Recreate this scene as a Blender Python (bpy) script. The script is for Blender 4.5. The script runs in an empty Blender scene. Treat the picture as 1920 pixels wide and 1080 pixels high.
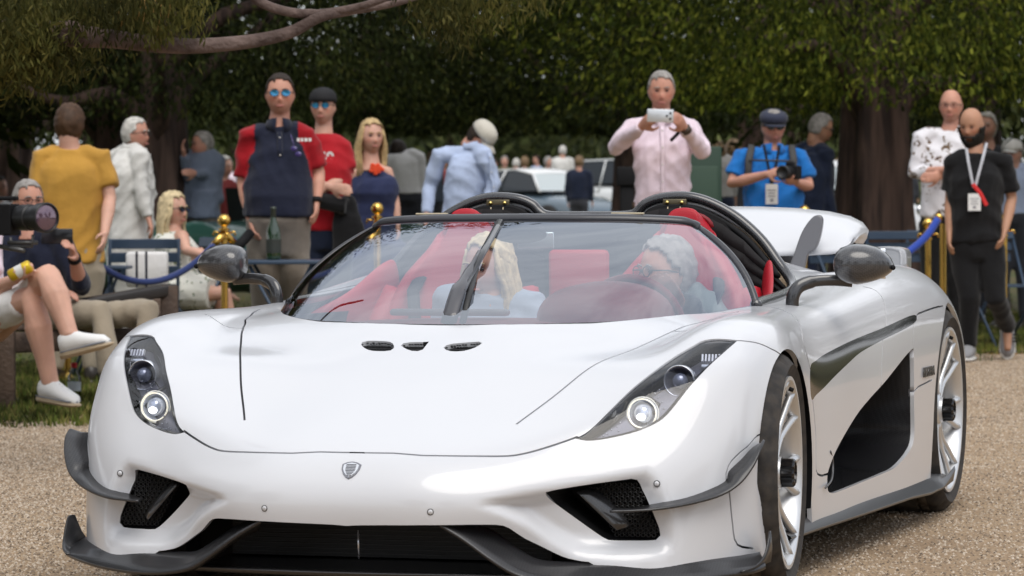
import bpy, bmesh, math, random
import numpy as np
from mathutils import Vector, Matrix, noise as mnoise
from mathutils.geometry import delaunay_2d_cdt
random.seed(7); RNG=np.random.default_rng(7)
scn=bpy.context.scene; COL=scn.collection
# ---------------------------------------------------------------- camera
CAMP=np.array([2.98,-9.64,1.0805]); YAW,PITCH,ROLL,FPX=.2829,-.0239,-.0033,6684.5
_F=np.array([-math.sin(YAW)*math.cos(PITCH),math.cos(YAW)*math.cos(PITCH),math.sin(PITCH)])
_R=np.array([math.cos(YAW),math.sin(YAW),0.]); _U=np.cross(_R,_F)
RT=_R*math.cos(ROLL)+_U*math.sin(ROLL); UP=-_R*math.sin(ROLL)+_U*math.cos(ROLL); FW=_F
cd=bpy.data.cameras.new('camera'); cam=bpy.data.objects.new('camera',cd); COL.objects.link(cam)
cd.sensor_width=36; cd.lens=36*FPX/1920; cd.clip_start=.1; cd.clip_end=1500
cam.matrix_world=Matrix([[RT[0],UP[0],-FW[0],CAMP[0]],[RT[1],UP[1],-FW[1],CAMP[1]],[RT[2],UP[2],-FW[2],CAMP[2]],[0,0,0,1]])
cd.dof.use_dof=True; cd.dof.focus_distance=10.3; cd.dof.aperture_fstop=9.0
scn.camera=cam
# ---------------------------------------------------------------- world, sun, exposure
SUN_EL,SUN_AZ=math.radians(58),math.radians(150)   # azimuth measured from +Y clockwise (towards +X)
w=bpy.data.worlds.new('World'); scn.world=w; w.use_nodes=True
nt=w.node_tree; nt.nodes.clear()
def nn(t,ty,**k):
    n=t.nodes.new(ty)
    for a,b in k.items(): setattr(n,a,b)
    return n
wo=nn(nt,'ShaderNodeOutputWorld'); bg=nn(nt,'ShaderNodeBackground'); bg.inputs[1].default_value=.15
sky=nn(nt,'ShaderNodeTexSky',sky_type='NISHITA',sun_disc=False,sun_elevation=SUN_EL,sun_rotation=SUN_AZ)
sky.air_density=1.0; sky.dust_density=2.0
tc=nn(nt,'ShaderNodeTexCoord'); mp=nn(nt,'ShaderNodeMapping'); mp.inputs['Scale'].default_value=(1,1,2.2)
cn=nn(nt,'ShaderNodeTexNoise'); cn.inputs['Scale'].default_value=2.3; cn.inputs['Detail'].default_value=7; cn.inputs['Roughness'].default_value=.55
cr=nn(nt,'ShaderNodeValToRGB'); cr.color_ramp.elements[0].position=.36; cr.color_ramp.elements[1].position=.56
cr.color_ramp.elements[0].color=(.45,.45,.45,1); cr.color_ramp.elements[1].color=(1,1,1,1)
mx=nn(nt,'ShaderNodeMix',data_type='RGBA'); mx.inputs['B'].default_value=(7.6,7.8,8.2,1)
nt.links.new(tc.outputs['Generated'],mp.inputs[0]); nt.links.new(mp.outputs[0],cn.inputs['Vector'])
nt.links.new(cn.outputs['Fac'],cr.inputs[0]); nt.links.new(cr.outputs[0],mx.inputs['Factor'])
nt.links.new(sky.outputs[0],mx.inputs['A']); nt.links.new(mx.outputs['Result'],bg.inputs[0]); nt.links.new(bg.outputs[0],wo.inputs[0])
sd=bpy.data.lights.new('sun','SUN'); sd.energy=1.9; sd.angle=math.radians(42); sd.color=(1,.95,.88)
so=bpy.data.objects.new('sun',sd); COL.objects.link(so)
sdir=Vector((math.sin(SUN_AZ)*math.cos(SUN_EL),math.cos(SUN_AZ)*math.cos(SUN_EL),math.sin(SUN_EL)))
so.rotation_euler=sdir.to_track_quat('Z','Y').to_euler(); so.location=(0,0,30)
scn.view_settings.view_transform='Standard'; scn.view_settings.look='None'
scn.view_settings.exposure=0.0; scn.view_settings.gamma=1; scn.view_settings.use_curve_mapping=False
scn.cycles.max_bounces=7; scn.cycles.transparent_max_bounces=10; scn.cycles.use_denoising=True
# ---------------------------------------------------------------- projection helpers (pixels of the 1920 x 1080 photograph)
def proj(P):
    d=np.asarray(P,float)-CAMP; z=d@FW
    return np.stack([960+FPX*(d@RT)/z,540-FPX*(d@UP)/z],-1)
def at(px,py,**k):
    d=FW+RT*((px-960)/FPX)-UP*((py-540)/FPX)
    (a,v),=k.items()
    if a=='D': return CAMP+d*v                    # depth along the view axis
    i='xyz'.index(a); return CAMP+d*((v-CAMP[i])/d[i])
def gz(x,y):                                       # the lawn rises gently far behind the car
    d=(np.asarray(x)-CAMP[0])*FW[0]+(np.asarray(y)-CAMP[1])*FW[1]; t=np.clip((d-34)/38,0,1); return .40*t*t*(3-2*t)
def ground(px,D,z=0):                              # point of the ground at depth D in column px
    p=at(px,540,D=D); return np.array([p[0],p[1],z+float(gz(p[0],p[1]))])
# ---------------------------------------------------------------- materials
MATS={}
def mat(name,col,rough=.5,metal=0,spec=.5,coat=0,var=0,vscale=8,bump=0,bscale=40,trans=0,ior=1.45,alpha=1,emit=None,estr=0,sss=0,sheen=0,col2=None,coatr=.03,detail=4,voro=False,vdist=0):
    if name in MATS: return MATS[name]
    m=bpy.data.materials.new(name); m.use_nodes=True; t=m.node_tree; b=t.nodes['Principled BSDF']
    b.inputs['Base Color'].default_value=(*col,1); b.inputs['Roughness'].default_value=rough; b.inputs['Metallic'].default_value=metal
    b.inputs['Specular IOR Level'].default_value=spec; b.inputs['Coat Weight'].default_value=coat; b.inputs['Coat Roughness'].default_value=coatr
    b.inputs['Transmission Weight'].default_value=trans; b.inputs['IOR'].default_value=ior; b.inputs['Alpha'].default_value=alpha
    b.inputs['Sheen Weight'].default_value=sheen
    if sss: b.inputs['Subsurface Weight'].default_value=sss; b.inputs['Subsurface Radius'].default_value=(.02,.008,.004); b.inputs['Subsurface Scale'].default_value=.5
    if emit: b.inputs['Emission Color'].default_value=(*emit,1); b.inputs['Emission Strength'].default_value=estr
    co=nn(t,'ShaderNodeTexCoord').outputs['Object'] if (var or bump or col2) else None
    if var or col2:
        n=nn(t,'ShaderNodeTexNoise'); n.inputs['Scale'].default_value=vscale; n.inputs['Detail'].default_value=detail
        n.inputs['Distortion'].default_value=vdist
        t.links.new(co,n.inputs['Vector'])
        r=nn(t,'ShaderNodeValToRGB'); r.color_ramp.elements[0].position=.38; r.color_ramp.elements[1].position=.62
        c2=col2 if col2 else tuple(c*(1-var) for c in col)
        c1=col if col2 else tuple(min(1,c*(1+var*.5)) for c in col)
        r.color_ramp.elements[0].color=(*c2,1); r.color_ramp.elements[1].color=(*c1,1)
        t.links.new(n.outputs['Fac'],r.inputs[0]); t.links.new(r.outputs[0],b.inputs['Base Color'])
    if bump:
        n=nn(t,'ShaderNodeTexNoise'); n.inputs['Scale'].default_value=bscale; n.inputs['Detail'].default_value=6
        t.links.new(co,n.inputs['Vector']); u=nn(t,'ShaderNodeBump'); u.inputs['Strength'].default_value=bump; u.inputs['Distance'].default_value=.02
        t.links.new(n.outputs['Fac'],u.inputs['Height']); t.links.new(u.outputs[0],b.inputs['Normal'])
    MATS[name]=m; return m
# ---------------------------------------------------------------- object helpers
def thing(name,label,cat,loc=(0,0,0),rz=0,group=None,kind=None):
    o=bpy.data.objects.new(name,None); COL.objects.link(o); o.location=[float(a) for a in loc]; o.rotation_euler=(0,0,rz)
    o.empty_display_size=.1
    o['label']=label; o['category']=cat
    if group: o['group']=group
    if kind: o['kind']=kind
    return o
def tag(o,label=None,cat=None,group=None,kind=None):
    if label: o['label']=label
    if cat: o['category']=cat
    if group: o['group']=group
    if kind: o['kind']=kind
    return o
def mesh(name,V,Fc,m=None,parent=None,smooth=True,N=None,loc=None):
    me=bpy.data.meshes.new(name); me.from_pydata([tuple(map(float,v)) for v in V],[],[tuple(map(int,f)) for f in Fc])
    if smooth: me.polygons.foreach_set('use_smooth',[True]*len(me.polygons))
    if N is not None: me.normals_split_custom_set_from_vertices([tuple(map(float,n)) for n in N])
    me.update()
    o=bpy.data.objects.new(name,me); COL.objects.link(o)
    if m is not None:
        for q in (m if isinstance(m,(list,tuple)) else [m]): me.materials.append(q)
    if parent is not None: o.parent=parent
    if loc is not None: o.location=loc
    return o
class MB:
    """collects simple solids into one mesh"""
    def __init__(s): s.V=[];s.F=[];s.MI=[]
    def add(s,V,Fc,mi=0):
        k=len(s.V); s.V+= [tuple(map(float,v)) for v in V]; s.F+=[tuple(i+k for i in f) for f in Fc]; s.MI+=[mi]*len(Fc); return s
    def box(s,c,d,rz=0,R=None,mi=0):
        x,y,z=[a/2 for a in d]; P=np.array([[sx*x,sy*y,sz*z] for sz in(-1,1) for sy in(-1,1) for sx in(-1,1)],float)
        if R is None: R=rot(rz=rz)
        P=P@np.asarray(R).T+np.array(c,float)
        return s.add(P,[(0,2,3,1),(4,5,7,6),(0,1,5,4),(2,6,7,3),(0,4,6,2),(1,3,7,5)],mi)
    def tube(s,pts,r,n=10,cap=True,mi=0,sec=None,up=None):
        """sweep; r scalar / list / (a,b) pairs"""
        P=np.array(pts,float); m=len(P)
        rr=[r]*m if np.isscalar(r) or (isinstance(r,tuple) and len(r)==2) else list(r)
        T=np.gradient(P,axis=0); T/=np.linalg.norm(T,axis=1)[:,None]+1e-12
        u0=np.array(up if up is not None else ([0,0,1] if abs(T[0][2])<.9 else [0,1,0]),float)
        V=[];a=None
        for i in range(m):
            if a is None or up is not None: a=np.cross(T[i],u0)
            else: a=a-T[i]*(a@T[i])
            a=a/(np.linalg.norm(a)+1e-12); b=np.cross(a,T[i])
            ra,rb=(rr[i],rr[i]) if np.isscalar(rr[i]) else rr[i]
            for k in range(n):
                t=2*math.pi*k/n; ca,sb=(math.cos(t),math.sin(t)) if sec is None else sec[k]
                V.append(P[i]+a*ra*ca+b*rb*sb)
        Fc=[(i*n+k,i*n+(k+1)%n,(i+1)*n+(k+1)%n,(i+1)*n+k) for i in range(m-1) for k in range(n)]
        if cap: Fc+=[tuple(range(n))[::-1],tuple((m-1)*n+k for k in range(n))]
        return s.add(V,Fc,mi)
    def lathe(s,prof,c=(0,0,0),n=24,axis='z',mi=0,R=None):
        """prof: (radius, height) list"""
        V=[];m=len(prof)
        for r,h in prof:
            for k in range(n):
                t=2*math.pi*k/n; p=(r*math.cos(t),r*math.sin(t),h)
                if axis=='x': p=(p[2],p[0],p[1])
                if axis=='y': p=(p[0],p[2],p[1])
                V.append(p)
        V=np.array(V,float)
        if R is not None: V=V@np.asarray(R).T
        V=V+np.array(c,float)
        Fc=[(i*n+k,i*n+(k+1)%n,(i+1)*n+(k+1)%n,(i+1)*n+k) for i in range(m-1) for k in range(n)]
        return s.add(V,Fc,mi)
    def sphere(s,c,r,n=12,m=8,mi=0,R=None):
        rr=(r,r,r) if np.isscalar(r) else r
        V=[];
        for i in range(m+1):
            p=math.pi*i/m
            for k in range(n):
                t=2*math.pi*k/n; V.append((math.sin(p)*math.cos(t)*rr[0],math.sin(p)*math.sin(t)*rr[1],math.cos(p)*rr[2]))
        V=np.array(V)
        if R is not None: V=V@np.asarray(R).T
        Fc=[(i*n+k,(i+1)*n+k,(i+1)*n+(k+1)%n,i*n+(k+1)%n) for i in range(m) for k in range(n)]
        return s.add(V+np.array(c,float),Fc,mi)
    def grid(s,P,mi=0,flip=False,closeu=False):
        P=np.asarray(P,float); a,b=P.shape[:2]
        Fc=[]
        for i in range(a-1):
            for j in range(b-1 if not closeu else b):
                q=(i*b+j,i*b+(j+1)%b,(i+1)*b+(j+1)%b,(i+1)*b+j); Fc.append(q[::-1] if flip else q)
        return s.add(P.reshape(-1,3),Fc,mi)
    def build(s,name,m,parent=None,smooth=True,auto=None,loc=None,bevel=0):
        o=mesh(name,s.V,s.F,m,parent,smooth,loc=loc)
        if any(s.MI): o.data.polygons.foreach_set('material_index',s.MI)
        bm=bmesh.new(); bm.from_mesh(o.data); bmesh.ops.remove_doubles(bm,verts=bm.verts,dist=1e-6)
        bmesh.ops.recalc_face_normals(bm,faces=bm.faces); bm.to_mesh(o.data); bm.free()
        if bevel:
            b=o.modifiers.new('bevel','BEVEL'); b.width=bevel; b.segments=2; b.limit_method='ANGLE'
        if auto is not None and smooth: shade_auto(o,auto)
        return o
def shade_auto(o,deg=35):
    me=o.data; bm=bmesh.new(); bm.from_mesh(me); c=math.radians(deg)
    for e in bm.edges:
        if len(e.link_faces)==2 and e.calc_face_angle(0)>c: e.smooth=False
    bm.to_mesh(me); bm.free()
def rot(rx=0,ry=0,rz=0):
    return np.array((Matrix.Rotation(rz,3,'Z')@Matrix.Rotation(ry,3,'Y')@Matrix.Rotation(rx,3,'X')))
def spline(P,n,closed=False):
    """Catmull-Rom through points, n samples"""
    P=np.array(P,float); m=len(P)
    if closed: Q=np.vstack([P[-1],P,P[0],P[1]]); segs=m
    else: Q=np.vstack([2*P[0]-P[1],P,2*P[-1]-P[-2]]); segs=m-1
    t=np.linspace(0,segs,n,endpoint=not closed); i=np.minimum(t.astype(int),segs-1); f=(t-i)[:,None]
    a,b,c,d=Q[i],Q[i+1],Q[i+2],Q[i+3]
    return .5*((2*b)+(c-a)*f+(2*a-5*b+4*c-d)*f*f+(-a+3*b-3*c+d)*f**3)
def resamp(P,step=None,n=None):
    P=np.array(P,float); s=np.r_[0,np.cumsum(np.linalg.norm(np.diff(P,axis=0),axis=1))]
    if n is None: n=max(2,int(s[-1]/step)+1)
    t=np.linspace(0,s[-1],n); return np.stack([np.interp(t,s,P[:,k]) for k in range(P.shape[1])],1)
def join_dup(root,loc=None,rz=None,label=None,group=None):
    """copy of a thing with copies of its parts and sub-parts"""
    r=root.copy(); COL.objects.link(r)
    if loc is not None: r.location=[float(a) for a in loc]
    if rz is not None: r.rotation_euler=(0,0,rz)
    if label: r['label']=label
    if group: r['group']=group
    for ch in list(root.children):
        c=ch.copy(); COL.objects.link(c); c.parent=r
        for g in list(ch.children):
            d=g.copy(); COL.objects.link(d); d.parent=c
    return r
# ================================================================ THE WHITE SPORTS CAR: body surface
white=mat('pearl_white_paint',(.59,.60,.625),rough=.32,spec=.5,coat=.65,coatr=.04)
def carbon_mat(name,base,rough,coat,scale=190):
    m=mat(name,base,rough=rough,coat=coat,coatr=.12); t=m.node_tree; b=t.nodes['Principled BSDF']
    co=nn(t,'ShaderNodeTexCoord'); mp=nn(t,'ShaderNodeMapping'); mp.inputs['Rotation'].default_value=(.5,.6,.785)
    wv=nn(t,'ShaderNodeTexChecker'); wv.inputs['Scale'].default_value=scale
    wv.inputs['Color1'].default_value=(*[c*1.25 for c in base],1); wv.inputs['Color2'].default_value=(*[c*.75 for c in base],1)
    t.links.new(co.outputs['Object'],mp.inputs[0]); t.links.new(mp.outputs[0],wv.inputs[0]); t.links.new(wv.outputs[0],b.inputs['Base Color'])
    return m
carbon=carbon_mat('satin_carbon_fibre',(.022,.022,.024),.38,.35)
gcarbon=carbon_mat('gloss_carbon_fibre',(.02,.02,.022),.3,1)
gblack=mat('gloss_black',(.006,.006,.007),rough=.10,spec=.35,coat=.25)
mblack=mat('matt_black',(.010,.010,.011),rough=.7,spec=.2)
rubberseal=mat('rubber_seal',(.02,.02,.021),rough=.5)
G=[
[(0,-.90,.13),(.2,-.895,.13),(.36,-.83,.13),(.5,-.765,.13),(.64,-.725,.13),(.77,-.66,.13),(.87,-.545,.13),(.925,-.455,.13),(.95,-.39,.13),(.96,-.35,.13)],
[(0,-.925,.23),(.2,-.92,.23),(.36,-.865,.23),(.5,-.785,.23),(.635,-.72,.235),(.765,-.648,.24),(.875,-.54,.25),(.93,-.448,.24),(.955,-.375,.20),(.965,-.32,.13)],
[(0,-.935,.32),(.2,-.93,.32),(.36,-.88,.32),(.5,-.80,.325),(.63,-.72,.33),(.76,-.635,.345),(.875,-.525,.37),(.93,-.44,.36),(.958,-.355,.29),(.968,-.28,.13)],
[(0,-.893,.39),(.19,-.888,.39),(.345,-.84,.39),(.5,-.755,.405),(.64,-.665,.415),(.78,-.575,.435),(.875,-.495,.455),(.93,-.43,.46),(.962,-.33,.40),(.97,-.23,.13)],
[(0,-.845,.432),(.19,-.835,.432),(.335,-.79,.437),(.525,-.69,.462),(.66,-.612,.475),(.78,-.525,.512),(.868,-.46,.54),(.925,-.39,.545),(.965,-.29,.48),(.972,-.18,.13)],
[(0,-.72,.490),(.19,-.71,.492),(.385,-.645,.505),(.606,-.603,.520),(.70,-.545,.548),(.793,-.478,.583),(.868,-.415,.608),(.922,-.345,.612),(.967,-.25,.53),(.974,-.13,.13)],
[(0,-.56,.560),(.2,-.545,.562),(.45,-.495,.574),(.656,-.513,.587),(.735,-.465,.618),(.815,-.412,.640),(.878,-.355,.656),(.928,-.29,.648),(.97,-.2,.55),(.976,-.08,.13)],
[(0,-.40,.628),(.22,-.385,.630),(.505,-.345,.643),(.715,-.400,.648),(.79,-.355,.678),(.85,-.31,.688),(.898,-.26,.690),(.938,-.21,.672),(.973,-.14,.57),(.978,-.03,.13)],
[(0,-.24,.688),(.25,-.22,.686),(.56,-.20,.670),(.705,-.235,.700),(.79,-.21,.733),(.865,-.19,.732),(.918,-.165,.713),(.952,-.13,.680),(.975,-.08,.57),(.979,.02,.13)],
[(0,-.07,.741),(.27,-.05,.738),(.615,-.03,.709),(.715,-.05,.734),(.79,-.04,.762),(.867,-.03,.758),(.925,-.02,.735),(.958,-.01,.690),(.976,0,.57),(.979,.06,.13)],
[(0,.12,.79),(.29,.13,.780),(.665,.14,.739),(.735,.14,.752),(.80,.15,.769),(.868,.15,.762),(.922,.15,.735),(.953,.15,.680),(.968,.15,.56),(.97,.15,.13)],
[(0,.40,.86),(.3,.40,.85),(.62,.40,.766),(.735,.41,.763),(.805,.41,.768),(.865,.41,.756),(.910,.41,.72),(.933,.41,.655),(.943,.41,.50),(.945,.41,.13)],
[(0,.70,.92),(.35,.70,.90),(.62,.70,.80),(.74,.70,.773),(.815,.70,.770),(.875,.70,.752),(.918,.70,.71),(.940,.70,.63),(.948,.70,.45),(.95,.70,.13)],
[(0,1.1,.96),(.4,1.1,.93),(.64,1.1,.825),(.745,1.1,.784),(.83,1.1,.786),(.893,1.1,.768),(.935,1.1,.722),(.954,1.1,.63),(.960,1.1,.43),(.962,1.1,.13)],
[(0,1.45,.97),(.35,1.45,.95),(.58,1.45,.885),(.71,1.45,.828),(.81,1.45,.815),(.893,1.45,.797),(.947,1.45,.745),(.969,1.45,.64),(.974,1.45,.42),(.974,1.45,.13)],
[(0,1.8,.95),(.3,1.8,.94),(.5,1.8,.89),(.655,1.8,.845),(.79,1.8,.842),(.895,1.8,.826),(.962,1.8,.765),(.985,1.8,.65),(.986,1.8,.42),(.985,1.8,.13)],
[(0,2.2,.91),(.28,2.2,.90),(.48,2.2,.86),(.64,2.2,.84),(.785,2.2,.862),(.90,2.2,.845),(.972,2.2,.775),(.997,2.2,.66),(.997,2.2,.42),(.99,2.2,.13)],
[(0,2.6,.87),(.28,2.6,.865),(.48,2.6,.835),(.64,2.6,.83),(.78,2.6,.862),(.893,2.6,.838),(.968,2.6,.765),(1.000,2.6,.66),(1.0,2.6,.42),(.995,2.6,.13)],
[(0,3.0,.83),(.28,3.0,.825),(.48,3.0,.81),(.63,3.0,.81),(.76,3.0,.84),(.86,3.0,.80),(.938,3.0,.72),(.978,3.0,.60),(.982,3.0,.40),(.975,3.0,.16)],
[(0,3.35,.79),(.26,3.35,.79),(.45,3.35,.785),(.59,3.35,.785),(.70,3.35,.79),(.80,3.33,.75),(.872,3.3,.66),(.915,3.3,.55),(.925,3.3,.38),(.92,3.3,.2)],
[(0,3.55,.74),(.22,3.55,.74),(.4,3.55,.74),(.53,3.54,.74),(.63,3.52,.73),(.72,3.5,.68),(.78,3.47,.60),(.82,3.45,.5),(.83,3.45,.36),(.83,3.45,.22)],
]
G=np.array(G,float)
def nat_spline(t,Y,T):
    n=len(t); h=np.diff(t); A=np.zeros((n,n)); B=np.zeros((n,)+Y.shape[1:]); A[0,0]=A[-1,-1]=1
    for i in range(1,n-1):
        A[i,i-1]=h[i-1];A[i,i]=2*(h[i-1]+h[i]);A[i,i+1]=h[i]; B[i]=6*((Y[i+1]-Y[i])/h[i]-(Y[i]-Y[i-1])/h[i-1])
    Mm=np.linalg.solve(A,B.reshape(n,-1)).reshape(B.shape)
    i=np.clip(np.searchsorted(t,T,side='right')-1,0,n-2); hh=h[i]; a=(t[i+1]-T)/hh; b=(T-t[i])/hh
    e=(slice(None),)+(None,)*(Y.ndim-1)
    return a[e]*Y[i]+b[e]*Y[i+1]+((a**3-a)*hh**2/6)[e]*Mm[i]+((b**3-b)*hh**2/6)[e]*Mm[i+1]
# mirror across the centre so that the surface is smooth there
GM=np.concatenate([G[:,:0:-1]*[-1,1,1],G],1)
du=np.linalg.norm(np.diff(GM,axis=1),axis=2).mean(0)**.6; tu=np.r_[0,np.cumsum(du)]
dv=np.linalg.norm(np.diff(G[:,:9],axis=0),axis=2).mean(1)**.6; tv=np.r_[0,np.cumsum(dv)]
NV,NU=300,241
TV=np.linspace(tv[0],tv[-1],NV); TU=np.linspace(tu[0],tu[-1],NU)
S=nat_spline(tv,GM,TV); S=nat_spline(tu,S.transpose(1,0,2),TU).transpose(1,0,2)
def smooth(S,k,ax):
    for _ in range(k):
        P=S.copy(); sl=[slice(None)]*3; a=sl.copy();b=sl.copy();c=sl.copy(); a[ax]=slice(0,-2);b[ax]=slice(1,-1);c[ax]=slice(2,None)
        P[tuple(b)]=.25*S[tuple(a)]+.5*S[tuple(b)]+.25*S[tuple(c)]; S=P
    return S
S=smooth(smooth(S,14,0),10,1)
H=NU//2; S=S[:,H:]; NUH=S.shape[1]          # the half with x >= 0
S[:,0,0]=0
def normals(S):
    dV=np.gradient(S,axis=0); dU=np.gradient(S,axis=1); dU[:,0]=dU[:,0]*[1,0,0]
    n=np.cross(dU,dV); n/=np.linalg.norm(n,axis=2)[...,None]+1e-12; return n
def blerp(T,uv):
    uv=np.asarray(uv,float); v=np.clip(uv[:,1],0,T.shape[0]-1.001); u=np.clip(uv[:,0],0,T.shape[1]-1.001)
    i=v.astype(int); j=u.astype(int); a=(v-i)[:,None]; b=(u-j)[:,None]
    return (T[i,j]*(1-b)+T[i,j+1]*b)*(1-a)+(T[i+1,j]*(1-b)+T[i+1,j+1]*b)*a
NS=normals(S)
def uv3(P):
    """surface parameters of the points nearest to P"""
    out=[]
    for p in np.atleast_2d(np.array(P,float)):
        d=((S-p)**2).sum(2); i,j=np.unravel_index(d.argmin(),d.shape); uv=np.array([j,i],float)
        for _ in range(6):
            q=blerp(S,[uv])[0]; a=blerp(S,[uv+[.5,0]])[0]-blerp(S,[uv-[.5,0]])[0]; b=blerp(S,[uv+[0,.5]])[0]-blerp(S,[uv-[0,.5]])[0]
            st=np.linalg.lstsq(np.stack([a,b],1),p-q,rcond=None)[0]; uv=uv+np.clip(st,-2,2)
        out.append(uv)
    return np.array(out)
def uvp(PX,y0=-2,y1=9,smin=-.05):
    """surface parameters under photograph pixels"""
    pj=proj(S); fac=((S-CAMP)*NS).sum(2)/np.linalg.norm(S-CAMP,axis=2); ok=(fac<-smin*0+.0)&(S[...,1]>=y0)&(S[...,1]<=y1)
    out=[]
    for p in PX:
        p=np.array(p,float); d=((pj-p)**2).sum(2); d=np.where(ok,d,1e9); i,j=np.unravel_index(d.argmin(),d.shape); uv=np.array([j,i],float)
        for _ in range(6):
            q=proj(blerp(S,[uv]))[0]; a=(proj(blerp(S,[uv+[.5,0]]))-proj(blerp(S,[uv-[.5,0]])))[0]; b=(proj(blerp(S,[uv+[0,.5]]))-proj(blerp(S,[uv-[0,.5]])))[0]
            st=np.linalg.lstsq(np.stack([a,b],1),p-q,rcond=1e-3)[0]; uv=uv+np.clip(st,-1.5,1.5)
        e=np.linalg.norm(proj(blerp(S,[uv]))[0]-p)
        if e>3: print('uvp miss',p,round(e,1),uv.round(1))
        out.append(uv)
    return np.array(out)
def mirror_uvp(L):
    """pixels that lie on the image-left half: parameters of the mirrored point"""
    S2=S*[-1,1,1]; pj=proj(S2); out=[]
    for p in L:
        p=np.array(p,float); d=((pj-p)**2).sum(2); d=np.where(S[...,1]<.3,d,1e9); i,j=np.unravel_index(d.argmin(),d.shape); uv=np.array([j,i],float)
        for _ in range(6):
            f=lambda q: proj(blerp(S,[q])*[-1,1,1])[0]
            a=f(uv+[.5,0])-f(uv-[.5,0]); b=f(uv+[0,.5])-f(uv-[0,.5]); uv=uv+np.clip(np.linalg.lstsq(np.stack([a,b],1),p-f(uv),rcond=1e-3)[0],-1.5,1.5)
        out.append(uv)
    return np.array(out)
def inpoly(pt,poly):
    x,y=pt[:,0],pt[:,1]; r=np.zeros(len(pt),bool); n=len(poly)
    for i in range(n):
        a,b=poly[i],poly[(i+1)%n]
        if a[1]==b[1]: continue
        c=((a[1]>y)!=(b[1]>y)); xi=(b[0]-a[0])*(y-a[1])/(b[1]-a[1])+a[0]; r^=c&(x<xi)
    return r
def pdist(P,L,closed=False):
    """distance of points to a polyline (any dimension)"""
    L=np.array(L,float); 
    if closed: L=np.vstack([L,L[:1]])
    d=np.full(len(P),1e9)
    for a,b in zip(L[:-1],L[1:]):
        ab=b-a; t=np.clip(((P-a)@ab)/(ab@ab+1e-15),0,1); d=np.minimum(d,np.linalg.norm(P-a-t[:,None]*ab,axis=1))
    return d
# --- relief: dished area round the front intake, valley, side scoop
def relief(poly,depth,width,soft=True):
    global S,NS
    idx=np.stack(np.meshgrid(np.arange(NUH),np.arange(NV)),-1).reshape(-1,2).astype(float)
    ins=inpoly(idx,poly).reshape(NV,NUH); pl=blerp(S,poly); near=ins
    P=S[near]; d=pdist(P,pl,True); t=np.clip(d/width,0,1); t=t*t*(3-2*t)
    S=S.copy(); S[near]=P-NS[near]*(depth*t)[:,None]; NS=normals(S)
dish=uvp([(875,946),(930,931),(1040,912),(1168,886),(1212,880),(1233,895),(1249,930),(1260,975),(1267,1007),(1262,1033),(1240,1044),(1104,1049),(1075,1044),(1030,1022),(985,990),(940,968)],y1=0)
DISH0=dish
relief(dish,.045,.05)
# --- outlines on the surface (image-right half; the left half is its mirror)
def cl(P,step,closed=True):
    P=np.asarray(P,float)
    if closed: P=np.vstack([P,P[:1]])
    X=blerp(S,P); s=np.r_[0,np.cumsum(np.linalg.norm(np.diff(X,axis=0),axis=1))]; n=max(3,int(s[-1]/step)+1); t=np.linspace(0,s[-1],n)
    Q=np.stack([np.interp(t,s,P[:,k]) for k in (0,1)],1)
    return Q[:-1] if closed else Q
def sp2(P,n=80,closed=True): return spline(np.array(P,float),n,closed)
HLpx=sp2([(1075,821.5),(1105.6,826.7),(1155.6,819),(1202.8,806),(1239,788),(1261,766),(1291.7,727),(1327.8,688),(1361,657.8),(1384,637.8)],50,False)
HLpx2=sp2([(1384,637.8),(1347,635),(1319.4,638),(1300,648),(1263.9,669),(1222,699),(1180.6,732.8),(1138.9,774),(1111,802),(1091.7,816),(1075,821.5)],50,False)
REG={}
REG['headlight']=uvp(np.vstack([HLpx[:-1],HLpx2[:-1]]),y1=.2)
REG['intake']=uvp(sp2([(1024.6,930),(1030,921),(1100,909),(1168.6,899.8),(1188,898),(1198,904),(1215,940),(1228,970),(1238,997),(1236,1009),(1225,1013),(1180,1013.5),(1145,1012.7),(1128,1006),(1060,958)],70),y1=0)
gl=uvp([(880,983.8),(925,983.6),(940,984.5),(951.5,988),(965,997),(982.7,1009),(1010,1022),(1040,1037),(1060,1046),(1088,1052),(1110,1054)],y1=0)
glc=mirror_uvp([(661,985.2),(630,984),(600,982.5),(570,981),(545,980),(510,978)]); glc=glc[np.argsort(glc[:,0])]; glc[0,0]=0
gl=np.vstack([glc,gl[gl[:,0]>glc[-1,0]+2]]); REG['grille']=np.vstack([gl,[[gl[-1,0]+1,-6],[-8,-6],[-8,gl[0,1]]]])
def arch(yc,zc,af,ar,b,x,zb=.02):
    t=np.linspace(math.pi,0,40); P=[(x(yc+(af if math.cos(a)<0 else ar)*math.cos(a)),yc+(af if math.cos(a)<0 else ar)*math.cos(a),zc+b*math.sin(a)) for a in t]
    uv=uv3(P); low=NUH+6
    return np.vstack([[low,uv[0,1]-2],uv,[low,uv[-1,1]+2]])
REG['front_arch']=arch(.01,.325,.365,.42,.352,lambda y:.972)
REG['rear_arch']=arch(2.675,.33,.415,.40,.405,lambda y:.995)
REG['strip']=uvp(sp2([(1520,686),(1530,676),(1545,665),(1575,649),(1605,635),(1655,615),(1712.5,590.5),(1712.5,607.5),(1655,637.5),(1615,660),(1592,680),(1565,706),(1545,727),(1530,741),(1522,750),(1519,720)],90),y0=.2)
REG['side_intake']=uvp(sp2([(1552.5,920),(1551,900),(1553,883),(1570,840),(1605,780),(1632,746),(1660,715),(1707,657.5),(1713,668),(1714,760),(1714,820),(1705,846),(1680,875),(1655,888),(1620,902.5),(1570,922.5),(1558,924)],90),y0=.4)
V1=uvp(sp2([(677,646),(684,639.5),(705,639),(732,641),(739,650),(733,657),(712,658.5),(690,656)],24),y1=.3)*0 if False else None
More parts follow.
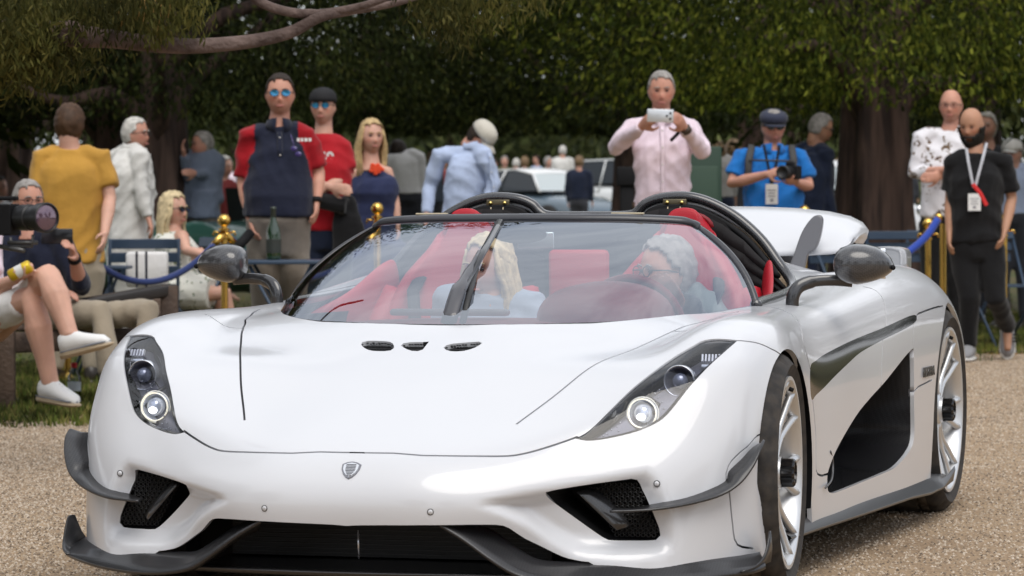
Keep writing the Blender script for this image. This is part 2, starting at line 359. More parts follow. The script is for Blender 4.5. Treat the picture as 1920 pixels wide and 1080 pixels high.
REG['cockpit']=uv3([(0,-.085,.74),(.1,-.08,.738),(.2,-.06,.739),(.28,-.035,.741),(.352,-.005,.742),(.437,.045,.743),(.5,.10,.747),(.55,.16,.75),(.61,.28,.754),(.655,.40,.758),(.69,.52,.763),(.712,.62,.769),(.725,.75,.775),(.727,.95,.782),(.722,1.15,.79),(.715,1.30,.80),(.69,1.42,.835),(.66,1.52,.85),(.62,1.65,.87),(.585,1.8,.88),(.55,2.05,.87),(.52,2.3,.86)])
c=REG['cockpit']; REG['cockpit']=np.vstack([c,[[-8,c[-1,1]],[-8,c[0,1]]]])
# seams: polylines, gap width
SEAMS=[]
def seam(uv,w=.005,ext=.9):
    a=uv[0]-uv[1]; b=uv[-1]-uv[-2]; uv=np.vstack([uv[0]+a/np.linalg.norm(a)*ext,uv,uv[-1]+b/np.linalg.norm(b)*ext]); SEAMS.append((cl(uv,.02,False),w))
hs=mirror_uvp([(541,563),(520,566.5),(500,572),(487,578),(476,585.5),(467,594),(460,604.5),(455.5,616),(452.7,628),(451,652),(450.6,678.6),(451.2,708),(454,744),(456.5,765),(458.5,788)])
hs=spline(hs,60); SEAMS.append((cl(smooth(hs[None].transpose(1,0,2),20,0)[:,0] if False else hs,.02,False),.006))
fs=uvp(sp2([(1073,822.5),(1058,828),(1040,834),(1010,843.5),(985,850),(960,854.5),(930,855.5),(904,855.3),(850,854.8),(790,854)],40,False),y1=0)
fs=np.vstack([fs[fs[:,0]>uv3([(.15,-.84,.432)])[0,0]],uv3([(.1,-.843,.4325),(0,-.845,.432)])]); fs[-1,0]=0
seam(fs,.006)
seam(uvp([(1383,638.5),(1400,640),(1417,642.5),(1431,647),(1444,653.6),(1462.5,664),(1470,671)],y1=.1),.005)
seam(mirror_uvp([(455,615.2),(440,615.2),(426,613),(413,606),(402,598.5),(392,592),(385,588.8)]),.008,.3)
seam(uvp([(1400,572),(1430,573.5),(1470,583),(1495,600),(1505,640),(1512,665),(1519,690)],y0=.2,y1=.9),.007)
seam(uvp([(1524,752),(1527,780),(1530,820),(1530,880),(1533,889),(1541,892),(1551,889)],y0=.2),.007)
seam(uvp([(1622,538),(1640,543),(1654,557),(1660,583),(1662,605),(1661,612)],y0=1.0),.007)
seam(uvp([(1655,638),(1653,680),(1652,722)],y0=1.0),.007)
seam(uvp([(1713,735),(1722,725),(1740,716),(1746,713)],y0=1.6),.006)
seam(uvp([(1718,593),(1722,588),(1740,581),(1768,574)],y0=1.6),.006)
seam(uvp([(1712,608),(1712.5,635),(1713,660)],y0=1.6),.006)
seam(uvp([(1367,918),(1371,960),(1376,1007.5),(1381,1020.4),(1394,1027),(1412,1029)],y1=0),.006)
seam(uvp([(1424,815),(1405,835),(1385,851),(1370,866),(1363,880),(1360,897),(1364,908)],y1=0),.005)
# hood louvres are three slots near the base of the windscreen, only on the image-left half of the bonnet as the photo shows
def vent_px(L): return np.array([at(x,y,z=.71) for x,y in L])
VENTS=[sp2([(677,646),(684,639.5),(705,639),(732,641),(739,650),(733,657),(712,658.5),(690,656)],28),
       sp2([(752,648),(758,643),(775,641.5),(797,641.5),(812,643.5),(804,652),(792,657.5),(770,657.5)],28),
       sp2([(832,652),(842,645.5),(870,642.5),(904,641),(890,652),(866,658.5),(842,658)],28)]
REGF={}
def build_half(side,extra):
    regs=dict(REG); regs.update(extra)
    stepv,stepu=1,1
    gi=np.arange(0,NV,1.25); gj=np.arange(0,NUH-.5,1.25); gj[-1]=NUH-1
    pts=[tuple(p) for p in np.stack(np.meshgrid(gj,gi),-1).reshape(-1,2)]
    # keep the grid away from constraint lines
    con=[];
    for k,p in regs.items(): con.append((cl(np.clip(p,[0,0],[NUH-1,NV-1]),.018) if k not in() else p,True))
    for uv,wd in SEAMS:
        X=blerp(S,uv); n=blerp(NS,uv); T=np.gradient(X,axis=0); T/=np.linalg.norm(T,axis=1)[:,None]; B=np.cross(n,T)
        A=np.clip(uv3(X+B*wd/2),[0,0],[NUH-1,NV-1]); C=np.clip(uv3(X-B*wd/2),[0,0],[NUH-1,NV-1])
        con.append((np.vstack([A,C[::-1]]),True))
    P=np.array(pts); keep=np.ones(len(P),bool); allc=np.vstack([c[0] for c in con])
    for c,_ in con:
        lo=c.min(0)-1;hi=c.max(0)+1; m=((P>lo)&(P<hi)).all(1)&keep; idx=np.nonzero(m)[0]
        if len(idx): keep[idx[pdist(P[idx],c,True)<.38]]=False
    edge=(P[:,0]==0)|(P[:,0]==NUH-1)|(P[:,1]==0)|(P[:,1]==gi[-1]); keep|=edge
    V=[Vector(p) for p in P[keep]]; E=[]
    for c,_ in con:
        k=len(V); V+=[Vector(p) for p in c]; E+=[(k+i,k+(i+1)%len(c)) for i in range(len(c))]
    ov,oe,of,*_=delaunay_2d_cdt(V,E,[],0,1e-4)
    UV=np.array([tuple(v) for v in ov]); Fc=np.array([f for f in of if len(f)==3])
    cen=UV[Fc].mean(1); lab=np.array(['']*len(Fc),dtype=object); hole=np.zeros(len(Fc),bool)
    for k,p in regs.items():
        m=inpoly(cen,cl(np.clip(p,[0,0],[NUH-1,NV-1]),.018))
        lab[m]=k
    gap=np.zeros(len(Fc),bool)
    for c,_ in con[len(regs):]: gap|=inpoly(cen,c)
    a,b,c_=UV[Fc[:,0]],UV[Fc[:,1]],UV[Fc[:,2]]; area=abs((b-a)[:,0]*(c_-a)[:,1]-(b-a)[:,1]*(c_-a)[:,0]); ok=area>1e-7
    X=blerp(S,UV); N=blerp(NS,UV); N/=np.linalg.norm(N,axis=1)[:,None]
    ori=((b-a)[:,0]*(c_-a)[:,1]-(b-a)[:,1]*(c_-a)[:,0])<0
    Fc[ori]=Fc[ori][:,[0,2,1]]
    X=X*[side,1,1]; N=N*[side,1,1]
    if side<0: Fc=Fc[:,::-1]
    solid=ok&~gap&(lab==''); strip=ok&(lab=='strip')
    for k in set(lab[lab!='']): REGF[(k,side)]=(X,N,Fc[ok&(lab==k)])
    return X,N,Fc,solid,strip,UV
def components(Fc,nv,cen):
    par=np.arange(nv)
    def find(a):
        while par[a]!=a: par[a]=par[par[a]]; a=par[a]
        return a
    for f in Fc:
        r=find(f[0])
        for k in f[1:]:
            q=find(k)
            if q!=r: par[q]=r
    return np.array([find(f[0]) for f in Fc])
def rimmed(X,N,Fc,depth,skip=None):
    """adds an inward flange along the open edges; returns V,N,F"""
    from collections import Counter
    used,inv=np.unique(Fc,return_inverse=True); F2=inv.reshape(Fc.shape); V=X[used]; NN=N[used]
    ed={}
    for f in F2:
        for i in range(3):
            a,b=f[i],f[(i+1)%3]; 
            if (b,a) in ed: del ed[(b,a)]
            else: ed[(a,b)]=1
    Vo=list(V); No=list(NN); Fo=[tuple(f) for f in F2]; mp={}
    # direction pointing out of the sheet at each boundary vertex
    out={}
    for (a,b) in ed:
        t=V[b]-V[a]; t/=np.linalg.norm(t)+1e-12; o=np.cross(t,NN[a])
        for q in (a,b): out[q]=out.get(q,0)+o
    for q,o in out.items():
        if abs(V[q][0])<2e-3: continue
        o=o/(np.linalg.norm(o)+1e-12); k=len(Vo); mp[q]=(k,k+1); Vo+= [V[q],V[q]-NN[q]*depth]; No+=[o,o]
    for (a,b) in ed:
        if a in mp and b in mp: Fo.append((mp[b][0],mp[a][0],mp[a][1],mp[b][1])[::-1] if False else (b and mp[b][0],mp[a][0],mp[a][1],mp[b][1]))
    return np.array(Vo),np.array(No),Fo
CAR=thing('sports_car','white open-top supercar with black carbon splitter and red interior, driving towards the viewer','sports car')
extra={'vent%d'%i:mirror_uvp(v) for i,v in enumerate(VENTS[:2])}; extraR={'vent2':uvp(VENTS[2],y1=.3)}
probe={'bonnet':(0,-.4,.63),'front_bumper':(0,-.93,.33)}
merged={}
for side in (1,-1):
    X,N,Fc,solid,strip,UV=build_half(side,extra if side<0 else extraR)
    F1=Fc[solid]; comp=components(F1,len(X),None)
    for r in np.unique(comp):
        fc=F1[comp==r]; cc=X[fc].mean(1); 
        if len(fc)<6: continue
        m=cc.mean(0); ymin,ymax=cc[:,1].min(),cc[:,1].max()
        # central panels: merge both halves
        key='side%d_%d'%(side,r)
        nmid=abs(cc[:,0]).min()
        if nmid<.02: key='centre_%s'%('nose' if m[2]<.40 and m[1]<-.4 else ('main' if m[1]<2.2 else 'tail'))
        merged.setdefault(key,[]).append((X,N,fc,m,len(fc)))
    F2=Fc[strip]; V,NN,Fo=rimmed(X,N,F2,.004); mesh('side_trim_strip',V,Fo,gblack,CAR,N=NN)
PANELS={}
for key,L in merged.items():
    VV=[];NN_=[];FF=[];k=0
    for X,N,fc,m,n in L:
        V,NN,Fo=rimmed(X,N,fc,.014); VV.append(V);NN_.append(NN);FF+=[tuple(i+k for i in f) for f in Fo]; k+=len(V)
    m=L[0][3]; n=sum(l[4] for l in L)
    if key=='centre_nose': nm='front_bumper'
    elif key=='centre_main': nm='bodyshell'
    elif key=='centre_tail': nm='rear_deck'
    elif m[1]<-.2: nm='bumper_corner_panel'
    elif m[1]<1.45: nm='door_panel'
    else: nm='rear_quarter_panel'
    print('panel',nm,key,m.round(2),n)
    PANELS[nm]=mesh(nm,np.vstack(VV),FF,white,CAR,N=np.vstack(NN_))
# dark channel below every seam
for uv,wd in SEAMS:
    ch=MB()
    X=blerp(S,uv); n=blerp(NS,uv); T=np.gradient(X,axis=0); T/=np.linalg.norm(T,axis=1)[:,None]; B=np.cross(n,T)
    for sd_ in (1,-1): ch.grid(np.stack([(X+B*.012-n*.013)*[sd_,1,1],(X-B*.012-n*.013)*[sd_,1,1]],0)); ch.build('panel_gap',mat('seam_grey',(.05,.05,.055),rough=.6),CAR); ch=MB()
# ================================================================ CAR DETAILS
def region(name,k,side,off,m,rim=0,parent=CAR,smooth=True):
    X,N,Fc=REGF[(k,side)]; u,inv=np.unique(Fc,return_inverse=True); V=X[u]-N[u]*off; F2=inv.reshape(Fc.shape)
    if rim: V2,N2,F3=rimmed(V,N[u],F2,rim); return mesh(name,V2,F3,m,parent,N=N2)
    return mesh(name,V,F2,m,parent,N=N[u])
def thin_glass(name,tint,ior,rough=0.0,refl=(1,1,1)):
    m=bpy.data.materials.new(name); m.use_nodes=True; t=m.node_tree; t.nodes.clear()
    o=nn(t,'ShaderNodeOutputMaterial'); tr=nn(t,'ShaderNodeBsdfTransparent'); tr.inputs[0].default_value=(*tint,1)
    gl=nn(t,'ShaderNodeBsdfGlossy'); gl.inputs['Roughness'].default_value=rough; gl.inputs[0].default_value=(*refl,1)
    fr=nn(t,'ShaderNodeFresnel'); fr.inputs[0].default_value=ior; mx=nn(t,'ShaderNodeMixShader')
    t.links.new(fr.outputs[0],mx.inputs[0]); t.links.new(tr.outputs[0],mx.inputs[1]); t.links.new(gl.outputs[0],mx.inputs[2]); t.links.new(mx.outputs[0],o.inputs[0]); return m
lensglass=thin_glass('lamp_glass',(.93,.95,1),1.5,.0)
screen=thin_glass('windscreen_glass',(.92,.92,.93),3.4,.0,(.86,.92,1))
chrome=mat('chrome',(.75,.76,.78),rough=.15,metal=1)
dgrey=mat('lamp_bezel_grey',(.10,.10,.125),rough=.35,metal=.4)
refl=mat('lamp_reflector',(.55,.57,.62),rough=.25,metal=.8)
led=mat('lit_led',(1,1,1),emit=(1,.98,.93),estr=4)
ring=mat('lit_led_ring',(.8,.8,.8),emit=(1,.90,.62),estr=.75)
def onsurf(px,side,y1=.2):
    uv=uvp([px],y1=y1); return blerp(S,uv)[0]*[side,1,1],blerp(NS,uv)[0]*[side,1,1]
def facing(n):
    z=np.array(n)/np.linalg.norm(n); x=np.cross([0,0,1],z); x/=np.linalg.norm(x); return np.stack([x,np.cross(z,x),z],1)
for side in (1,-1):
    lamp=region('headlight','headlight',side,.050,dgrey,rim=0)
    tag(lamp,'left' and ('headlight on the wheel-facing side' if side>0 else 'headlight on the far side'))
    del lamp['label']
    region('lamp_lens','headlight',side,.004,lensglass,parent=lamp)
    # black border band inside the lens
    pl=blerp(S,cl(REG['headlight'],.02)); nl=blerp(NS,cl(REG['headlight'],.02)); n_=len(pl)
    T=np.roll(pl,-1,0)-np.roll(pl,1,0); T/=np.linalg.norm(T,axis=1)[:,None]; B=np.cross(nl,T)
    cen=pl.mean(0); sg=np.sign(((cen-pl)*B).sum(1).mean()); B=B*sg
    A=(pl-nl*.006)*[side,1,1]; wv=np.full(n_,.009)[:,None]; C=(pl+B*wv-nl*.008)*[side,1,1]; D=(pl+B*wv*.7-nl*.052)*[side,1,1]
    g=MB(); g.grid(np.stack([A,C,D]),closeu=True); g.build('lamp_surround',gblack,lamp)
    for px,r,lit in (((1203,772),.042,True),((1271,709),.042,False)):
        p,n=onsurf(px,side); ax=np.array([0,-1,.03]); ax/=np.linalg.norm(ax); R=facing(ax); c=p-n*.012+np.array([0,.016,0])
        g=MB(); g.lathe([(r*1.0,-.03),(r*1.02,.0),(r*.97,.004),(r*.92,0),(r*.9,-.006)] if not lit else [(r*.93,-.004),(r*.94,.002),(r*.91,.004),(r*.87,.002),(r*.86,-.004)],c,36,R=R)
        g.build('led_ring' if lit else 'bezel_ring',ring if lit else refl,lamp)
        g=MB(); g.lathe([(r*(.9 if not lit else 1.08),-.006),(r*(.8 if not lit else .82),-.010),(r*.7,-.02),(.001,-.03)],c,24,R=R); g.build('projector_bowl',refl if lit else mat('lamp_dark_bowl',(.16,.16,.2),rough=.2,metal=.6),lamp)
        g=MB(); g.sphere(c-ax*.014,r*(.62 if lit else .52),18,10); g.build('projector_lens',mat('projector_glass' if lit else 'dark_projector_glass',(.55,.6,.72) if lit else (.20,.22,.30),rough=.05,spec=.9,metal=.3,coat=1),lamp)
        if lit:
            g=MB(); g.sphere(c+ax*.012+np.array([0,0,-r*.22]),(r*.30,r*.15,r*.22),12,8); g.build('lit_bulb',led,lamp)
    # ribbed turn indicator high in the lamp
    p,n=onsurf((1338,660),side); R=facing([.1*side,-1,.5])
    for i in range(7):
        g=MB(); g.box(p-n*.02+R@np.array([(i-3)*.009,0,0]),(.0045,.020,.010),R=R); g.build('indicator_rib',mat('clear_plastic_rib',(.8,.82,.88),rough=.2),lamp,smooth=False)
    g=MB(); g.box(p-n*.024+R@np.array([0,-.02,0]),(.06,.012,.008),R=R); g.build('indicator_bar',refl,lamp,bevel=.003)
    dots=[(1237,724),(1229,731),(1235,739),(1243,749),(1247,762),(1165,787),(1159,795),(1149,801),(1162,803),(1140,809),(1146,812),(1133,812),(1152,813)]
    for d in dots:
        p,n=onsurf(d,side); g=MB(); g.sphere(p-n*.016,.0028,6,4); g.build('marker_dot',refl,lamp)
    p,n=onsurf((1215,735),side); R=facing(n)
    g=MB(); g.tube([p-n*.03+R@np.array([-.02*side,.03,0]),p-n*.03+R@np.array([.03*side,-.02,0]),p-n*.03+R@np.array([.015*side,-.05,0])],.006,6); g.build('lamp_bracket',gblack,lamp)
# hood louvres
for i,(k,side) in enumerate((('vent0',-1),('vent1',-1),('vent2',1))):
    v=region('bonnet_louvre',k,side,.016,mblack); X,N,Fc=REGF[(k,side)]; P=X[np.unique(Fc)]; lo=P.min(0);hi=P.max(0); g=MB()
    c=P.mean(0)
    pl=P
    for a in range(-9,10):
        for b in range(-4,5):
            q=c+np.array([a*.0085+(b%2)*.0042,b*.0095,0]); d=np.linalg.norm(pl[:,:2]-q[:2],axis=1); 
            if d.min()<.008:
                z=pl[d.argmin(),2]; q[2]=z-.006; g.lathe([(.0044,0),(.0032,.0012),(.0032,-.002)],q,6)
    g.build('louvre_mesh',mat('louvre_grey',(.02,.02,.022),rough=.6),v)
# badge: ribbed metal shield on the nose
uv=uvp([(658.5,880.7)],y1=0); p=blerp(S,uv)[0]; n=blerp(NS,uv)[0]; p[0]=0; n[0]=0; n/=np.linalg.norm(n); R=facing(n)
sh=[(-.027,.017),(-.014,.024),(0,.0265),(.014,.024),(.027,.017),(.026,0),(.019,-.015),(.009,-.026),(0,-.031),(-.009,-.026),(-.019,-.015),(-.026,0)]
def shield(k,h0,h1,m,name,par):
    b=MB(); a=[p+R@np.array([x*k,y*k,h0]) for x,y in sh]; c=[p+R@np.array([x*k*.94,y*k*.94,h1]) for x,y in sh]; n_=len(sh)
    b.add(a+c,[tuple(range(n_))[::-1],tuple(range(n_,2*n_))]+[(i,(i+1)%n_,n_+(i+1)%n_,n_+i) for i in range(n_)]); return b.build(name,m,par,smooth=False)
em=shield(1,-.004,.0025,mat('emblem_rim',(.25,.25,.27),rough=.25,metal=1),'shield_emblem',CAR)
shield(.82,0,.0035,chrome,'emblem_face',em)
for i in range(8):
    y=.014-i*.0048; hw=min(.017,.017 if y>-.004 else .017+(y+.004)*.65)
    b=MB(); b.box(p+R@np.array([0,y,.0040]),(hw*1.6,.0016,.0016),R=R); b.build('emblem_bar',mat('emblem_bar_grey',(.16,.16,.18),rough=.4,metal=.6),em,smooth=False)
# parking sensors
for px in ((807,960),(1231.6,906.8)):
    uv=uvp([px],y1=0)
    for side in (1,-1):
        q=blerp(S,uv)[0]*[side,1,1]; n=blerp(NS,uv)[0]*[side,1,1]; g=MB(); g.lathe([(.0088,-.001),(.0088,.0008),(.007,.0008),(.007,-.0005)],q,20,R=facing(n)); s=g.build('parking_sensor',mat('sensor_ring',(.06,.06,.06),rough=.5),CAR)
        g=MB(); g.lathe([(.0066,0),(.0064,.0012),(.001,.0014)],q,16,R=facing(n)); g.build('sensor_cap',white,s)
# front intakes: duct, honeycomb, carbon vane
hexm=mat('honeycomb_black',(.012,.012,.012),rough=.35)
for side in (1,-1):
    X,N,Fc=REGF[('intake',side)]; u,inv=np.unique(Fc,return_inverse=True); V=X[u]; F2=inv.reshape(Fc.shape)
    # duct: opening swept backwards
    V2,N2,F3=rimmed(V,N[u],F2,.0); 
    cen=V.mean(0); back=(V-cen)*[.9,.4,.9]+cen+np.array([0,.14,0]); d=MB(); d.add(back,[tuple(f) for f in F2]); 
    pl=blerp(S,cl(REG['intake'],.02))*[side,1,1]; nl=blerp(NS,cl(REG['intake'],.02))*[side,1,1]
    d.grid(np.stack([pl-nl*.013,(pl-cen)*[.93,.7,.93]+cen+[0,.05,0],(pl-cen)*[.9,.4,.9]+cen+[0,.14,0]]),closeu=True)
    duct=d.build('intake_duct',gcarbon if False else mblack,CAR,smooth=False)
    # honeycomb
    g=MB(); rad=.0068; cx,cz=cen[0],cen[2]; poly=np.stack([pl[:,0],pl[:,2]],1); k=0
    for a in range(-12,13):
        for b in range(-10,11):
            x=cx+a*rad*2.02+(b%2)*rad*1.01; z=cz+b*rad*1.75
            q=np.array([[x,z]]); 
            if inpoly(q,poly)[0] and pdist(q,poly,True)[0]>.008 and (x-cx)*side> -.035-(z-cz)*.6:
                y=cen[1]+.045-(x-cen[0])*side*(-.15); g.lathe([(rad*1.0,.004),(rad*.78,.006),(rad*.78,-.006)],(x,y,z),6,R=rot(rx=math.pi/2))
    g.build('honeycomb_grille',hexm,duct)
    # carbon vane on the inner side of the duct
    v=[]
    for s_ in np.linspace(0,1,8):
        a=np.array([cen[0]-side*(.075-.10*s_),cen[1]-.025+.03*s_,cen[2]+.045-.10*s_]); b=a+np.array([side*.045,.085,.012*math.sin(s_*3)])
        v.append([a,a*.45+b*.55+np.array([0,-.008,.006]),b])
    g=MB(); g.grid(v); o=g.build('intake_vane',gcarbon,duct); m_=o.modifiers.new('solid','SOLIDIFY'); m_.thickness=.004
    # canard: blade that leaves the intake, follows the bumper and turns up at the corner
    outer=spline([(.655,-.745,.283),(.71,-.715,.283),(.77,-.685,.286),(.838,-.632,.296),(.905,-.568,.314),(.951,-.526,.345),(.978,-.487,.388),(.990,-.452,.430),(.992,-.418,.452)],40)
    ib=uvp(sp2([(1135,957.5),(1180,955),(1238,944),(1285,935),(1332,918),(1361,902),(1366,885),(1390,862),(1408,843),(1424,833)],40,False),y1=0)
    inner=blerp(S,ib); wgt=np.clip(np.linspace(0,1,40)*5,0,1)[:,None]; inn=outer*[1,1,1]+np.array([0,.03,.004]); inner=inner*wgt+inn*(1-wgt)
    mid=(outer+inner)/2-np.array([0,0,.004])
    g=MB(); g.grid(np.stack([inner-[0,-.004,0],mid,outer])*[side,1,1]); o=g.build('corner_canard',carbon,CAR); m_=o.modifiers.new('solid','SOLIDIFY'); m_.thickness=.006; m_.offset=0
    # splitter side wing with its upturned end fin
    E=spline([(.245,-.905,.252),(.31,-.905,.214),(.38,-.90,.165),(.44,-.885,.128),(.50,-.865,.110),(.58,-.83,.100),(.68,-.765,.096),(.79,-.68,.097),(.87,-.61,.102),(.935,-.54,.106),(.978,-.48,.110),(.998,-.43,.118)],60)
    I=spline([(.30,-.80,.252),(.36,-.80,.225),(.42,-.80,.185),(.47,-.79,.158),(.53,-.755,.150),(.60,-.72,.150),(.68,-.69,.150),(.79,-.62,.148),(.86,-.55,.147),(.91,-.48,.147),(.945,-.41,.147),(.965,-.35,.147)],60)
    rows=[I+[0,.02,0],I,I*.66+E*.34+[0,0,.002],I*.33+E*.67+[0,0,.001],E+[0,0,.005],E+[0,-.002,-.001],E+[0,.004,-.006],I*.5+E*.5+[0,0,-.03],I+[0,.02,-.03]]
    g=MB(); g.grid(np.stack(rows)*[side,1,1]); o=g.build('front_splitter',carbon,CAR)
    # end fin
    F=[(.985,-.50,.110),(.998,-.44,.150),(1.0,-.40,.203),(.993,-.375,.205),(.985,-.33,.15),(.98,-.30,.115)]
    a=spline([(.955,-.53,.112),(.985,-.485,.125),(1.0,-.44,.155),(1.003,-.405,.203),(.998,-.375,.208)],16)
    b=spline([(.93,-.49,.118),(.96,-.44,.118),(.975,-.39,.118),(.98,-.34,.118),(.982,-.30,.118)],16)
    g=MB(); g.grid(np.stack([a,a*.5+b*.5+[.004,0,-.004],b])*[side,1,1]); o=g.build('splitter_fin',carbon,CAR); m_=o.modifiers.new('solid','SOLIDIFY'); m_.thickness=.006; m_.offset=0
# main grille cavity and central floor of the splitter
g=MB(); g.box((0,-.50,.20),(1.16,.02,.24)); g.box((0,-.64,.262),(.60,.28,.01))
for sx in(-1,1): g.box((sx*.57,-.56,.17),(.01,.12,.12))
g.build('grille_cavity',mblack,CAR,smooth=False)
g=MB(); g.box((0,-.56,.19),(.9,.015,.12)); rad_=g.build('radiator_core',mat('radiator_black',(.016,.016,.016),rough=.6),CAR,smooth=False)
for i in range(9):
    b=MB(); b.box((0,-.571,.14+i*.0125),(.88,.004,.002)); b.build('radiator_fin',mat('radiator_fin_grey',(.035,.035,.035),rough=.5),rad_,smooth=False)
g=MB(); x=np.linspace(-.47,.47,24); yy=-.865+.10*(x/.47)**2*.5
g.grid(np.stack([np.stack([x,yy+.34,x*0+.128],1),np.stack([x,yy+.05,x*0+.118],1),np.stack([x,yy,x*0+.121],1),np.stack([x,yy-.004,x*0+.117],1),np.stack([x,yy+.02,x*0+.105],1),np.stack([x,yy+.5,x*0+.105],1)]))
g.build('splitter_floor',carbon_mat('floor_carbon',(.022,.021,.022),.3,.9,150),CAR)
g=MB(); g.tube([(-.01,-.80,.15),(-.012,-.80,.225)],.003,6); g.build('tow_pin',refl,CAR)
g=MB(); g.box((0,1.3,.125),(1.75,3.5,.02)); g.box((0,3.3,.3),(1.5,.04,.34)); g.build('underbody',mblack,CAR,smooth=False)
# side skirts
for side in (1,-1):
    y=np.linspace(.10,2.46,60); up=np.interp(y,[.1,1.9,2.15,2.30,2.46],[.176,.176,.172,.160,.152]); lo=np.interp(y,[.1,1.0,1.75,2.1,2.3,2.46],[.138,.128,.120,.108,.112,.128]); xo=np.interp(y,[.1,.5,1,1.6,2.2,2.46],[.955,.965,.985,1.005,1.02,1.035])
    fin=np.interp(y,[2.05,2.28,2.40,2.46],[0,.0,.022,.04])
    xi=xo-.045
    r=[np.stack([xi-.02,y,up],1),np.stack([xi+.006,y,up-.002],1),np.stack([xo*.5+xi*.5,y,up*.55+lo*.45],1),np.stack([xo,y,lo+.010+fin],1),np.stack([xo+.003,y,lo+.004+fin*.8],1),np.stack([xo-.004,y,lo-.002],1),np.stack([xi-.05,y,lo-.012],1)]
    g=MB(); g.grid(np.stack(r)*[side,1,1]); g.build('side_skirt',carbon,CAR)
    # side intake duct with flap
    X,N,Fc=REGF[('side_intake',side)]; u,inv=np.unique(Fc,return_inverse=True); V=X[u]; F2=inv.reshape(Fc.shape); cen=V.mean(0)
    pl=blerp(S,cl(REG['side_intake'],.02))*[side,1,1]
    e1=pl+[-side*.013,0,0]; w_=np.interp(pl[:,1],[.5,1.0,1.8],[.03,.12,.24])[:,None]
    e2=pl+np.hstack([-side*w_*.6,0*w_,0*w_]); e3=(pl-cen)*[1,.98,.95]+cen+np.hstack([-side*w_,.04+0*w_,0*w_])
    g=MB(); g.grid(np.stack([e1,e2,e3]),closeu=True); wv=np.interp(V[:,1],[.5,1.0,1.8],[.03,.12,.24]); bk=(V-cen)*[1,.98,.95]+cen+np.stack([-side*wv,.04+0*wv,0*wv],1); g.add(bk,[tuple(f) for f in F2])
    dct=g.build('side_intake_duct',gcarbon,CAR,auto=40)
    for i in range(16):
        yv=1.16+i*.038; g=MB(); g.box((side*(.80),yv,.33+.012*i),(.004,.006,.26)); g.build('duct_rib',mblack,dct,smooth=False)
    g=MB(); g.tube(spline([(.955*side,.60,.245),(.950*side,.72,.262),(.945*side,.76,.31),(.95*side,.70,.345)],14),.0035,6); g.build('duct_pipe',mat('dark_metal_line',(.12,.12,.125),rough=.35,metal=.5),dct)
    # mirror
    mr=MB(); xs=np.array([.938,.943,.955,.975,1.0,1.03,1.06,1.082,1.098,1.107]); zt=np.array([.916,.932,.944,.952,.956,.953,.944,.930,.912,.892]); zb=np.array([.872,.856,.845,.836,.832,.838,.847,.857,.869,.884]); dp=np.array([.05,.066,.078,.086,.09,.086,.075,.06,.04,.015])
    Q=[]
    for x_,t_,b_,d_ in zip(xs,zt,zb,dp):
        c_=(t_+b_)/2; h_=(t_-b_)/2; row=[]
        for k in range(24):
            a=2*math.pi*k/24; ca,sa=math.cos(a),math.sin(a); yy_=-abs(ca)**.8*d_ if ca<0 else abs(ca)**.5*d_*.25
            row.append((side*x_,.86+(x_-.94)*.15+yy_*1.0*(1 if ca<0 else 1),c_+h_*math.copysign(abs(sa)**.9,sa)))
        Q.append(row)
    mr.grid(np.array(Q),closeu=True); n0=len(mr.V); mr.F.append(tuple(range(24))); mr.F.append(tuple(range(n0-24,n0))); mr.MI+=[0,0]
    mo=mr.build('wing_mirror',gcarbon_m if 'gcarbon_m' in globals() else carbon_mat('mirror_carbon',(.045,.045,.048),.28,.8),CAR,auto=50)
    arm=MB(); arm.tube(spline([(side*.815,.80,.766),(side*.818,.80,.80),(side*.835,.81,.828),(side*.875,.83,.843),(side*.93,.85,.846),(side*.985,.865,.842)],24),[(.020,.011)]*14+[(.017,.008)]*10,12,up=(0,-1,0)); arm.build('mirror_arm',gcarbon,mo)
    g=MB(); g.box((side*.955,.885,.895),(.004,.03,.075)); g.box((side*1.02,.895,.895),(.12,.003,.09)); g.build('mirror_glass',mat('mirror_silver',(.8,.82,.85),rough=.03,metal=1),mo,bevel=.002)
    g=MB(); g.sphere((side*1.108,.862,.884),.008,10,6); g.build('mirror_bolt',mblack,mo)
    # lettering on the rear quarter
    tx=bpy.data.curves.new('t','FONT'); tx.body='REGERA'; tx.size=.045; tx.extrude=.0015; tx.shear=.15; tx.align_x='CENTER'; tx.offset=.0006
    to=bpy.data.objects.new('t',tx); COL.objects.link(to); me=bpy.data.meshes.new_from_object(to.evaluated_get(bpy.context.evaluated_depsgraph_get())); bpy.data.objects.remove(to)
    lo_=bpy.data.objects.new('model_lettering',me); COL.objects.link(lo_); me.materials.append(mat('lettering_grey',(.03,.03,.03),rough=.35)); lo_.parent=CAR
    q=blerp(S,uv3([(1.0,2.15,.515)]))[0]; lo_.scale=(1.25,1,1); lo_.location=(side*(q[0]+.003),2.145,q[2]-.016); lo_.rotation_euler=(math.pi/2,0,math.radians(90*side-.8))
    # wheel-arch liners
    for (yc,zc,r,r2) in ((0.02,.325,.352,.365),(2.675,.33,.405,.43)):
        g=MB(); t=np.linspace(-.35,math.pi+.35,30); A=[]
        for x_,q in ((.958,r),(.93,r2),(.62,r2)): A.append([(side*x_,yc+(q+.02)*math.cos(a),zc+q*math.sin(a)) for a in t])
        A.append([(side*.62,yc+.01*math.cos(a),zc+.01*math.sin(a)) for a in t]); g.grid(A); g.build('wheel_arch_liner',mblack,CAR,auto=40)
    # louvred vent behind the front wheel: ladder of small bars
    g=MB(); 
    for i in range(26):
        z=.20+i*.0125; 
        for j in range(2): g.box((side*(.90+.0*j),.405+.014*j+.02*math.sin((z-.2)/.33*3.1),z),(.012,.010,.006))
    g.build('arch_vent_bars',mat('vent_bar_grey',(.35,.34,.32),rough=.5),CAR,smooth=False)
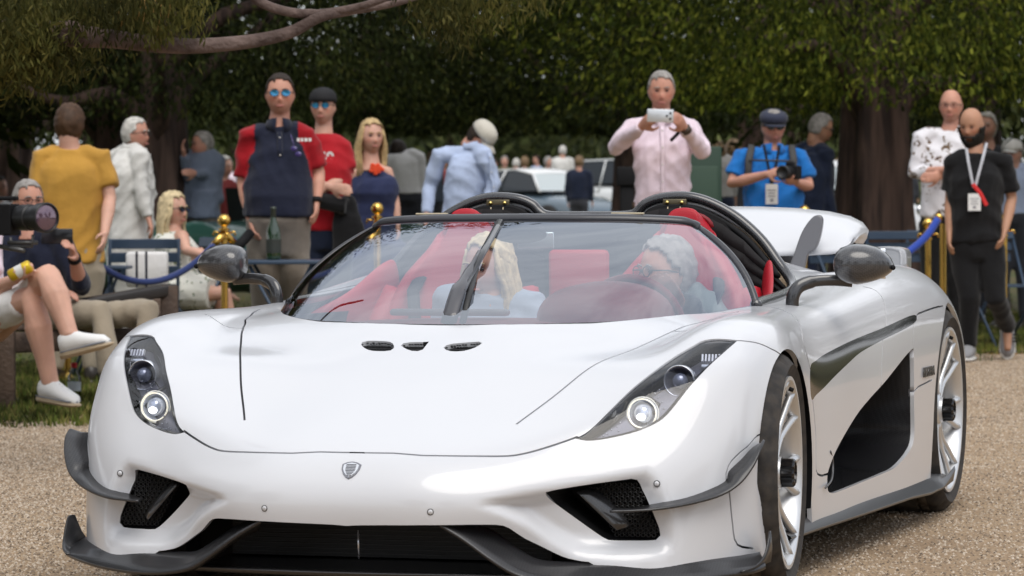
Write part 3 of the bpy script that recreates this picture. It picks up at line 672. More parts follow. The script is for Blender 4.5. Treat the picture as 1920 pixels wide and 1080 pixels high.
# wheels -------------------------------------------------------------------
tyre_m=mat('tyre_rubber',(.030,.028,.027),rough=.75,spec=.3,col2=(.050,.043,.037),vscale=30)
rim_m=mat('silver_alloy',(.66,.67,.68),rough=.36,metal=.75)
def wheel(side,x_out,y,R_,Rr,wd,steer=0):
    wroot=MB(); n=120; prof=[(Rr-.012,-.018),(Rr+.006,-.006),(Rr+.018,0.0),((Rr+R_)/2,.010),(R_-.030,.004),(R_-.014,-.010),(R_-.006,-.022),(R_-.001,-.036),(R_,-.05),(R_,-.075),(R_-.007,-.078),(R_-.007,-.086),(R_,-.089),(R_,-wd/2+.006),(R_-.007,-wd/2+.003),(R_-.007,-wd/2-.003)]
    full=prof+[(r,-wd-h) for r,h in prof[::-1]]
    V=[];m=len(full)
    for j,(r,h) in enumerate(full):
        tread=4<j<m-5
        for k in range(n):
            a=2*math.pi*k/n; rr=r
            sh=(h*18 if tread else 0)
            if tread and (k+int(round(-h*60)))%5==0: rr-=.009
            V.append((h*side,rr*math.cos(a),rr*math.sin(a)))
    wroot.add(V,[(i*n+k,i*n+(k+1)%n,(i+1)*n+(k+1)%n,(i+1)*n+k) for i in range(m-1) for k in range(n)])
    wroot.MI=[1 if 7<i<m-8 else 0 for i in range(m-1) for k in range(n)]
    wo=wroot.build('wheel',[tyre_m,mat('dusty_tread',(.15,.12,.09),rough=.9,col2=(.07,.056,.042),vscale=25)],CAR,auto=32); wo.location=(side*x_out,y,R_); wo.rotation_euler=(0,0,steer)
    g=MB(); g.lathe([(Rr-.004,-.010),(Rr+.005,-.004),(Rr+.004,.002),(Rr-.006,.002),(Rr-.014,-.006),(Rr-.020,-.03),(Rr-.03,-.12),(Rr-.035,-wd+.02),(Rr-.0,-wd+.01)],(0,0,0),64,axis='x'); 
    for i in range(len(g.V)): g.V[i]=(g.V[i][0]*side,g.V[i][1],g.V[i][2])
    g.build('rim_barrel',rim_m,wo,auto=40)
    g=MB(); g.lathe([(.02,-.13),(Rr*.75,-.13),(Rr*.76,-.14)],(0,0,0),40,axis='x'); 
    for i in range(len(g.V)): g.V[i]=(g.V[i][0]*side,g.V[i][1],g.V[i][2])
    g.build('brake_disc',mat('brake_disc',(.16,.15,.14),rough=.4,metal=.8),wo)
    g=MB(); g.tube([(-.10*side,.0,.16),(-.10*side,.10,.13),(-.10*side,.16,.03)],(.05,.035),8); g.build('brake_caliper',mat('caliper_dark',(.05,.05,.05),rough=.4),wo)
    for k in range(7):
        a=2*math.pi*k/7+.12; Rx=rot(rx=a)
        for sgn in (-1,1):
            P=spline([(-.048,sgn*.009,.045),(-.046,sgn*.016,.12),(-.030,sgn*.032,.19),(-.012,sgn*.050,Rr-.012)],10); P=P@Rx.T; P[:,0]*=side
            g=MB(); g.tube(P,[(.013,.013)]*4+[(.011,.011)]*3+[(.012,.011)]*3,8,up=(1,0,0)); g.build('spoke',rim_m,wo)
    g=MB(); g.lathe([(.078,-.06),(.076,-.045),(.06,-.04),(.045,-.03),(.043,-.02)],(0,0,0),32,axis='x')
    for i in range(len(g.V)): g.V[i]=(g.V[i][0]*side,g.V[i][1],g.V[i][2])
    g.build('hub',rim_m,wo,auto=30)
    g=MB(); V=[];n=36
    for j,(r,h) in enumerate([(.040,-.02),(.040,.012),(.034,.018),(.030,.018),(.028,.006),(.001,.006)]):
        for k in range(n): a=2*math.pi*k/n; rr=r*(1.0 if (k//2)%2 or j>2 else .86); V.append((h*side,rr*math.cos(a),rr*math.sin(a)))
    g.add(V,[(i*n+k,i*n+(k+1)%n,(i+1)*n+(k+1)%n,(i+1)*n+k) for i in range(5) for k in range(n)]); g.build('centre_lock_nut',gblack,wo,smooth=False)
    g=MB(); g.tube([(.0,0,Rr-.03),(-.0+.012*side,0,Rr-.035)],.006,8); g.build('tyre_valve',mblack,wo)
    return wo
for side in (1,-1):
    wheel(side,.972,0,.334,.262,.265,steer=math.radians(4.0)); wheel(side,.985,2.662,.3575,.282,.345)
# windscreen ---------------------------------------------------------------
Bc=spline([(0,-.078,.738),(.2,-.055,.739),(.35,-.002,.742),(.437,.048,.744),(.545,.160,.750),(.64,.345,.757),(.70,.53,.763),(.733,.68,.770)],40)
Tc=spline([(0,.74,1.032),(.15,.748,1.031),(.28,.765,1.030),(.38,.787,1.027),(.44,.81,1.024),(.48,.83,1.020),(.50,.85,1.012),(.515,.858,1.002)],40)
def screen_pts(side,o=0):
    rows=[]
    for s_ in np.linspace(0,1,18):
        P=Bc*(1-s_)+Tc*s_; b=4*s_*(1-s_); t=np.linspace(0,1,40)[:,None]
        P=P+b*(np.array([[0,-.022,.030]])*(1-t)+np.array([[.030,-.004,.012]])*t); rows.append(P*[side,1,1])
    return np.array(rows)
R1=screen_pts(1); R0=screen_pts(-1)[:,::-1]; full=np.concatenate([R0[:,:-1],R1],1)
g=MB(); g.grid(full); ws=g.build('windscreen',screen,CAR)
frame=mat('windscreen_frame_black',(.035,.036,.042),rough=.35,coat=.3)
top=full[-1]; g=MB(); g.tube(top+[0,.004,.004],(.016,.010),8,up=(0,-.6,.8)); g.build('header_bar',frame,CAR)
for side in (1,-1):
    e=screen_pts(side)[:,-1]; g=MB(); g.tube(e+[0,.004,0],(.012,.011),8); g.build('windscreen_pillar',frame,CAR)
g=MB(); g.tube(full[0]+[0,.004,-.002],(.006,.004),6); g.build('windscreen_seal',rubberseal,CAR)
g=MB(); g.box((0,.10,.69),(1.0,.30,.01)); g.build('scuttle_panel',mblack,CAR,smooth=False)
# wiper: arm and blade rising from the base of the screen
def onscreen(px,off=.012):
    pj=proj(full); d=((pj-np.array(px))**2).sum(2); i,j=np.unravel_index(d.argmin(),d.shape); i=min(max(i,1),16); q=full[i,j]
    n=np.cross(full[i,j+1]-full[i,j-1],full[i+1,j]-full[i-1,j]); n/=np.linalg.norm(n); 
    if n[1]>0: n=-n
    p_=at(px[0],px[1],D=(q-CAMP)@FW); return p_+n*off
w1=[onscreen(p_,o) for p_,o in (((938,424),.014),((922,455),.016),((905,487),.018),((885,525),.02),((868,560),.022))]
g=MB(); g.tube(spline(w1,12),(.012,.009),8); wip=g.build('windscreen_wiper',mat('wiper_black',(.02,.02,.022),rough=.3,coat=.6),CAR)
w2=[onscreen(p_,o) for p_,o in (((900,485),.02),((876,530),.024),((860,562),.024),((842,613),.014))]
g=MB(); g.tube(spline(w2,12),[(.006,.008)]*3+[(.014,.008)]*3+[(.024,.008)]*6,8); g.build('wiper_arm',mat('wiper_arm_grey',(.06,.06,.068),rough=.35,coat=.5),wip)
w3=[onscreen(p_,o) for p_,o in (((893,510),.012),((880,560),.012),((868,611),.010))]
g=MB(); g.tube(w3,(.010,.005),6); g.build('wiper_blade',rubberseal,wip)
# hoops behind the seats, sill seals
hp=[(0,1.5,1.036),(.10,1.5,1.036),(.145,1.5,1.040),(.168,1.5,1.054),(.190,1.5,1.075),(.235,1.5,1.092),(.304,1.5,1.099),(.366,1.5,1.091),(.435,1.5,1.064),(.505,1.495,1.021),(.575,1.48,.960),(.632,1.455,.892),(.680,1.415,.838),(.704,1.34,.808),(.716,1.2,.796),(.722,1.0,.787),(.726,.8,.780),(.730,.68,.774)]
H1=spline(hp,110); HP=np.vstack([(H1*[-1,1,1])[:0:-1],H1])
g=MB(); g.tube(HP,(.017,.020),10,up=(0,1,0)); g.build('roll_hoop',carbon_mat('hoop_carbon',(.03,.03,.033),.25,.9),CAR)
H2=H1[:78]; inn=H2-np.stack([0*H2[:,0],0*H2[:,0]+.01,0*H2[:,0]],1); cx=.36
In=[]; 
for p_ in H2:
    c=np.array([.36,1.47,.93]); d=c-p_; d[1]=0; L=np.linalg.norm(d); In.append(p_+d/L*min(.034,L*.3)+[0,-.03,0] if p_[0]>.15 else p_+[0,-.03,-.022])
In=np.array(In); IP=np.vstack([(In*[-1,1,1])[:0:-1],In]); g=MB(); g.tube(IP,(.010,.012),8,up=(0,1,0)); g.build('hoop_inner_trim',mblack,CAR)
for sx in (-1,1):
    g=MB(); g.box((sx*.295,1.468,1.079),(.078,.012,.024)); lp=g.build('latch_plate',mat('bronze_plate',(.13,.11,.07),rough=.35,metal=.7),CAR,bevel=.003)
    for d in (-.024,.024): g=MB(); g.lathe([(.0065,0),(.0065,.004),(.001,.006)],(sx*.295+d,1.462,1.080),8,R=rot(rx=math.pi/2)); g.build('bolt',mat('gold_bolt',(.8,.62,.22),rough=.3,metal=1),lp)
    for d in (-.019,.022): g=MB(); g.tube([(sx*.295+d,1.45,1.066),(sx*.295+d,1.44,1.03)],.0022,6); g.build('latch_pin',mat('pin_metal',(.6,.5,.35),rough=.4,metal=.7),lp)
    g=MB(); g.box((sx*.31+.0,.80,1.047),(.10,.02,.006)); g.build('header_latch_cover',mat('beige_plastic',(.5,.43,.30),rough=.5),CAR,bevel=.002)
# engine cover with two humps
def prof(x): return np.interp(abs(x),[p_[0] for p_ in hp[:13]],[p_[2] for p_ in hp[:13]])
xs=np.linspace(-.66,.66,67); rows=[]
for yv in np.linspace(1.50,3.0,24):
    f=(yv-1.5)/1.5; xw=np.interp(yv,[1.5,1.8,2.3,3.0],[1,.93,.82,.8]); zb=np.interp(yv,[1.5,2.0,2.6,3.0],[.86,.85,.84,.81]); k=(1-f)**1.3
    x_=xs*xw; rows.append(np.stack([x_,np.full(67,yv+(.0)),zb+(prof(xs)-.86-.012)*k*np.where(abs(xs)<.14,.9,1)],1))
g=MB(); g.grid(np.array(rows)); o=g.build('engine_cover',white,CAR); m_=o.modifiers.new('solid','SOLIDIFY'); m_.thickness=.01; m_.offset=-1
# raised rear wing
xo=np.array([0,.15,.3,.42,.50,.545,.566,.560,.54]); zt=np.array([1.064,1.063,1.056,1.043,1.025,1.003,.975,.945,.915]); zb=np.array([.888,.888,.889,.891,.895,.900,.908,.914,.914])
rows=[]
xo=xo*.985; Xw=np.concatenate([-xo[::-1],xo[1:]]); ZT=np.concatenate([zt[::-1],zt[1:]]); ZB=np.concatenate([zb[::-1],zb[1:]])
EK=np.clip((ZT-ZB)/.15,0,1)
for s_,th in ((0,0),(.04,.012),(.3,.016),(.7,.012),(.97,.004),(1,0)):
    th=th*EK
    rows.append(np.stack([Xw,3.02+.42*s_+0*Xw,ZB+(ZT-ZB)*s_+th+.02*math.sin(s_*3.14)],1))
for s_,th in ((.97,.004),(.6,.014),(.2,.02),(.03,.012),(0,0)):
    th=th*EK
    rows.append(np.stack([Xw,3.02+.42*s_+0*Xw,ZB+(ZT-ZB)*s_-th+.02*math.sin(s_*3.14)],1))
g=MB(); g.grid(np.array(rows)); g.build('rear_wing',white,CAR)
for sx in (-1,1):
    ol=spline([at(x_,y_,y=2.97) for x_,y_ in ((1474,520),(1487,475),(1500,436),(1516,411),(1529,403),(1538,410),(1537,434),(1531,458),(1523,470),(1513,476),(1502,515))],44,True)*[sx,1,1]; ol[:,1]+= (ol[:,2]-.8)*.15
    g=MB(); n_=44; g.add(np.vstack([ol,ol*[1,1,1]+[0,.03,0]]),[tuple(range(n_)),tuple(range(2*n_-1,n_-1,-1))]+[(k,(k+1)%n_,n_+(k+1)%n_,n_+k) for k in range(n_)]); g.build('wing_strut',mat('strut_grey',(.12,.12,.13),rough=.35,coat=.4),CAR,smooth=False,bevel=.006)
    g=MB(); a=spline([(sx*.60,3.12,.83),(sx*.61,3.12,.905),(sx*.66,3.1,.917),(sx*.72,3.08,.912),(sx*.745,3.07,.895),(sx*.75,3.05,.84)],18); g.grid(np.stack([a,a+[0,.2,0]])); o=g.build('tail_flap',mat('flap_grey',(.35,.36,.38),rough=.3,coat=.5),CAR); m_=o.modifiers.new('solid','SOLIDIFY'); m_.thickness=.008
    g=MB(); g.add(np.vstack([a,a+[0,.012,0]]),[tuple(range(18)),tuple(range(18,36))]); g.build('tail_flap_face',mat('flap_grey',(.35,.36,.38)),CAR,smooth=False)
# cabin --------------------------------------------------------------------
red=mat('red_leather',(.40,.010,.022),rough=.42,spec=.4,bump=.15,bscale=300)
blk=mat('black_alcantara',(.012,.011,.012),rough=.8)
g=MB(); g.box((0,.9,.30),(1.3,1.3,.04)); g.box((0,1.56,.55),(1.0,.04,.5)); g.box((0,.2,.48),(1.3,.03,.4))
for sx in (-1,1): g.box((sx*.68,.85,.52),(.03,1.35,.44))
g.build('cabin_tub',blk,CAR,smooth=False)
g=MB(); xs=np.linspace(-.66,.66,20); rows=[]
for yv,zv in ((.08,.70),(.25,.735),(.45,.742),(.55,.72),(.57,.62)): rows.append(np.stack([xs,yv+.25*(xs/.66)**2*(1 if yv<.3 else .3),zv-.03*(xs/.66)**2],1))
g.grid(np.array(rows)); o=g.build('dashboard',red,CAR); m_=o.modifiers.new('solid','SOLIDIFY'); m_.thickness=.02
g=MB(); g.box((-.13,.40,.758),(.36,.05,.02)); g.build('dash_trim_bar',mat('pale_grey_trim',(.45,.52,.55),rough=.3),CAR,bevel=.008)
# instrument binnacle: red hood
rows=[]
for yv,k in ((.30,.45),(.34,.82),(.42,.98),(.52,1.0),(.56,.95)):
    t=np.linspace(0,math.pi,20); rows.append(np.stack([.325-.20*k*np.cos(t),yv+0*t,.715+.135*k*np.sin(t)**.7],1))
g=MB(); g.grid(np.array(rows)); n_=20; g.F.append(tuple(range(20))); g.MI.append(0); g.build('instrument_binnacle',red,CAR)
g=MB(); t=np.linspace(0,2*math.pi,33); g.tube([(.36+.155*math.cos(a),.66-.10*math.sin(a)*.4,.700+.155*math.sin(a)) for a in t],.014,8,cap=False); g.build('steering_wheel',red,CAR)
for sx in (-1,1):
    x0=sx*.36; lbl=None
    rows=[]
    for z_,y_,hw,th in ((.36,.95,.24,.0),(.45,1.20,.25,.0),(.60,1.26,.26,0),(.75,1.30,.25,0),(.86,1.33,.20,0),(.93,1.345,.13,0),(.99,1.36,.105,0),(1.02,1.363,.092,0),(1.035,1.367,.086,0),(1.047,1.372,.078,0)):
        r=[]
        for u in np.linspace(-1,1,15): r.append((x0+u*hw,y_-.07*abs(u)**3*(1 if z_<.9 else .3)+(.0),z_-(.035*u*u if z_>1.01 else 0)))
        rows.append(r)
    g=MB(); g.grid(np.array(rows)); o=g.build('seat',red,CAR); m_=o.modifiers.new('solid','SOLIDIFY'); m_.thickness=.06; m_.offset=-1; o.modifiers.new('sub','SUBSURF').levels=1; o.modifiers['sub'].render_levels=1
    for u in (-1,1):
        g=MB(); g.tube(spline([(x0+u*.24,.95,.50),(x0+u*.265,1.15,.62),(x0+u*.255,1.2,.70),(x0+u*.22,1.26,.80)],14),(.04,.03),8); g.build('seat_bolster',red,o)
    g=MB(); g.tube([(x0+.082*math.cos(a),1.352,1.0+.045*math.sin(a)) for a in np.linspace(0,math.pi,12)],.008,6); g.build('headrest_piping',mat('dark_red_piping',(.2,.005,.01),rough=.5),o)
    # quilted bulkhead under the hoop, red door card
    P=[]; 
    for i in range(9):
        for j in range(7):
            u=i/8; v=j/6; x_=.12+.555*u; zt_=prof(x_)-.035; z_=.70+(zt_-.70)*v; P.append((sx*x_,1.40,z_))
    P=np.array(P).reshape(9,7,3)
    for i in range(8):
        for j in range(6):
            a,b,c,d=P[i,j],P[i+1,j],P[i+1,j+1],P[i,j+1]; m0=(a+b+c+d)/4; q=[a,b,c,d,(a+b)/2+[0,-.006,0],(b+c)/2+[0,-.006,0],(c+d)/2+[0,-.006,0],(d+a)/2+[0,-.006,0],m0+[0,-.022,0]]
            g=MB(); g.add(q,[(0,4,8,7),(4,1,5,8),(8,5,2,6),(7,8,6,3)]); g.build('quilted_pad',blk,CAR)
    rows=[]
    for y_,x_,z0,z1 in ((.78,.735,.56,.73),(1.0,.720,.58,.765),(1.15,.700,.60,.80),(1.28,.672,.62,.865),(1.38,.645,.64,.90)):
        rows.append([(sx*(x_-.02),y_,z0),(sx*(x_-.045),y_,(z0+z1)/2),(sx*(x_-.035),y_,z1-.01),(sx*(x_-.012),y_,z1)])
    g=MB(); g.grid(np.array(rows)); o=g.build('door_card',red,CAR); m_=o.modifiers.new('solid','SOLIDIFY'); m_.thickness=.012; o.modifiers.new('sub','SUBSURF').render_levels=2
    g=MB(); g.tube([(sx*.44,1.05,.62),(sx*.50,1.2,.80),(sx*.47,1.32,.92)],(.02,.003),6); g.build('seat_belt',blk,CAR)
g=MB(); xb=np.linspace(-.63,.63,60); g.grid([np.stack([xb,0*xb+1.455,0*xb+.45],1),np.stack([xb,0*xb+1.455,prof(xb)-.03],1)]); g.build('rear_bulkhead',blk,CAR)
g=MB(); g.box((0,1.38,.80),(.20,.03,.26)); g.build('bulkhead_cushion',red,CAR,bevel=.02)
g=MB(); g.sphere((.0,.70,.985),(.085,.018,.028),16,8); rv=g.build('rear_view_mirror',mblack,CAR)
g=MB(); g.box((.015,.82,.965),(.115,.008,.052)); g.build('rear_screen',mat('pale_mirror',(.55,.66,.68),rough=.1,metal=.5),rv,bevel=.006)
# ================================================================ PEOPLE
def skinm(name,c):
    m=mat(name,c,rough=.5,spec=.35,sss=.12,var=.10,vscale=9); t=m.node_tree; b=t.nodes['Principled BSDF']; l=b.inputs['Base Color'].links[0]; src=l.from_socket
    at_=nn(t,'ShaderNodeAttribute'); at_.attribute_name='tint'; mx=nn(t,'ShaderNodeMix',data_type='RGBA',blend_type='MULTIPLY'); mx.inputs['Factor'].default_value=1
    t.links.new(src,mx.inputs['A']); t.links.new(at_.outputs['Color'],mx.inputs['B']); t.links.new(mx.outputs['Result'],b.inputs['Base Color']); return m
def skin_tint_shade(V,fem):  # redness, lips and stubble; sockets, nostrils, creases and mouth line carry painted shade
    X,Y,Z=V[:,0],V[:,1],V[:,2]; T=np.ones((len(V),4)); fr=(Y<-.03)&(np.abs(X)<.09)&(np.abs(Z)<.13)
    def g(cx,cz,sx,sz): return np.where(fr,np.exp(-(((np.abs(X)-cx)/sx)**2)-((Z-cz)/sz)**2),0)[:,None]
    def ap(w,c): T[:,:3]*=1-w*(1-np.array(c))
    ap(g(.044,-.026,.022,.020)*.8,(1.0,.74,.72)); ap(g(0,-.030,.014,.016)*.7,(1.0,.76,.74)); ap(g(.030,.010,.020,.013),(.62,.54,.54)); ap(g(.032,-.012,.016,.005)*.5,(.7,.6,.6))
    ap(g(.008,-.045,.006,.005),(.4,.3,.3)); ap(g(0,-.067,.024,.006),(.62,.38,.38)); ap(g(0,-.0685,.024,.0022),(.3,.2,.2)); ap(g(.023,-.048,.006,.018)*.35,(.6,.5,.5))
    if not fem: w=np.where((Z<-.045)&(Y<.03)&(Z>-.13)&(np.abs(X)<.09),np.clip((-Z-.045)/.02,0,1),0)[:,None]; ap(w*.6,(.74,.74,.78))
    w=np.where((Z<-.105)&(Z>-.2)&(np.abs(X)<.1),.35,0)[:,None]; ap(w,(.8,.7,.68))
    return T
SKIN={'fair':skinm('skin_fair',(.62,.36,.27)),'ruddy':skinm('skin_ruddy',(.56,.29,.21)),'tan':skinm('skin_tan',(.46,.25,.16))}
HAIR={k:mat('hair_'+k,c,rough=.55,var=.28,vscale=30,bump=.15,bscale=90,spec=.3) for k,c in dict(brown=(.075,.04,.022),darkbrown=(.03,.02,.014),grey=(.30,.28,.26),white=(.55,.53,.49),blonde=(.50,.36,.18),palegold=(.62,.50,.30),black=(.012,.011,.01),sand=(.20,.13,.07)).items()}
def cloth(name,c,var=.12,**k):
    return mat(name,c,rough=.85,spec=.2,sheen=.15,var=var,vscale=3.5,bump=.35,bscale=14,**k)
def remesh(mb,vox,sm=3,fold=0,ff=7,seed=0):
    """one continuous surface from overlapping solids: returns V,N,F"""
    me=bpy.data.meshes.new('tmp'); me.from_pydata([tuple(v) for v in mb.V],[],mb.F); o=bpy.data.objects.new('tmp',me); COL.objects.link(o)
    m=o.modifiers.new('r','REMESH'); m.mode='VOXEL'; m.voxel_size=vox; m.use_smooth_shade=True
    s=o.modifiers.new('s','SMOOTH'); s.iterations=sm; s.factor=.5
    dg=bpy.context.evaluated_depsgraph_get(); e=o.evaluated_get(dg).to_mesh()
    n=len(e.vertices); V=np.empty(n*3); e.vertices.foreach_get('co',V); V=V.reshape(-1,3); N=np.empty(n*3); e.vertex_normals.foreach_get('vector',N); N=N.reshape(-1,3)
    lt=np.empty(len(e.polygons),int); e.polygons.foreach_get('loop_total',lt); lv=np.empty(len(e.loops),int); e.loops.foreach_get('vertex_index',lv)
    F=[];k=0
    if (lt==4).all(): F=lv.reshape(-1,4)
    else:
        for t in lt: F.append(tuple(lv[k:k+t])); k+=t
    o.evaluated_get(dg).to_mesh_clear(); bpy.data.objects.remove(o); bpy.data.meshes.remove(me)
    if fold:
        q=V*np.array([1,1,.8])*ff+seed*3.7
        rs=np.random.default_rng(int(seed*10)+3); q=q+.5*np.sin(q[:,[1,2,0]]*.7+rs.random(3)*6); w=0
        for j in range(7):
            kd=rs.normal(size=3)*np.array([1,1,.75]); kd*=(.8+.42*j)/np.linalg.norm(kd); ph_=rs.random()*6.3; gate=.5+.5*np.sin(q@(rs.normal(size=3)*.45)+ph_*2); w=w+(1-1.7*np.abs(np.sin(q@kd+ph_)))*gate*(1.25-.12*j)
        w=w*1.0
        V=V+N*((w+.9)*fold)[:,None]
    return V,N,F
def fastmesh(name,V,F,m,parent,smooth=True):
    V=np.asarray(V,np.float32); me=bpy.data.meshes.new(name)
    F=np.asarray(F) if not isinstance(F,np.ndarray) else F
    if F.ndim==2:
        k=F.shape[1]; me.vertices.add(len(V)); me.vertices.foreach_set('co',V.ravel()); me.loops.add(F.size); me.loops.foreach_set('vertex_index',F.ravel().astype(np.int32))
        me.polygons.add(len(F)); me.polygons.foreach_set('loop_start',np.arange(0,F.size,k,dtype=np.int32)); 
        me.polygons.foreach_set('use_smooth',np.full(len(F),smooth)); me.update(calc_edges=True)
    else: me.from_pydata(V.tolist(),[],[tuple(map(int,f)) for f in F]); me.polygons.foreach_set('use_smooth',[smooth]*len(me.polygons))
    o=bpy.data.objects.new(name,me); COL.objects.link(o)
    if m: me.materials.append(m)
    if parent is not None: o.parent=parent
    return o
def head_shape(s=1.0,fat=0,fem=False):
    """head in its own frame: face towards -Y, origin at the middle of the head, height about 0.235*s"""
    n,m=44,34; ph=np.linspace(0,math.pi,m)[:,None]; th=np.linspace(0,2*math.pi,n,endpoint=False)[None]
    x=np.sin(ph)*np.sin(th)+0*th; y=-np.sin(ph)*np.cos(th); z=np.cos(ph)+0*th
    rr=(np.sin(ph)**.82)/np.maximum(np.sin(ph),1e-6); X=x*.079*rr; Y=y*.096*rr; Z=z*.117
    face=np.clip(-y,0,1)
    low=np.clip((-Z-.005)/.11,0,1)
    X=X*(1-(.30 if fem else .22)*low**1.3+fat*.18*low)
    Y=Y+np.where(y<0,-.010*low*face,0)+np.where(y>0,-.030*low*np.clip(y,0,1),0)   # jaw forward, nape in
    flat=np.exp(-((X/.055)**2))*face; Y=Y+.006*flat*np.exp(-((Z+.01)/.05)**2)
    g=lambda cx,cz,sx,sz: np.exp(-(((np.abs(X)-cx)/sx)**2)-((Z-cz)/sz)**2)*face
    Y=Y-.021*g(0,-.030,.010,.013)-.012*g(0,-.008,.008,.020)      # nose
    Y=Y-.006*g(.013,-.034,.006,.007)
    Y=Y-.006*g(.028,.026,.020,.007)                              # brow
    Y=Y+.014*g(.030,.006,.016,.011)                              # sockets
    Y=Y-.006*g(.045,-.018,.018,.016)                             # cheek
    Y=Y-.008*g(0,-.062,.020,.005)+.004*g(0,-.068,.02,.003)-.007*g(0,-.074,.018,.005)  # lips
    Y=Y-.010*g(0,-.100,.020,.014)+.004*g(0,-.087,.02,.006)       # chin
    P=np.stack([X,Y,Z],-1)*s
    return P
def frame(fwd,up=(0,0,1)):
    """rotation whose -Y axis is fwd"""
    f=np.array(fwd,float); f/=np.linalg.norm(f); y=-f; z=np.array(up,float); x=np.cross(y,z); x/=np.linalg.norm(x); z=np.cross(x,y); return np.stack([x,y,z],1)
def hand(mb,wr,d,pn,s=1.0,curl=.5,side=1):
    """palm and five fingers; d points along the forearm, pn is the palm normal"""
    d=np.array(d,float); d/=np.linalg.norm(d); pn=np.array(pn,float); pn=pn-d*(pn@d); pn/=np.linalg.norm(pn)+1e-9; w=np.cross(d,pn)*side
    wr=np.array(wr,float)
    mb.tube([wr-d*.02*s,wr+d*.02*s,wr+d*.055*s,wr+d*.088*s],[(.026*s,.019*s),(.034*s,.019*s),(.040*s,.017*s),(.036*s,.013*s)],10,up=pn)
    for i,(o,L) in enumerate(((-.030,.066),(-.010,.078),(.011,.073),(.031,.058))):
        a=wr+d*.082*s+w*o*s; c=curl*(.75+.12*i); P=[a-d*.02*s,a]; dirv=d.copy(); an=0
        for j,f in enumerate((.45,.32,.23)):
            an+=c*(.55,.75,.5)[j]; v=d*math.cos(an)+pn*math.sin(an); P.append(P[-1]+v*L*f*s)
        mb.tube(P,[.0095*s,.0095*s,.009*s,.0082*s,.006*s],7)
    b=wr+d*.022*s-w*.030*s; t1=b+(d*.62-w*.62+pn*.35)*.042*s; t2=t1+(d*.85-w*.18+pn*.45)*.030*s; t3=t2+(d*.85+w*.1+pn*.5)*.022*s
    mb.tube([b-d*.01*s,b,t1,t2,t3],[.012*s,.015*s,.011*s,.010*s,.007*s],7)
TOR_M=[(0,.062,.062,0),(.05,.085,.072,0),(.10,.130,.086,.004),(.16,.158,.100,.006),(.26,.170,.116,0),(.40,.166,.122,-.004),(.58,.154,.116,-.006),(.75,.150,.114,-.004),(.90,.160,.118,0),(1.0,.166,.120,.004),(1.08,.156,.114,.006)]
TOR_F=[(0,.048,.050,0),(.05,.070,.058,0),(.10,.110,.072,.004),(.16,.140,.086,.004),(.25,.148,.108,-.012),(.34,.145,.118,-.018),(.45,.134,.100,-.004),(.60,.128,.092,0),(.75,.150,.102,0),(.90,.172,.116,.006),(1.0,.174,.118,.008),(1.08,.160,.110,.006)]
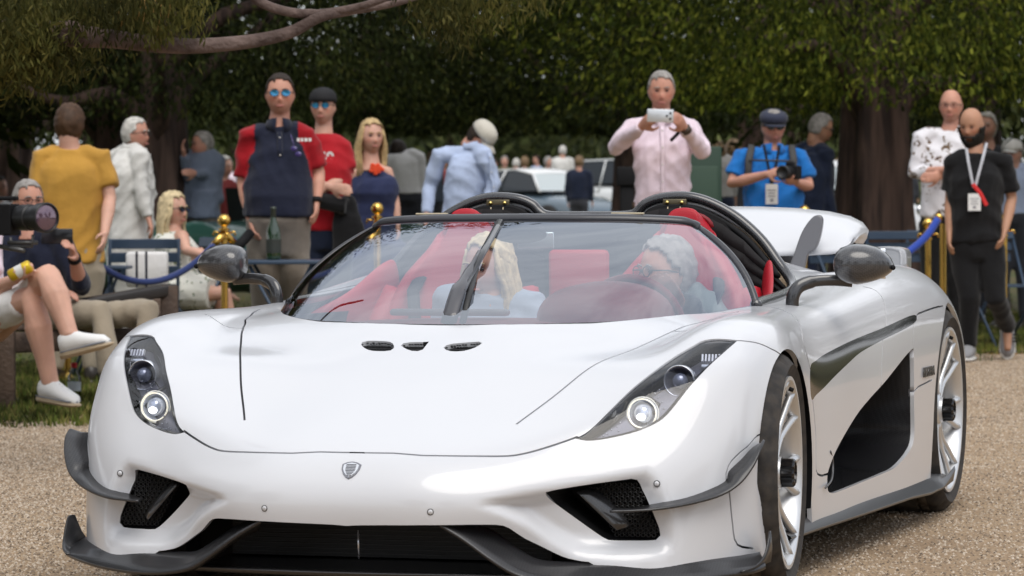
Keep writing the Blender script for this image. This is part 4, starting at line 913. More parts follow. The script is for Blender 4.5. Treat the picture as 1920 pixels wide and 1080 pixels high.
def person(D,label,head,*,turn=0,hturn=None,tilt=0,nod=0,chin=None,sh=None,hip=None,arms=None,legs=None,skin='fair',hair=None,hairlen=0,top='tee',topm=None,botm=None,botkind='trousers',shoes=None,build=1.0,belly=0,fem=False,vox=.0098,group=None,hs=1.0,extra=None,base=None,foot=True,sleeve=None,beard=None,hem=None,collar=False,belt=None,lk=1.0):
    """head=(px,top_py); sh=((px,py),(px,py)) image-left and image-right shoulder; hip=(px,py) crotch level; arms: per image side (elbow,wrist[,palm normal,curl]) with (px,py,dD)"""
    up=np.array([0,0,1.]); toc=-(FW*[1,1,0]); toc/=np.linalg.norm(toc)     # towards the camera
    rgt=RT*[1,1,0]; rgt/=np.linalg.norm(rgt)                               # image right
    def J(p): return at(p[0],p[1],D=D+(p[2] if len(p)>2 else 0))
    ppm=FPX/D
    def fdir(deg): a=math.radians(deg); return toc*math.cos(a)+rgt*math.sin(a)   # deg>0 turns to image right
    if hturn is None: hturn=turn
    hc=J((head[0],head[1]+.119*hs*ppm)); F_=fdir(hturn); F_=F_*math.cos(math.radians(nod))-up*math.sin(math.radians(nod)); Rh=frame(F_); 
    if tilt: Rh=Rh@rot(ry=math.radians(tilt))
    tf=fdir(turn); tr=np.cross(tf,up); tr/=np.linalg.norm(tr)              # tr: person's right-hand axis
    if tr@rgt>0 : sgn=1
    else: sgn=-1
    if sh is None:
        c=hc-up*.19; sh=(c-tr*sgn*.17,c+tr*sgn*.17)
    else: sh=(J(sh[0]),J(sh[1]))
    nb=(sh[0]+sh[1])/2*.35+(hc-up*.165*hs-fdir(turn)*.015)*.65; nb[2]=max((sh[0]+sh[1])[2]/2+.035,hc[2]-.185*hs)
    if hip is None: cr=nb-up*.62
    else: cr=J(hip)
    g0=cr.copy(); 
    if base is None: base=np.array([cr[0],cr[1],float(gz(cr[0],cr[1]))])
    root=thing('person',label,'person',base,group=group)
    def rel(P): return np.asarray(P,float)-base
    sc=build
    tor=TOR_F if fem else TOR_M
    wdir=(sh[1]-sh[0]); wdir/=np.linalg.norm(wdir)
    if abs(wdir@tr)<.6: wdir=tr*np.sign(wdir@tr+1e-6)
    def torso(mb,infl,t0=0,t1=1.08,sec=None):
        ts=[s_ for s_ in tor if t0-1e-6<=s_[0]<=t1+1e-6]; P=[];R=[]
        ax=cr-nb
        for t,a,b,off in ts:
            bl=belly*math.exp(-((t-.68)/.22)**2); P.append(nb+ax*t-tf*off+tf*(bl*.55)); R.append((a*sc+infl+bl*.45,b*sc+infl+bl*.75))
        # sweep with fixed width axis
        V=[];n=18
        for p_,(ra,rb) in zip(P,R):
            for k in range(n):
                th=2*math.pi*k/n; c_,s_=math.cos(th),math.sin(th); V.append(p_+wdir*ra*math.copysign(abs(c_)**.95,c_)+tf*rb*math.copysign(abs(s_)**.9,s_))
        m_=len(P); Fc=[(i*n+k,i*n+(k+1)%n,(i+1)*n+(k+1)%n,(i+1)*n+k) for i in range(m_-1) for k in range(n)]+[tuple(range(n))[::-1],tuple((m_-1)*n+k for k in range(n))]
        mb.add([rel(v) for v in V],Fc)
    # arms
    A=[]
    for i in (0,1):
        s0=sh[i]; out=(-1 if i==0 else 1)
        a=arms[i] if arms else None
        if a is None: el=s0-up*.29+rgt*out*.04*abs(tr@rgt)+tr*0; wr_=el-up*.25+tf*.05; pn=-rgt*out; cu=.5
        else:
            el,wr_=J(a[0]),J(a[1]); pn=np.array(a[2],float) if len(a)>2 and a[2] is not None else -rgt*out; pn=rgt*pn[0]+toc*pn[1]+up*pn[2] if len(a)>2 and a[2] is not None else pn; cu=a[3] if len(a)>3 else .6
        A.append((s0,el,wr_,pn,cu))
    # skin body -------------------------------------------------
    mb=MB(); P=head_shape(hs,fat=belly*3,fem=fem); V=(P.reshape(-1,3)@Rh.T)+hc; n=P.shape[1]; m_=P.shape[0]
    mb.add([rel(v) for v in V],[(i*n+k,(i+1)*n+k,(i+1)*n+(k+1)%n,i*n+(k+1)%n) for i in range(m_-1) for k in range(n)])
    for sx in (-1,1):
        c=hc+Rh@np.array([sx*.077*hs,.012,-.006]); mb.sphere(rel(c),(.008*hs,.018*hs,.031*hs),10,8,R=Rh@rot(rz=sx*.35,rx=.15))
    mb.tube([rel(hc+Rh@np.array([0,.022,-.05])),rel(hc+Rh@np.array([0,.02,-.11])*1.0),rel(nb+up*.01),rel(nb-up*.05)],[.054*sc,.055*sc,.062*sc,.085*sc],14)
    torso(mb,-.034,.06,1.08)
    for i,(s0,el,wr_,pn,cu) in enumerate(A):
        d=wr_-el; q=.92 if fem else 1.0
        mb.tube([rel(nb*.8+s0*.2-up*.05),rel(nb*.35+s0*.65-up*.018),rel(s0*.93+el*.07),rel(s0*.6+el*.4),rel(el),rel(el*.65+wr_*.35),rel(wr_)],[.045*q*sc,.046*q*sc,.047*q*sc,.042*q*sc,.036*q*sc,.038*q*sc,.026*q] if top in('tee','polo','dress','rolled') else [.03,.03,.03,.028,.028,.028,.026*q],12)
        hand(mb,rel(wr_),d,pn,.95 if fem else 1.03,cu,side=(1 if i==0 else -1)*(1 if tf@toc>0 else -1))
    # legs
    hipw=.085*sc
    if legs is None:
        L=[]
        for i,o in ((0,-1),(1,1)):
            h=cr+wdir*o*hipw-up*.0; fz=float(gz(h[0],h[1]))+.085; k=h*.5+np.array([h[0],h[1],fz])*.5+tf*.01; a_=np.array([h[0],h[1],fz])+wdir*o*.02; L.append((h,k,a_,None))
    else:
        L=[(cr+wdir*o*hipw,J(l[0]),J(l[1]),(l[2] if len(l)>2 else None)) for o,l in zip((-1,1),legs)]
    bare=botkind in('shorts','dress')
    for h,k,a_,fd in L:
        kk=(.88 if fem else 1)*lk
        mb.tube([rel(h),rel(h*.5+k*.5),rel(k),rel(k*.68+a_*.32),rel(k*.3+a_*.7),rel(a_)],[.078*kk,.068*kk,.050*kk,.052*kk,.037*kk,.032*kk] if bare else [.035,.03,.03,.03,.03,.032],12)
        f=tf if fd is None else (rgt*fd[0]+toc*fd[1]+up*fd[2]); f=f/np.linalg.norm(f); mb.tube([rel(a_),rel(a_-up*.02+f*.05),rel(a_-up*.045+f*.13)],[.034,.034,.022],8)
    V,N,F=remesh(mb,vox,2); body=fastmesh('body',V,F,SKIN[skin],root); ca=body.data.color_attributes.new('tint','FLOAT_COLOR','POINT'); ca.data.foreach_set('color',skin_tint_shade(((V+base-hc)@Rh)/hs,fem).astype(np.float32).ravel())
    # eyes, brows
    ey=MB()
    for sx in (-1,1): ey.sphere(rel(hc+Rh@(np.array([sx*.030,-.0815,.006])*hs)),(.0105*hs,.006*hs,.0055*hs),10,6,R=Rh)
    ey.build('eyes',mat('eye_dark',(.05,.035,.03),rough=.2),root)
    if hair!='none' :
        br=MB()
        for sx in (-1,1): br.tube([rel(hc+Rh@(np.array([sx*a,-.094+abs(a-.03)*.35,b])*hs)) for a,b in ((.014,.024),(.03,.029),(.047,.023))],.0035*hs,6)
        br.build('eyebrows',HAIR[beard or hair or 'brown'],root)
    lp=MB(); lp.tube([rel(hc+Rh@(np.array([a,-.0965+abs(a)*.25,-.0665])*hs)) for a in (-.022,0,.022)],(.0045*hs,.006*hs),6); lp.build('lips',mat('lips',(.42,.16,.13) if not fem else (.45,.12,.11),rough=.5),root)
    # hair: shell over the skull
    if hair and hair!='none':
        n2,m2=36,22; hb=MB(); PP=head_shape(hs,fat=0,fem=fem)
        X,Y,Z=PP[...,0]/hs,PP[...,1]/hs,PP[...,2]/hs
        line=np.where(Y<0,.052+.6*np.clip(-Y-.03,0,1)*0+.35*np.abs(X)*-1*(Y<-.03)+.0,.0); lim=np.where(Y<-.045,.078-.30*np.abs(X),np.where(Y<.0,.03-.4*(Y+.045)*1.6,-.062 if not hairlen else -.09))
        th={0:.006,1:.011,2:.010}.get(int(hairlen) if hairlen<3 else 2,.010)
        if hairlen==0: th=.0045
        lim=lim+.006*np.sin(X*300+Y*170)+.004*np.sin(X*610+1); keep=Z>lim
        NN=PP/np.linalg.norm(PP,axis=2)[...,None]
        rng=np.random.default_rng(int(D*10)); off=th*(1+.5*np.sin(X*160+Z*90)*np.sin(Y*130+Z*110))
        Q=PP+NN*off[...,None]*hs+NN*.002; idx=-np.ones(keep.shape,int); Vh=[];Fh=[]
        Vh=[rel(v) for v in (Q.reshape(-1,3)@Rh.T+hc)]; nn_=PP.shape[1]
        for i in range(PP.shape[0]-1):
            for k in range(nn_):
                k2=(k+1)%nn_
                if keep[i,k]and keep[i+1,k]and keep[i,k2]and keep[i+1,k2]: Fh.append((i*nn_+k,(i+1)*nn_+k,(i+1)*nn_+k2,i*nn_+k2))
        hb.add(Vh,Fh); ho=hb.build('hair',HAIR[hair],root); mo=ho.modifiers.new('s','SOLIDIFY'); mo.thickness=.008; mo.offset=-1
        if hairlen>=3:
            hb=MB(); Lh=.10+.06*(hairlen-3)*1.0; rn=random.Random(int(D*7))
            for k in range(120):
                a=math.radians(rn.uniform(58,302)); sx,cy=math.sin(a),-math.cos(a); s0_=np.array([sx*.070,cy*.085,rn.uniform(.035,.09)*(1 if abs(sx)<.9 else .8)])*hs
                s1=np.array([sx*.094,cy*.092,-.02])*hs; s2=np.array([sx*(.085+rn.uniform(0,.03)),cy*.075+.015,-.10])*hs; s3=np.array([sx*(.07+rn.uniform(0,.05)),cy*.06+rn.uniform(-.02,.03),-.12-Lh*rn.uniform(.7,1.1)])*hs
                hb.tube([rel(hc+(Rh@v if j<2 else frame(fdir(hturn))@v)) for j,v in enumerate(spline([s0_,s1,s2,s3],7))],[.007,.010,.011,.010,.009,.006,.002],5)
            hb.build('hair_strands',HAIR[hair],root)
    if beard:
        bb=MB(); PP=head_shape(hs,fem=fem); X,Y,Z=PP[...,0]/hs,PP[...,1]/hs,PP[...,2]/hs; NN=PP/np.linalg.norm(PP,axis=2)[...,None]
        keep=((Z<-.036-.25*np.clip(.05-np.abs(X),0,.05))|((Z<.005)&(np.abs(X)>.060)))&(Y<.02)&~((np.abs(X)<.021)&(Z>-.075)&(Z<-.060)); keep|=(Z<-.046)&(Z>-.062)&(np.abs(X)<.035)&(Y<0); off=np.clip((-Z-.02)*.42,0.010,.036); Q=PP+NN*off[...,None]; nn_=PP.shape[1]
        Fh=[(i*nn_+k,(i+1)*nn_+k,(i+1)*nn_+(k+1)%nn_,i*nn_+(k+1)%nn_) for i in range(PP.shape[0]-1) for k in range(nn_) if keep[i,k]and keep[i+1,k]and keep[i,(k+1)%nn_]and keep[i+1,(k+1)%nn_]]
        bb.add([rel(v) for v in Q.reshape(-1,3)@Rh.T+hc],Fh); bo=bb.build('beard',HAIR[beard],root); mo=bo.modifiers.new('s','SOLIDIFY'); mo.thickness=.006; mo.offset=-1
    # top garment ------------------------------------------------
    if topm is not None:
        mb=MB(); t1=hem or (1.08 if top in('jacket','dress') else .93); torso(mb,.012 if top!='jacket' else .022,0 if top!='dress' else .05,t1)
        if top in('tee','polo'): fr=sleeve or .72
        elif top in('shirt','jacket'): fr=2
        elif top=='rolled': fr=1.45
        else: fr=0
        if top=='dress' :
            for i in (0,1): mb.tube([rel(sh[i]*.75+nb*.25+up*.01),rel(sh[i]*.6+nb*.4-up*.12)],.035,8)
        inf=.012 if top in('tee','polo') else .010
        for (s0,el,wr_,pn,cu) in A:
            if fr==0: continue
            if fr<=1:
                e=s0*(1-fr)+el*fr; mb.tube([rel(nb*.85+s0*.15-up*.035),rel(nb*.4+s0*.6-up*.012),rel(s0*.93+e*.07),rel(s0*.5+e*.5),rel(e)],[(.054*sc),(.056*sc),(.058*sc),(.056*sc),(.060*sc)],12)
            else:
                w_=el+(wr_-el)*min(1,fr-1)*.97; mb.tube([rel(nb*.85+s0*.15-up*.035),rel(nb*.4+s0*.6-up*.012),rel(s0*.93+el*.07),rel(s0*.5+el*.5),rel(el),rel(el*.5+w_*.5),rel(w_)],[.056*sc,(.062+.006*(top=='jacket'))*sc,(.064+.008*(top=='jacket'))*sc,.056*sc,.050*sc,.045,.037],12)
        if top=='dress':
            for h,k,a_,fd in L: mb.tube([rel(h+up*.05),rel(h),rel(h*.3+k*.7)],[.13,.12,.105],12)
        if top=='jacket': mb.tube([rel(cr+up*.08),rel(cr-up*.06),rel(cr-up*.16)],[(.185,.135),(.19,.145),(.20,.15)],14,up=tf)
        V,N,F=remesh(mb,max(vox,.0105),3,fold=.0062 if vox<.012 else .003,ff=15,seed=D); tp=fastmesh('dress' if top=='dress' else 'jacket' if top=='jacket' else 'shirt',V,F,topm[0] if isinstance(topm,(tuple,list)) else topm,root)
        if isinstance(topm,(tuple,list)):      # second colour on the sleeves
            tp.data.materials.append(topm[1]); c=V[np.asarray(F)].mean(1)+base
            mi=np.zeros(len(c),int)
            for i,(s0,el,*_) in enumerate(A):
                ax=wdir*(1 if (s0-nb)@wdir>0 else -1); mi|=((pdist(c,[s0*.9+nb*.1,el])<.085)&((c-s0)@ax>-.045)).astype(int)
            tp.data.polygons.foreach_set('material_index',mi)
        if collar:
            Vw=V+base; d_=Vw-nb; lat=np.abs(d_@wdir); hz=-(d_@up); fr_=d_@tf; pb=MB(); pts=[]; tmax=(nb-cr)[2]*(.95 if top in('shirt','jacket','rolled') else .28)
            for zz in np.arange(.03,tmax,.035):
                m_=(lat<.02)&(abs(hz-zz)<.02); 
                if m_.any(): pts.append(nb-up*zz+tf*(fr_[m_].max()+.001))
            if len(pts)>2:
                pb.tube([rel(q_) for q_ in pts],(.015,.0022),6,up=tf); po=pb.build('placket',topm[0] if isinstance(topm,(tuple,list)) else topm,root)
                for q_ in pts[1::3]: bb_=MB(); bb_.sphere(rel(q_+tf*.003),(.006,.006,.006),6,4); bb_.build('button',mat('shirt_button',(.6,.58,.55),rough=.4),po)
            cb=MB(); 
            ring=[rel(nb+up*(.035+.02*abs(math.cos(a)))*1.0+wdir*.068*sc*math.sin(a)+tf*(.070*math.cos(a)+.01)) for a in np.linspace(.25,2*math.pi-.25,20)]
            lo_=[rel(nb+up*(-.005-.02*(math.cos(a)>.7))+wdir*.085*sc*math.sin(a)+tf*(.095*math.cos(a)+.01)) for a in np.linspace(.3,2*math.pi-.3,20)]
            cb.grid([ring,lo_]); co=cb.build('collar',topm[0] if isinstance(topm,(tuple,list)) else topm,root); mo=co.modifiers.new('s','SOLIDIFY'); mo.thickness=.006
    # trousers ---------------------------------------------------
    if botm is not None and botkind!='dress':
        mb=MB(); torso(mb,.004,.74,1.08)
        ax=(cr-nb); 
        for h,k,a_,fd in L:
            if botkind=='shorts': e=h*.12+k*.88; mb.tube([rel(h+up*.03),rel(h*.6+k*.4),rel(e)],[.098*sc,.094,.080],12)
            else: mb.tube([rel(h+up*.03),rel(h*.6+k*.4),rel(k),rel(k*.5+a_*.5),rel(a_+up*.0)],[.098*sc,.090,.070,.062,.056],12)
        V,N,F=remesh(mb,max(vox*1.6,.015),2,fold=.004 if vox<.012 else .002,ff=13,seed=D+3); fastmesh('shorts' if botkind=='shorts' else 'trousers',V,F,botm,root)
    if belt: bm_=MB(); p_=nb+(cr-nb)*.86; bm_.tube([rel(p_-up*.018),rel(p_+up*.018)],[(.178*sc+.006,.134*sc+belly*.5+.006)]*2,20,up=tf); bm_.build('belt',belt,root)
    if shoes is not None and foot:
        for h,k,a_,fd in L:
            f=tf if fd is None else (rgt*fd[0]+toc*fd[1]+up*fd[2]); f=f/np.linalg.norm(f); u_=up-f*(up@f); 
            if np.linalg.norm(u_)<.3: u_=-toc*1.0
            u_/=np.linalg.norm(u_); w_=np.cross(f,u_); s_m,so_m=shoes
            def sec(x,hw,z0,z1):
                c=a_-u_*.085+f*x; return [c+w_*hw*math.cos(t)+u_*(z0+(z1-z0)*(.5+.5*math.sin(t))) for t in np.linspace(0,2*math.pi,12,endpoint=False)]
            sb=MB(); rows=[[rel(q) for q in sec(*z)] for z in ((-.066,.012,.02,.07),(-.058,.036,.012,.105),(-.02,.044,.008,.125),(.03,.045,.008,.112),(.08,.050,.006,.088),(.13,.052,.004,.070),(.17,.044,.004,.058),(.195,.018,.008,.03))]
            sb.grid(rows,closeu=True); n_=len(sb.V); sb.F.append(tuple(range(12))); sb.F.append(tuple(range(n_-12,n_))); sb.MI+=[0,0]; so_=sb.build('shoe',s_m,root)
            sb=MB(); rows=[[rel(q) for q in sec(*z)] for z in ((-.072,.014,-.012,.022),(-.06,.040,-.014,.026),(-.02,.048,-.014,.024),(.04,.048,-.014,.022),(.10,.056,-.013,.022),(.15,.056,-.012,.020),(.19,.038,-.006,.014),(.212,.012,0,.012))]
            sb.grid(rows,closeu=True); n_=len(sb.V); sb.F.append(tuple(range(12))); sb.F.append(tuple(range(n_-12,n_))); sb.MI+=[0,0]; sb.build('sole',so_m,so_)
            if vox<.0095:
                rl=MB(); out_=[(x_,h_) for x_,h_ in ((-.058,.038),(-.02,.046),(.03,.047),(.08,.052),(.13,.054),(.17,.046))]; lp_=[rel(a_-u_*.085+f*x_+w_*h_+u_*.021) for x_,h_ in out_]+[rel(a_-u_*.085+f*.197+u_*.021)]+[rel(a_-u_*.085+f*x_-w_*h_+u_*.021) for x_,h_ in out_[::-1]]; rl.tube(lp_,.0035,5); rl.build('welt_line',mat('welt_grey',(.16,.18,.22),rough=.7),so_)
                for x_,z_ in ((.045,.098),(.065,.090),(.085,.081),(.105,.072)):
                    lb=MB(); c=a_-u_*.085+f*x_+u_*z_; lb.tube([rel(c-w_*.022-u_*.006),rel(c+u_*.003),rel(c+w_*.022-u_*.006)],.0035,5); lb.build('shoelace',mat('lace_grey',(.35,.35,.36),rough=.7),so_)
    info=dict(root=root,hc=hc,Rh=Rh,hs=hs,nb=nb,cr=cr,tf=tf,up=up,rgt=rgt,toc=toc,rel=rel,A=A,wdir=wdir,J=J,base=base,L=L)
    return info
def glasses(p,lens,frm,wide=1.0,sun=True,off=0):
    R,hc,hs,rel,root=p['Rh'],p['hc'],p['hs'],p['rel'],p['root']
    g=MB()
    for sx in (-1,1):
        ring=[rel(hc+R@(np.array([sx*.033+.024*wide*math.cos(a),-.099-.0*abs(math.cos(a)),.006+off+.018*math.sin(a)])*hs)) for a in np.linspace(0,2*math.pi,17)]
        g.tube(ring,.0018,5,cap=False); g.tube([rel(hc+R@(np.array([sx*.057,-.100,.010+off])*hs)),rel(hc+R@(np.array([sx*.079,-.04,.010])*hs)),rel(hc+R@(np.array([sx*.081,.015,.0])*hs))],.0025,5)
    g.tube([rel(hc+R@(np.array([-.012,-.104,.01+off])*hs)),rel(hc+R@(np.array([.012,-.104,.01+off])*hs))],.002,5)
    o=g.build('glasses',frm,root)
    if sun:
        for sx in (-1,1):
            l=MB(); l.add([rel(hc+R@(np.array([sx*.033+.0235*wide*math.cos(a),-.1035-.003*(1-abs(math.cos(a))),.006+off+.0175*math.sin(a)])*hs)) for a in np.linspace(0,2*math.pi,16,endpoint=False)],[tuple(range(16))]); lo=l.build('lens',lens,o,smooth=False)
            lo.modifiers.new('s','SOLIDIFY').thickness=.002
    return o
def cap(p,m,kind='baseball',back=False,label=None,dz=0):
    R,hc,hs,rel,root=p['Rh'],p['hc'],p['hs'],p['rel'],p['root']
    if back: R=R@rot(rz=math.pi)
    g=MB(); rows=[]
    if kind=='baseball':
        for z_,k in ((.030,1.12),(.055,1.13),(.085,1.04),(.108,.82),(.122,.5),(.128,.12)):
            rows.append([rel(hc+R@(np.array([.080*k*math.sin(a),-.094*k*math.cos(a)+.002,z_+dz])*hs)) for a in np.linspace(0,2*math.pi,24,endpoint=False)])
        g.grid(rows,closeu=True); g.F.append(tuple(range(len(g.V)-24,len(g.V)))); g.MI.append(0); o=g.build('cap',m,root); o.modifiers.new('s','SOLIDIFY').thickness=.004
        g=MB(); rows=[]
        for r_,dz_ in ((0,0),(.035,-.004),(.070,-.014)):
            rows.append([rel(hc+R@(np.array([(.082+.00*r_)*math.sin(a)*(1-.15*r_/.07),-.100*math.cos(a)-r_*(math.cos(a)**.6),.034+dz+dz_-.018*abs(math.sin(a))**2])*hs)) for a in np.linspace(-1.2,1.2,16)])
        g.grid(rows); b=g.build('peak',m,o); b.modifiers.new('s','SOLIDIFY').thickness=.004
    else:
        for z_,k,fy in ((.034,1.12,0),(.050,1.22,-.008),(.075,1.25,-.012),(.098,1.08,-.008),(.112,.7,0),(.115,.3,0),(.116,.01,0)):
            rows.append([rel(hc+R@(np.array([.080*k*math.sin(a),-.094*k*math.cos(a)+fy,z_+dz-.012*math.cos(a)])*hs)) for a in np.linspace(0,2*math.pi,24,endpoint=False)])
        g.grid(rows,closeu=True); g.F.append(tuple(range(len(g.V)-24,len(g.V)))); g.MI.append(0); o=g.build('flat_cap',m,root); o.modifiers.new('s','SOLIDIFY').thickness=.004
        g=MB(); rows=[]
        for r_,dz_ in ((0,0),(.03,-.006),(.045,-.014)): rows.append([rel(hc+R@(np.array([.085*math.sin(a),-.104*math.cos(a)-r_*max(math.cos(a),0)**.6,.026+dz+dz_])*hs)) for a in np.linspace(-1.2,1.2,14)])
        g.grid(rows); b=g.build('peak',m,o); b.modifiers.new('s','SOLIDIFY').thickness=.004
    return o
# ---------------------------------------------------------------- the people, placed one by one
dkfrm=mat('dark_spectacle_frame',(.02,.02,.02),rough=.3); bluelens=mat('mirrored_blue_lens',(.02,.22,.42),rough=.08,metal=.6,coat=1); darklens=mat('dark_lens',(.01,.01,.012),rough=.1,coat=1)
cwhite=cloth('white_cotton',(.78,.77,.76)); ccream=cloth('off_white_linen',(.62,.61,.58)); cmust=cloth('mustard_jersey',(.50,.27,.05)); cnavy=cloth('navy_cotton',(.012,.015,.032)); cnavy2=cloth('navy_blue_dress',(.025,.033,.085)); cred=cloth('red_cotton',(.40,.012,.02)); cdred=cloth('deep_red_cotton',(.30,.006,.012)); cpink=cloth('pale_pink_cotton',(.72,.60,.67)); clblue=cloth('pale_blue_oxford',(.42,.50,.68)); cblue=cloth('bright_blue_polo',(.015,.16,.50)); cblack=cloth('black_jersey',(.008,.008,.009)); ckhaki=cloth('khaki_chino',(.33,.28,.21)); cdenim=cloth('dark_denim',(.015,.022,.045)); cgrey=cloth('blue_grey_suit',(.14,.17,.23)); cdgrey=cloth('charcoal_trousers',(.04,.042,.05)); ctaupe=cloth('taupe_trousers',(.22,.19,.16)); cink=cloth('dark_navy_suit',(.014,.020,.042))
def print_cloth(name,base,cols,scale=14):
    m=cloth(name,base); t=m.node_tree; b=t.nodes['Principled BSDF']; co=nn(t,'ShaderNodeTexCoord'); v=nn(t,'ShaderNodeTexVoronoi'); v.inputs['Scale'].default_value=scale
    r=nn(t,'ShaderNodeValToRGB'); r.color_ramp.interpolation='CONSTANT'; r.color_ramp.elements[0].position=0; r.color_ramp.elements[0].color=(*cols[0],1); r.color_ramp.elements[1].position=.30; r.color_ramp.elements[1].color=(*base,1)
    e=r.color_ramp.elements.new(.12); e.color=(*cols[1],1)
    n=nn(t,'ShaderNodeTexNoise'); n.inputs['Scale'].default_value=scale*1.6; mx=nn(t,'ShaderNodeMix',data_type='VECTOR'); mx.inputs['Factor'].default_value=.16
    t.links.new(co.outputs['Object'],n.inputs['Vector']); t.links.new(co.outputs['Object'],mx.inputs['A']); t.links.new(n.outputs['Color'],mx.inputs['B']); t.links.new(mx.outputs['Result'],v.inputs['Vector']); t.links.new(v.outputs['Distance'],r.inputs[0]); t.links.new(r.outputs[0],b.inputs['Base Color']); return m
cfloral=print_cloth('white_floral_print',(.74,.73,.76),[(.06,.05,.10),(.14,.09,.05)],13); cfloral2=print_cloth('yellow_floral_print',(.66,.66,.60),[(.42,.36,.06),(.12,.16,.10)],16)
wshoe=mat('white_trainer',(.75,.75,.74),rough=.6); wsole=mat('white_rubber_sole',(.7,.69,.66),rough=.5); tsole=mat('tan_sole',(.42,.33,.22),rough=.6); gshoe=cloth('grey_knit_trainer',(.24,.24,.25)); bshoe=mat('dark_leather_shoe',(.03,.025,.02),rough=.35)
BS=(bshoe,bshoe)
P={}
P['mustard']=person(21.5,'man in a mustard yellow T-shirt seen from behind',(131,196),turn=172,hturn=165,sh=((78,292),(190,292)),hip=(136,515),arms=[((72,375,-.05),(92,445,-.2)),((206,372,-.03),(196,440,-.22))],hair='brown',hairlen=1,top='tee',topm=cmust,botm=ckhaki,shoes=BS,build=1.12)
P['cream']=person(25,'white-haired man in glasses and an off-white suit standing in profile by the dark trunk',(253,220),turn=62,hturn=72,sh=((222,290,.1),(262,290,-.12)),hip=(245,462),arms=[((212,345,.1),(235,400,.0)),((262,355,-.16),(278,408,-.18))],hair='white',hairlen=0,skin='ruddy',top='jacket',topm=ccream,botm=ccream,shoes=BS,collar=True)
glasses(P['cream'],darklens,dkfrm,sun=False)
P['polo']=person(21.3,'tall heavy man in a navy polo with red sleeves and mirrored sunglasses',(525,138),turn=6,hturn=4,sh=((464,250),(574,250)),hip=(522,462),arms=[((456,345,.02),(470,412,-.08)),((598,325,.0),(594,378,-.08))],hair='darkbrown',hairlen=0,skin='ruddy',top='polo',sleeve=.86,topm=[cnavy,cdred],botm=ctaupe,shoes=BS,hem=.86,build=1.08,belly=.08,hs=1.05,collar=True)
glasses(P['polo'],bluelens,dkfrm,1.05)
P['redtee']=person(23,'young man in a red T-shirt and backwards black cap with arms folded',(606,166),turn=-4,hturn=-8,sh=((572,275),(642,275)),hip=(610,452),arms=[((570,342,-.05),(625,352,-.25),(0,-1,0),.7),((652,330,0),(600,358,-.22),(0,-1,0),.7)],hair='darkbrown',hairlen=0,top='tee',topm=cred,botm=cdenim,shoes=BS,beard=None,hs=.98)
cap(P['redtee'],mat('black_cap',(.012,.012,.014),rough=.8),back=True); glasses(P['redtee'],bluelens,dkfrm)
P['blonde']=person(24,'standing woman with long hair, sleeveless navy dress and orange flower at the neck',(696,224),turn=22,hturn=20,sh=((668,318),(725,318)),hip=(702,470),arms=[((660,375,.03),(662,432,-.03)),((740,375,0),(745,420,-.04))],hair='blonde',hairlen=4.4,fem=True,top='dress',topm=cnavy2,botkind='dress',shoes=BS,hs=.98)
p=P['blonde']; g=MB()
for k in range(16):
    a=k*2.4; r_=.008+.0025*k; c=p['nb']+p['tf']*.105-p['up']*.035; g.sphere(p['rel'](c+p['rgt']*r_*math.cos(a)+p['up']*r_*math.sin(a)*.7),(.018,.010,.014),7,5)
g.build('orange_flower',cloth('orange_silk',(.75,.08,.03)),p['root'])
P['bluecap']=person(25.5,'man in a pale blue shirt and beige cap bending his head down',(900,226),turn=40,hturn=64,nod=52,sh=((826,290),(905,286,-.1)),hip=(862,450),arms=[((806,348,.05),(800,402,-.05)),((926,340,-.1),(912,398,-.2))],hair='darkbrown',hairlen=0,skin='ruddy',top='shirt',topm=clblue,botm=cdgrey,shoes=BS,collar=True)
cap(P['bluecap'],cloth('beige_cotton_cap',(.56,.53,.46)))
P['pink']=person(22,'tall man in a pale pink shirt holding up a phone with both hands',(1240,133),turn=0,hturn=0,nod=8,sh=((1186,240),(1296,240)),hip=(1243,410),arms=[((1152,278,-.12),(1204,236,-.40),(.6,-.2,.3),.8),((1316,282,-.12),(1282,238,-.40),(-.6,-.2,.3),.8)],hair='grey',hairlen=0,skin='ruddy',top='shirt',topm=cpink,botm=ckhaki,shoes=BS,build=1.02,belt=mat('brown_belt',(.10,.05,.02),rough=.5),collar=True)
P['photog']=person(25,'photographer in a bright blue polo, flat cap and lanyard looking down at his camera',(1450,206),turn=8,hturn=6,nod=6,sh=((1392,292),(1500,292)),hip=(1448,442),arms=[((1372,344,-.05),(1442,326,-.33),(.3,-.6,-.4),.9),((1516,350,-.05),(1492,342,-.34),(-.3,-.2,.9),.9)],hair='grey',hairlen=0,skin='ruddy',top='polo',topm=cblue,botm=cdgrey,shoes=BS,build=1.12,belly=.05,collar=True)
cap(P['photog'],cloth('dark_grey_flat_cap',(.03,.035,.06)),'flat'); glasses(P['photog'],darklens,dkfrm,1.1)
P['inksuit']=person(28.5,'grey-haired man in a dark navy suit turned away beside the big trunk',(1538,212),turn=70,hturn=95,nod=18,sh=((1498,280,.1),(1545,284,-.1)),hip=(1522,432),hair='grey',hairlen=0,skin='tan',top='jacket',topm=cink,botm=cink,shoes=BS,build=1.05)
glasses(P['inksuit'],darklens,dkfrm,sun=False)
P['floral']=person(25.5,'smiling bald man in a white floral shirt with folded arms beside the big trunk',(1783,168),turn=-14,hturn=-14,sh=((1728,254),(1822,254)),hip=(1770,425),arms=[((1716,325,-.05),(1775,318,-.26),(0,-1,0),.7),((1830,320,0),(1760,330,-.22),(0,-1,0),.7)],hair='none',skin='ruddy',top='rolled',topm=cfloral,botm=cblack,shoes=BS,belly=.02)
glasses(P['floral'],darklens,dkfrm,sun=False)
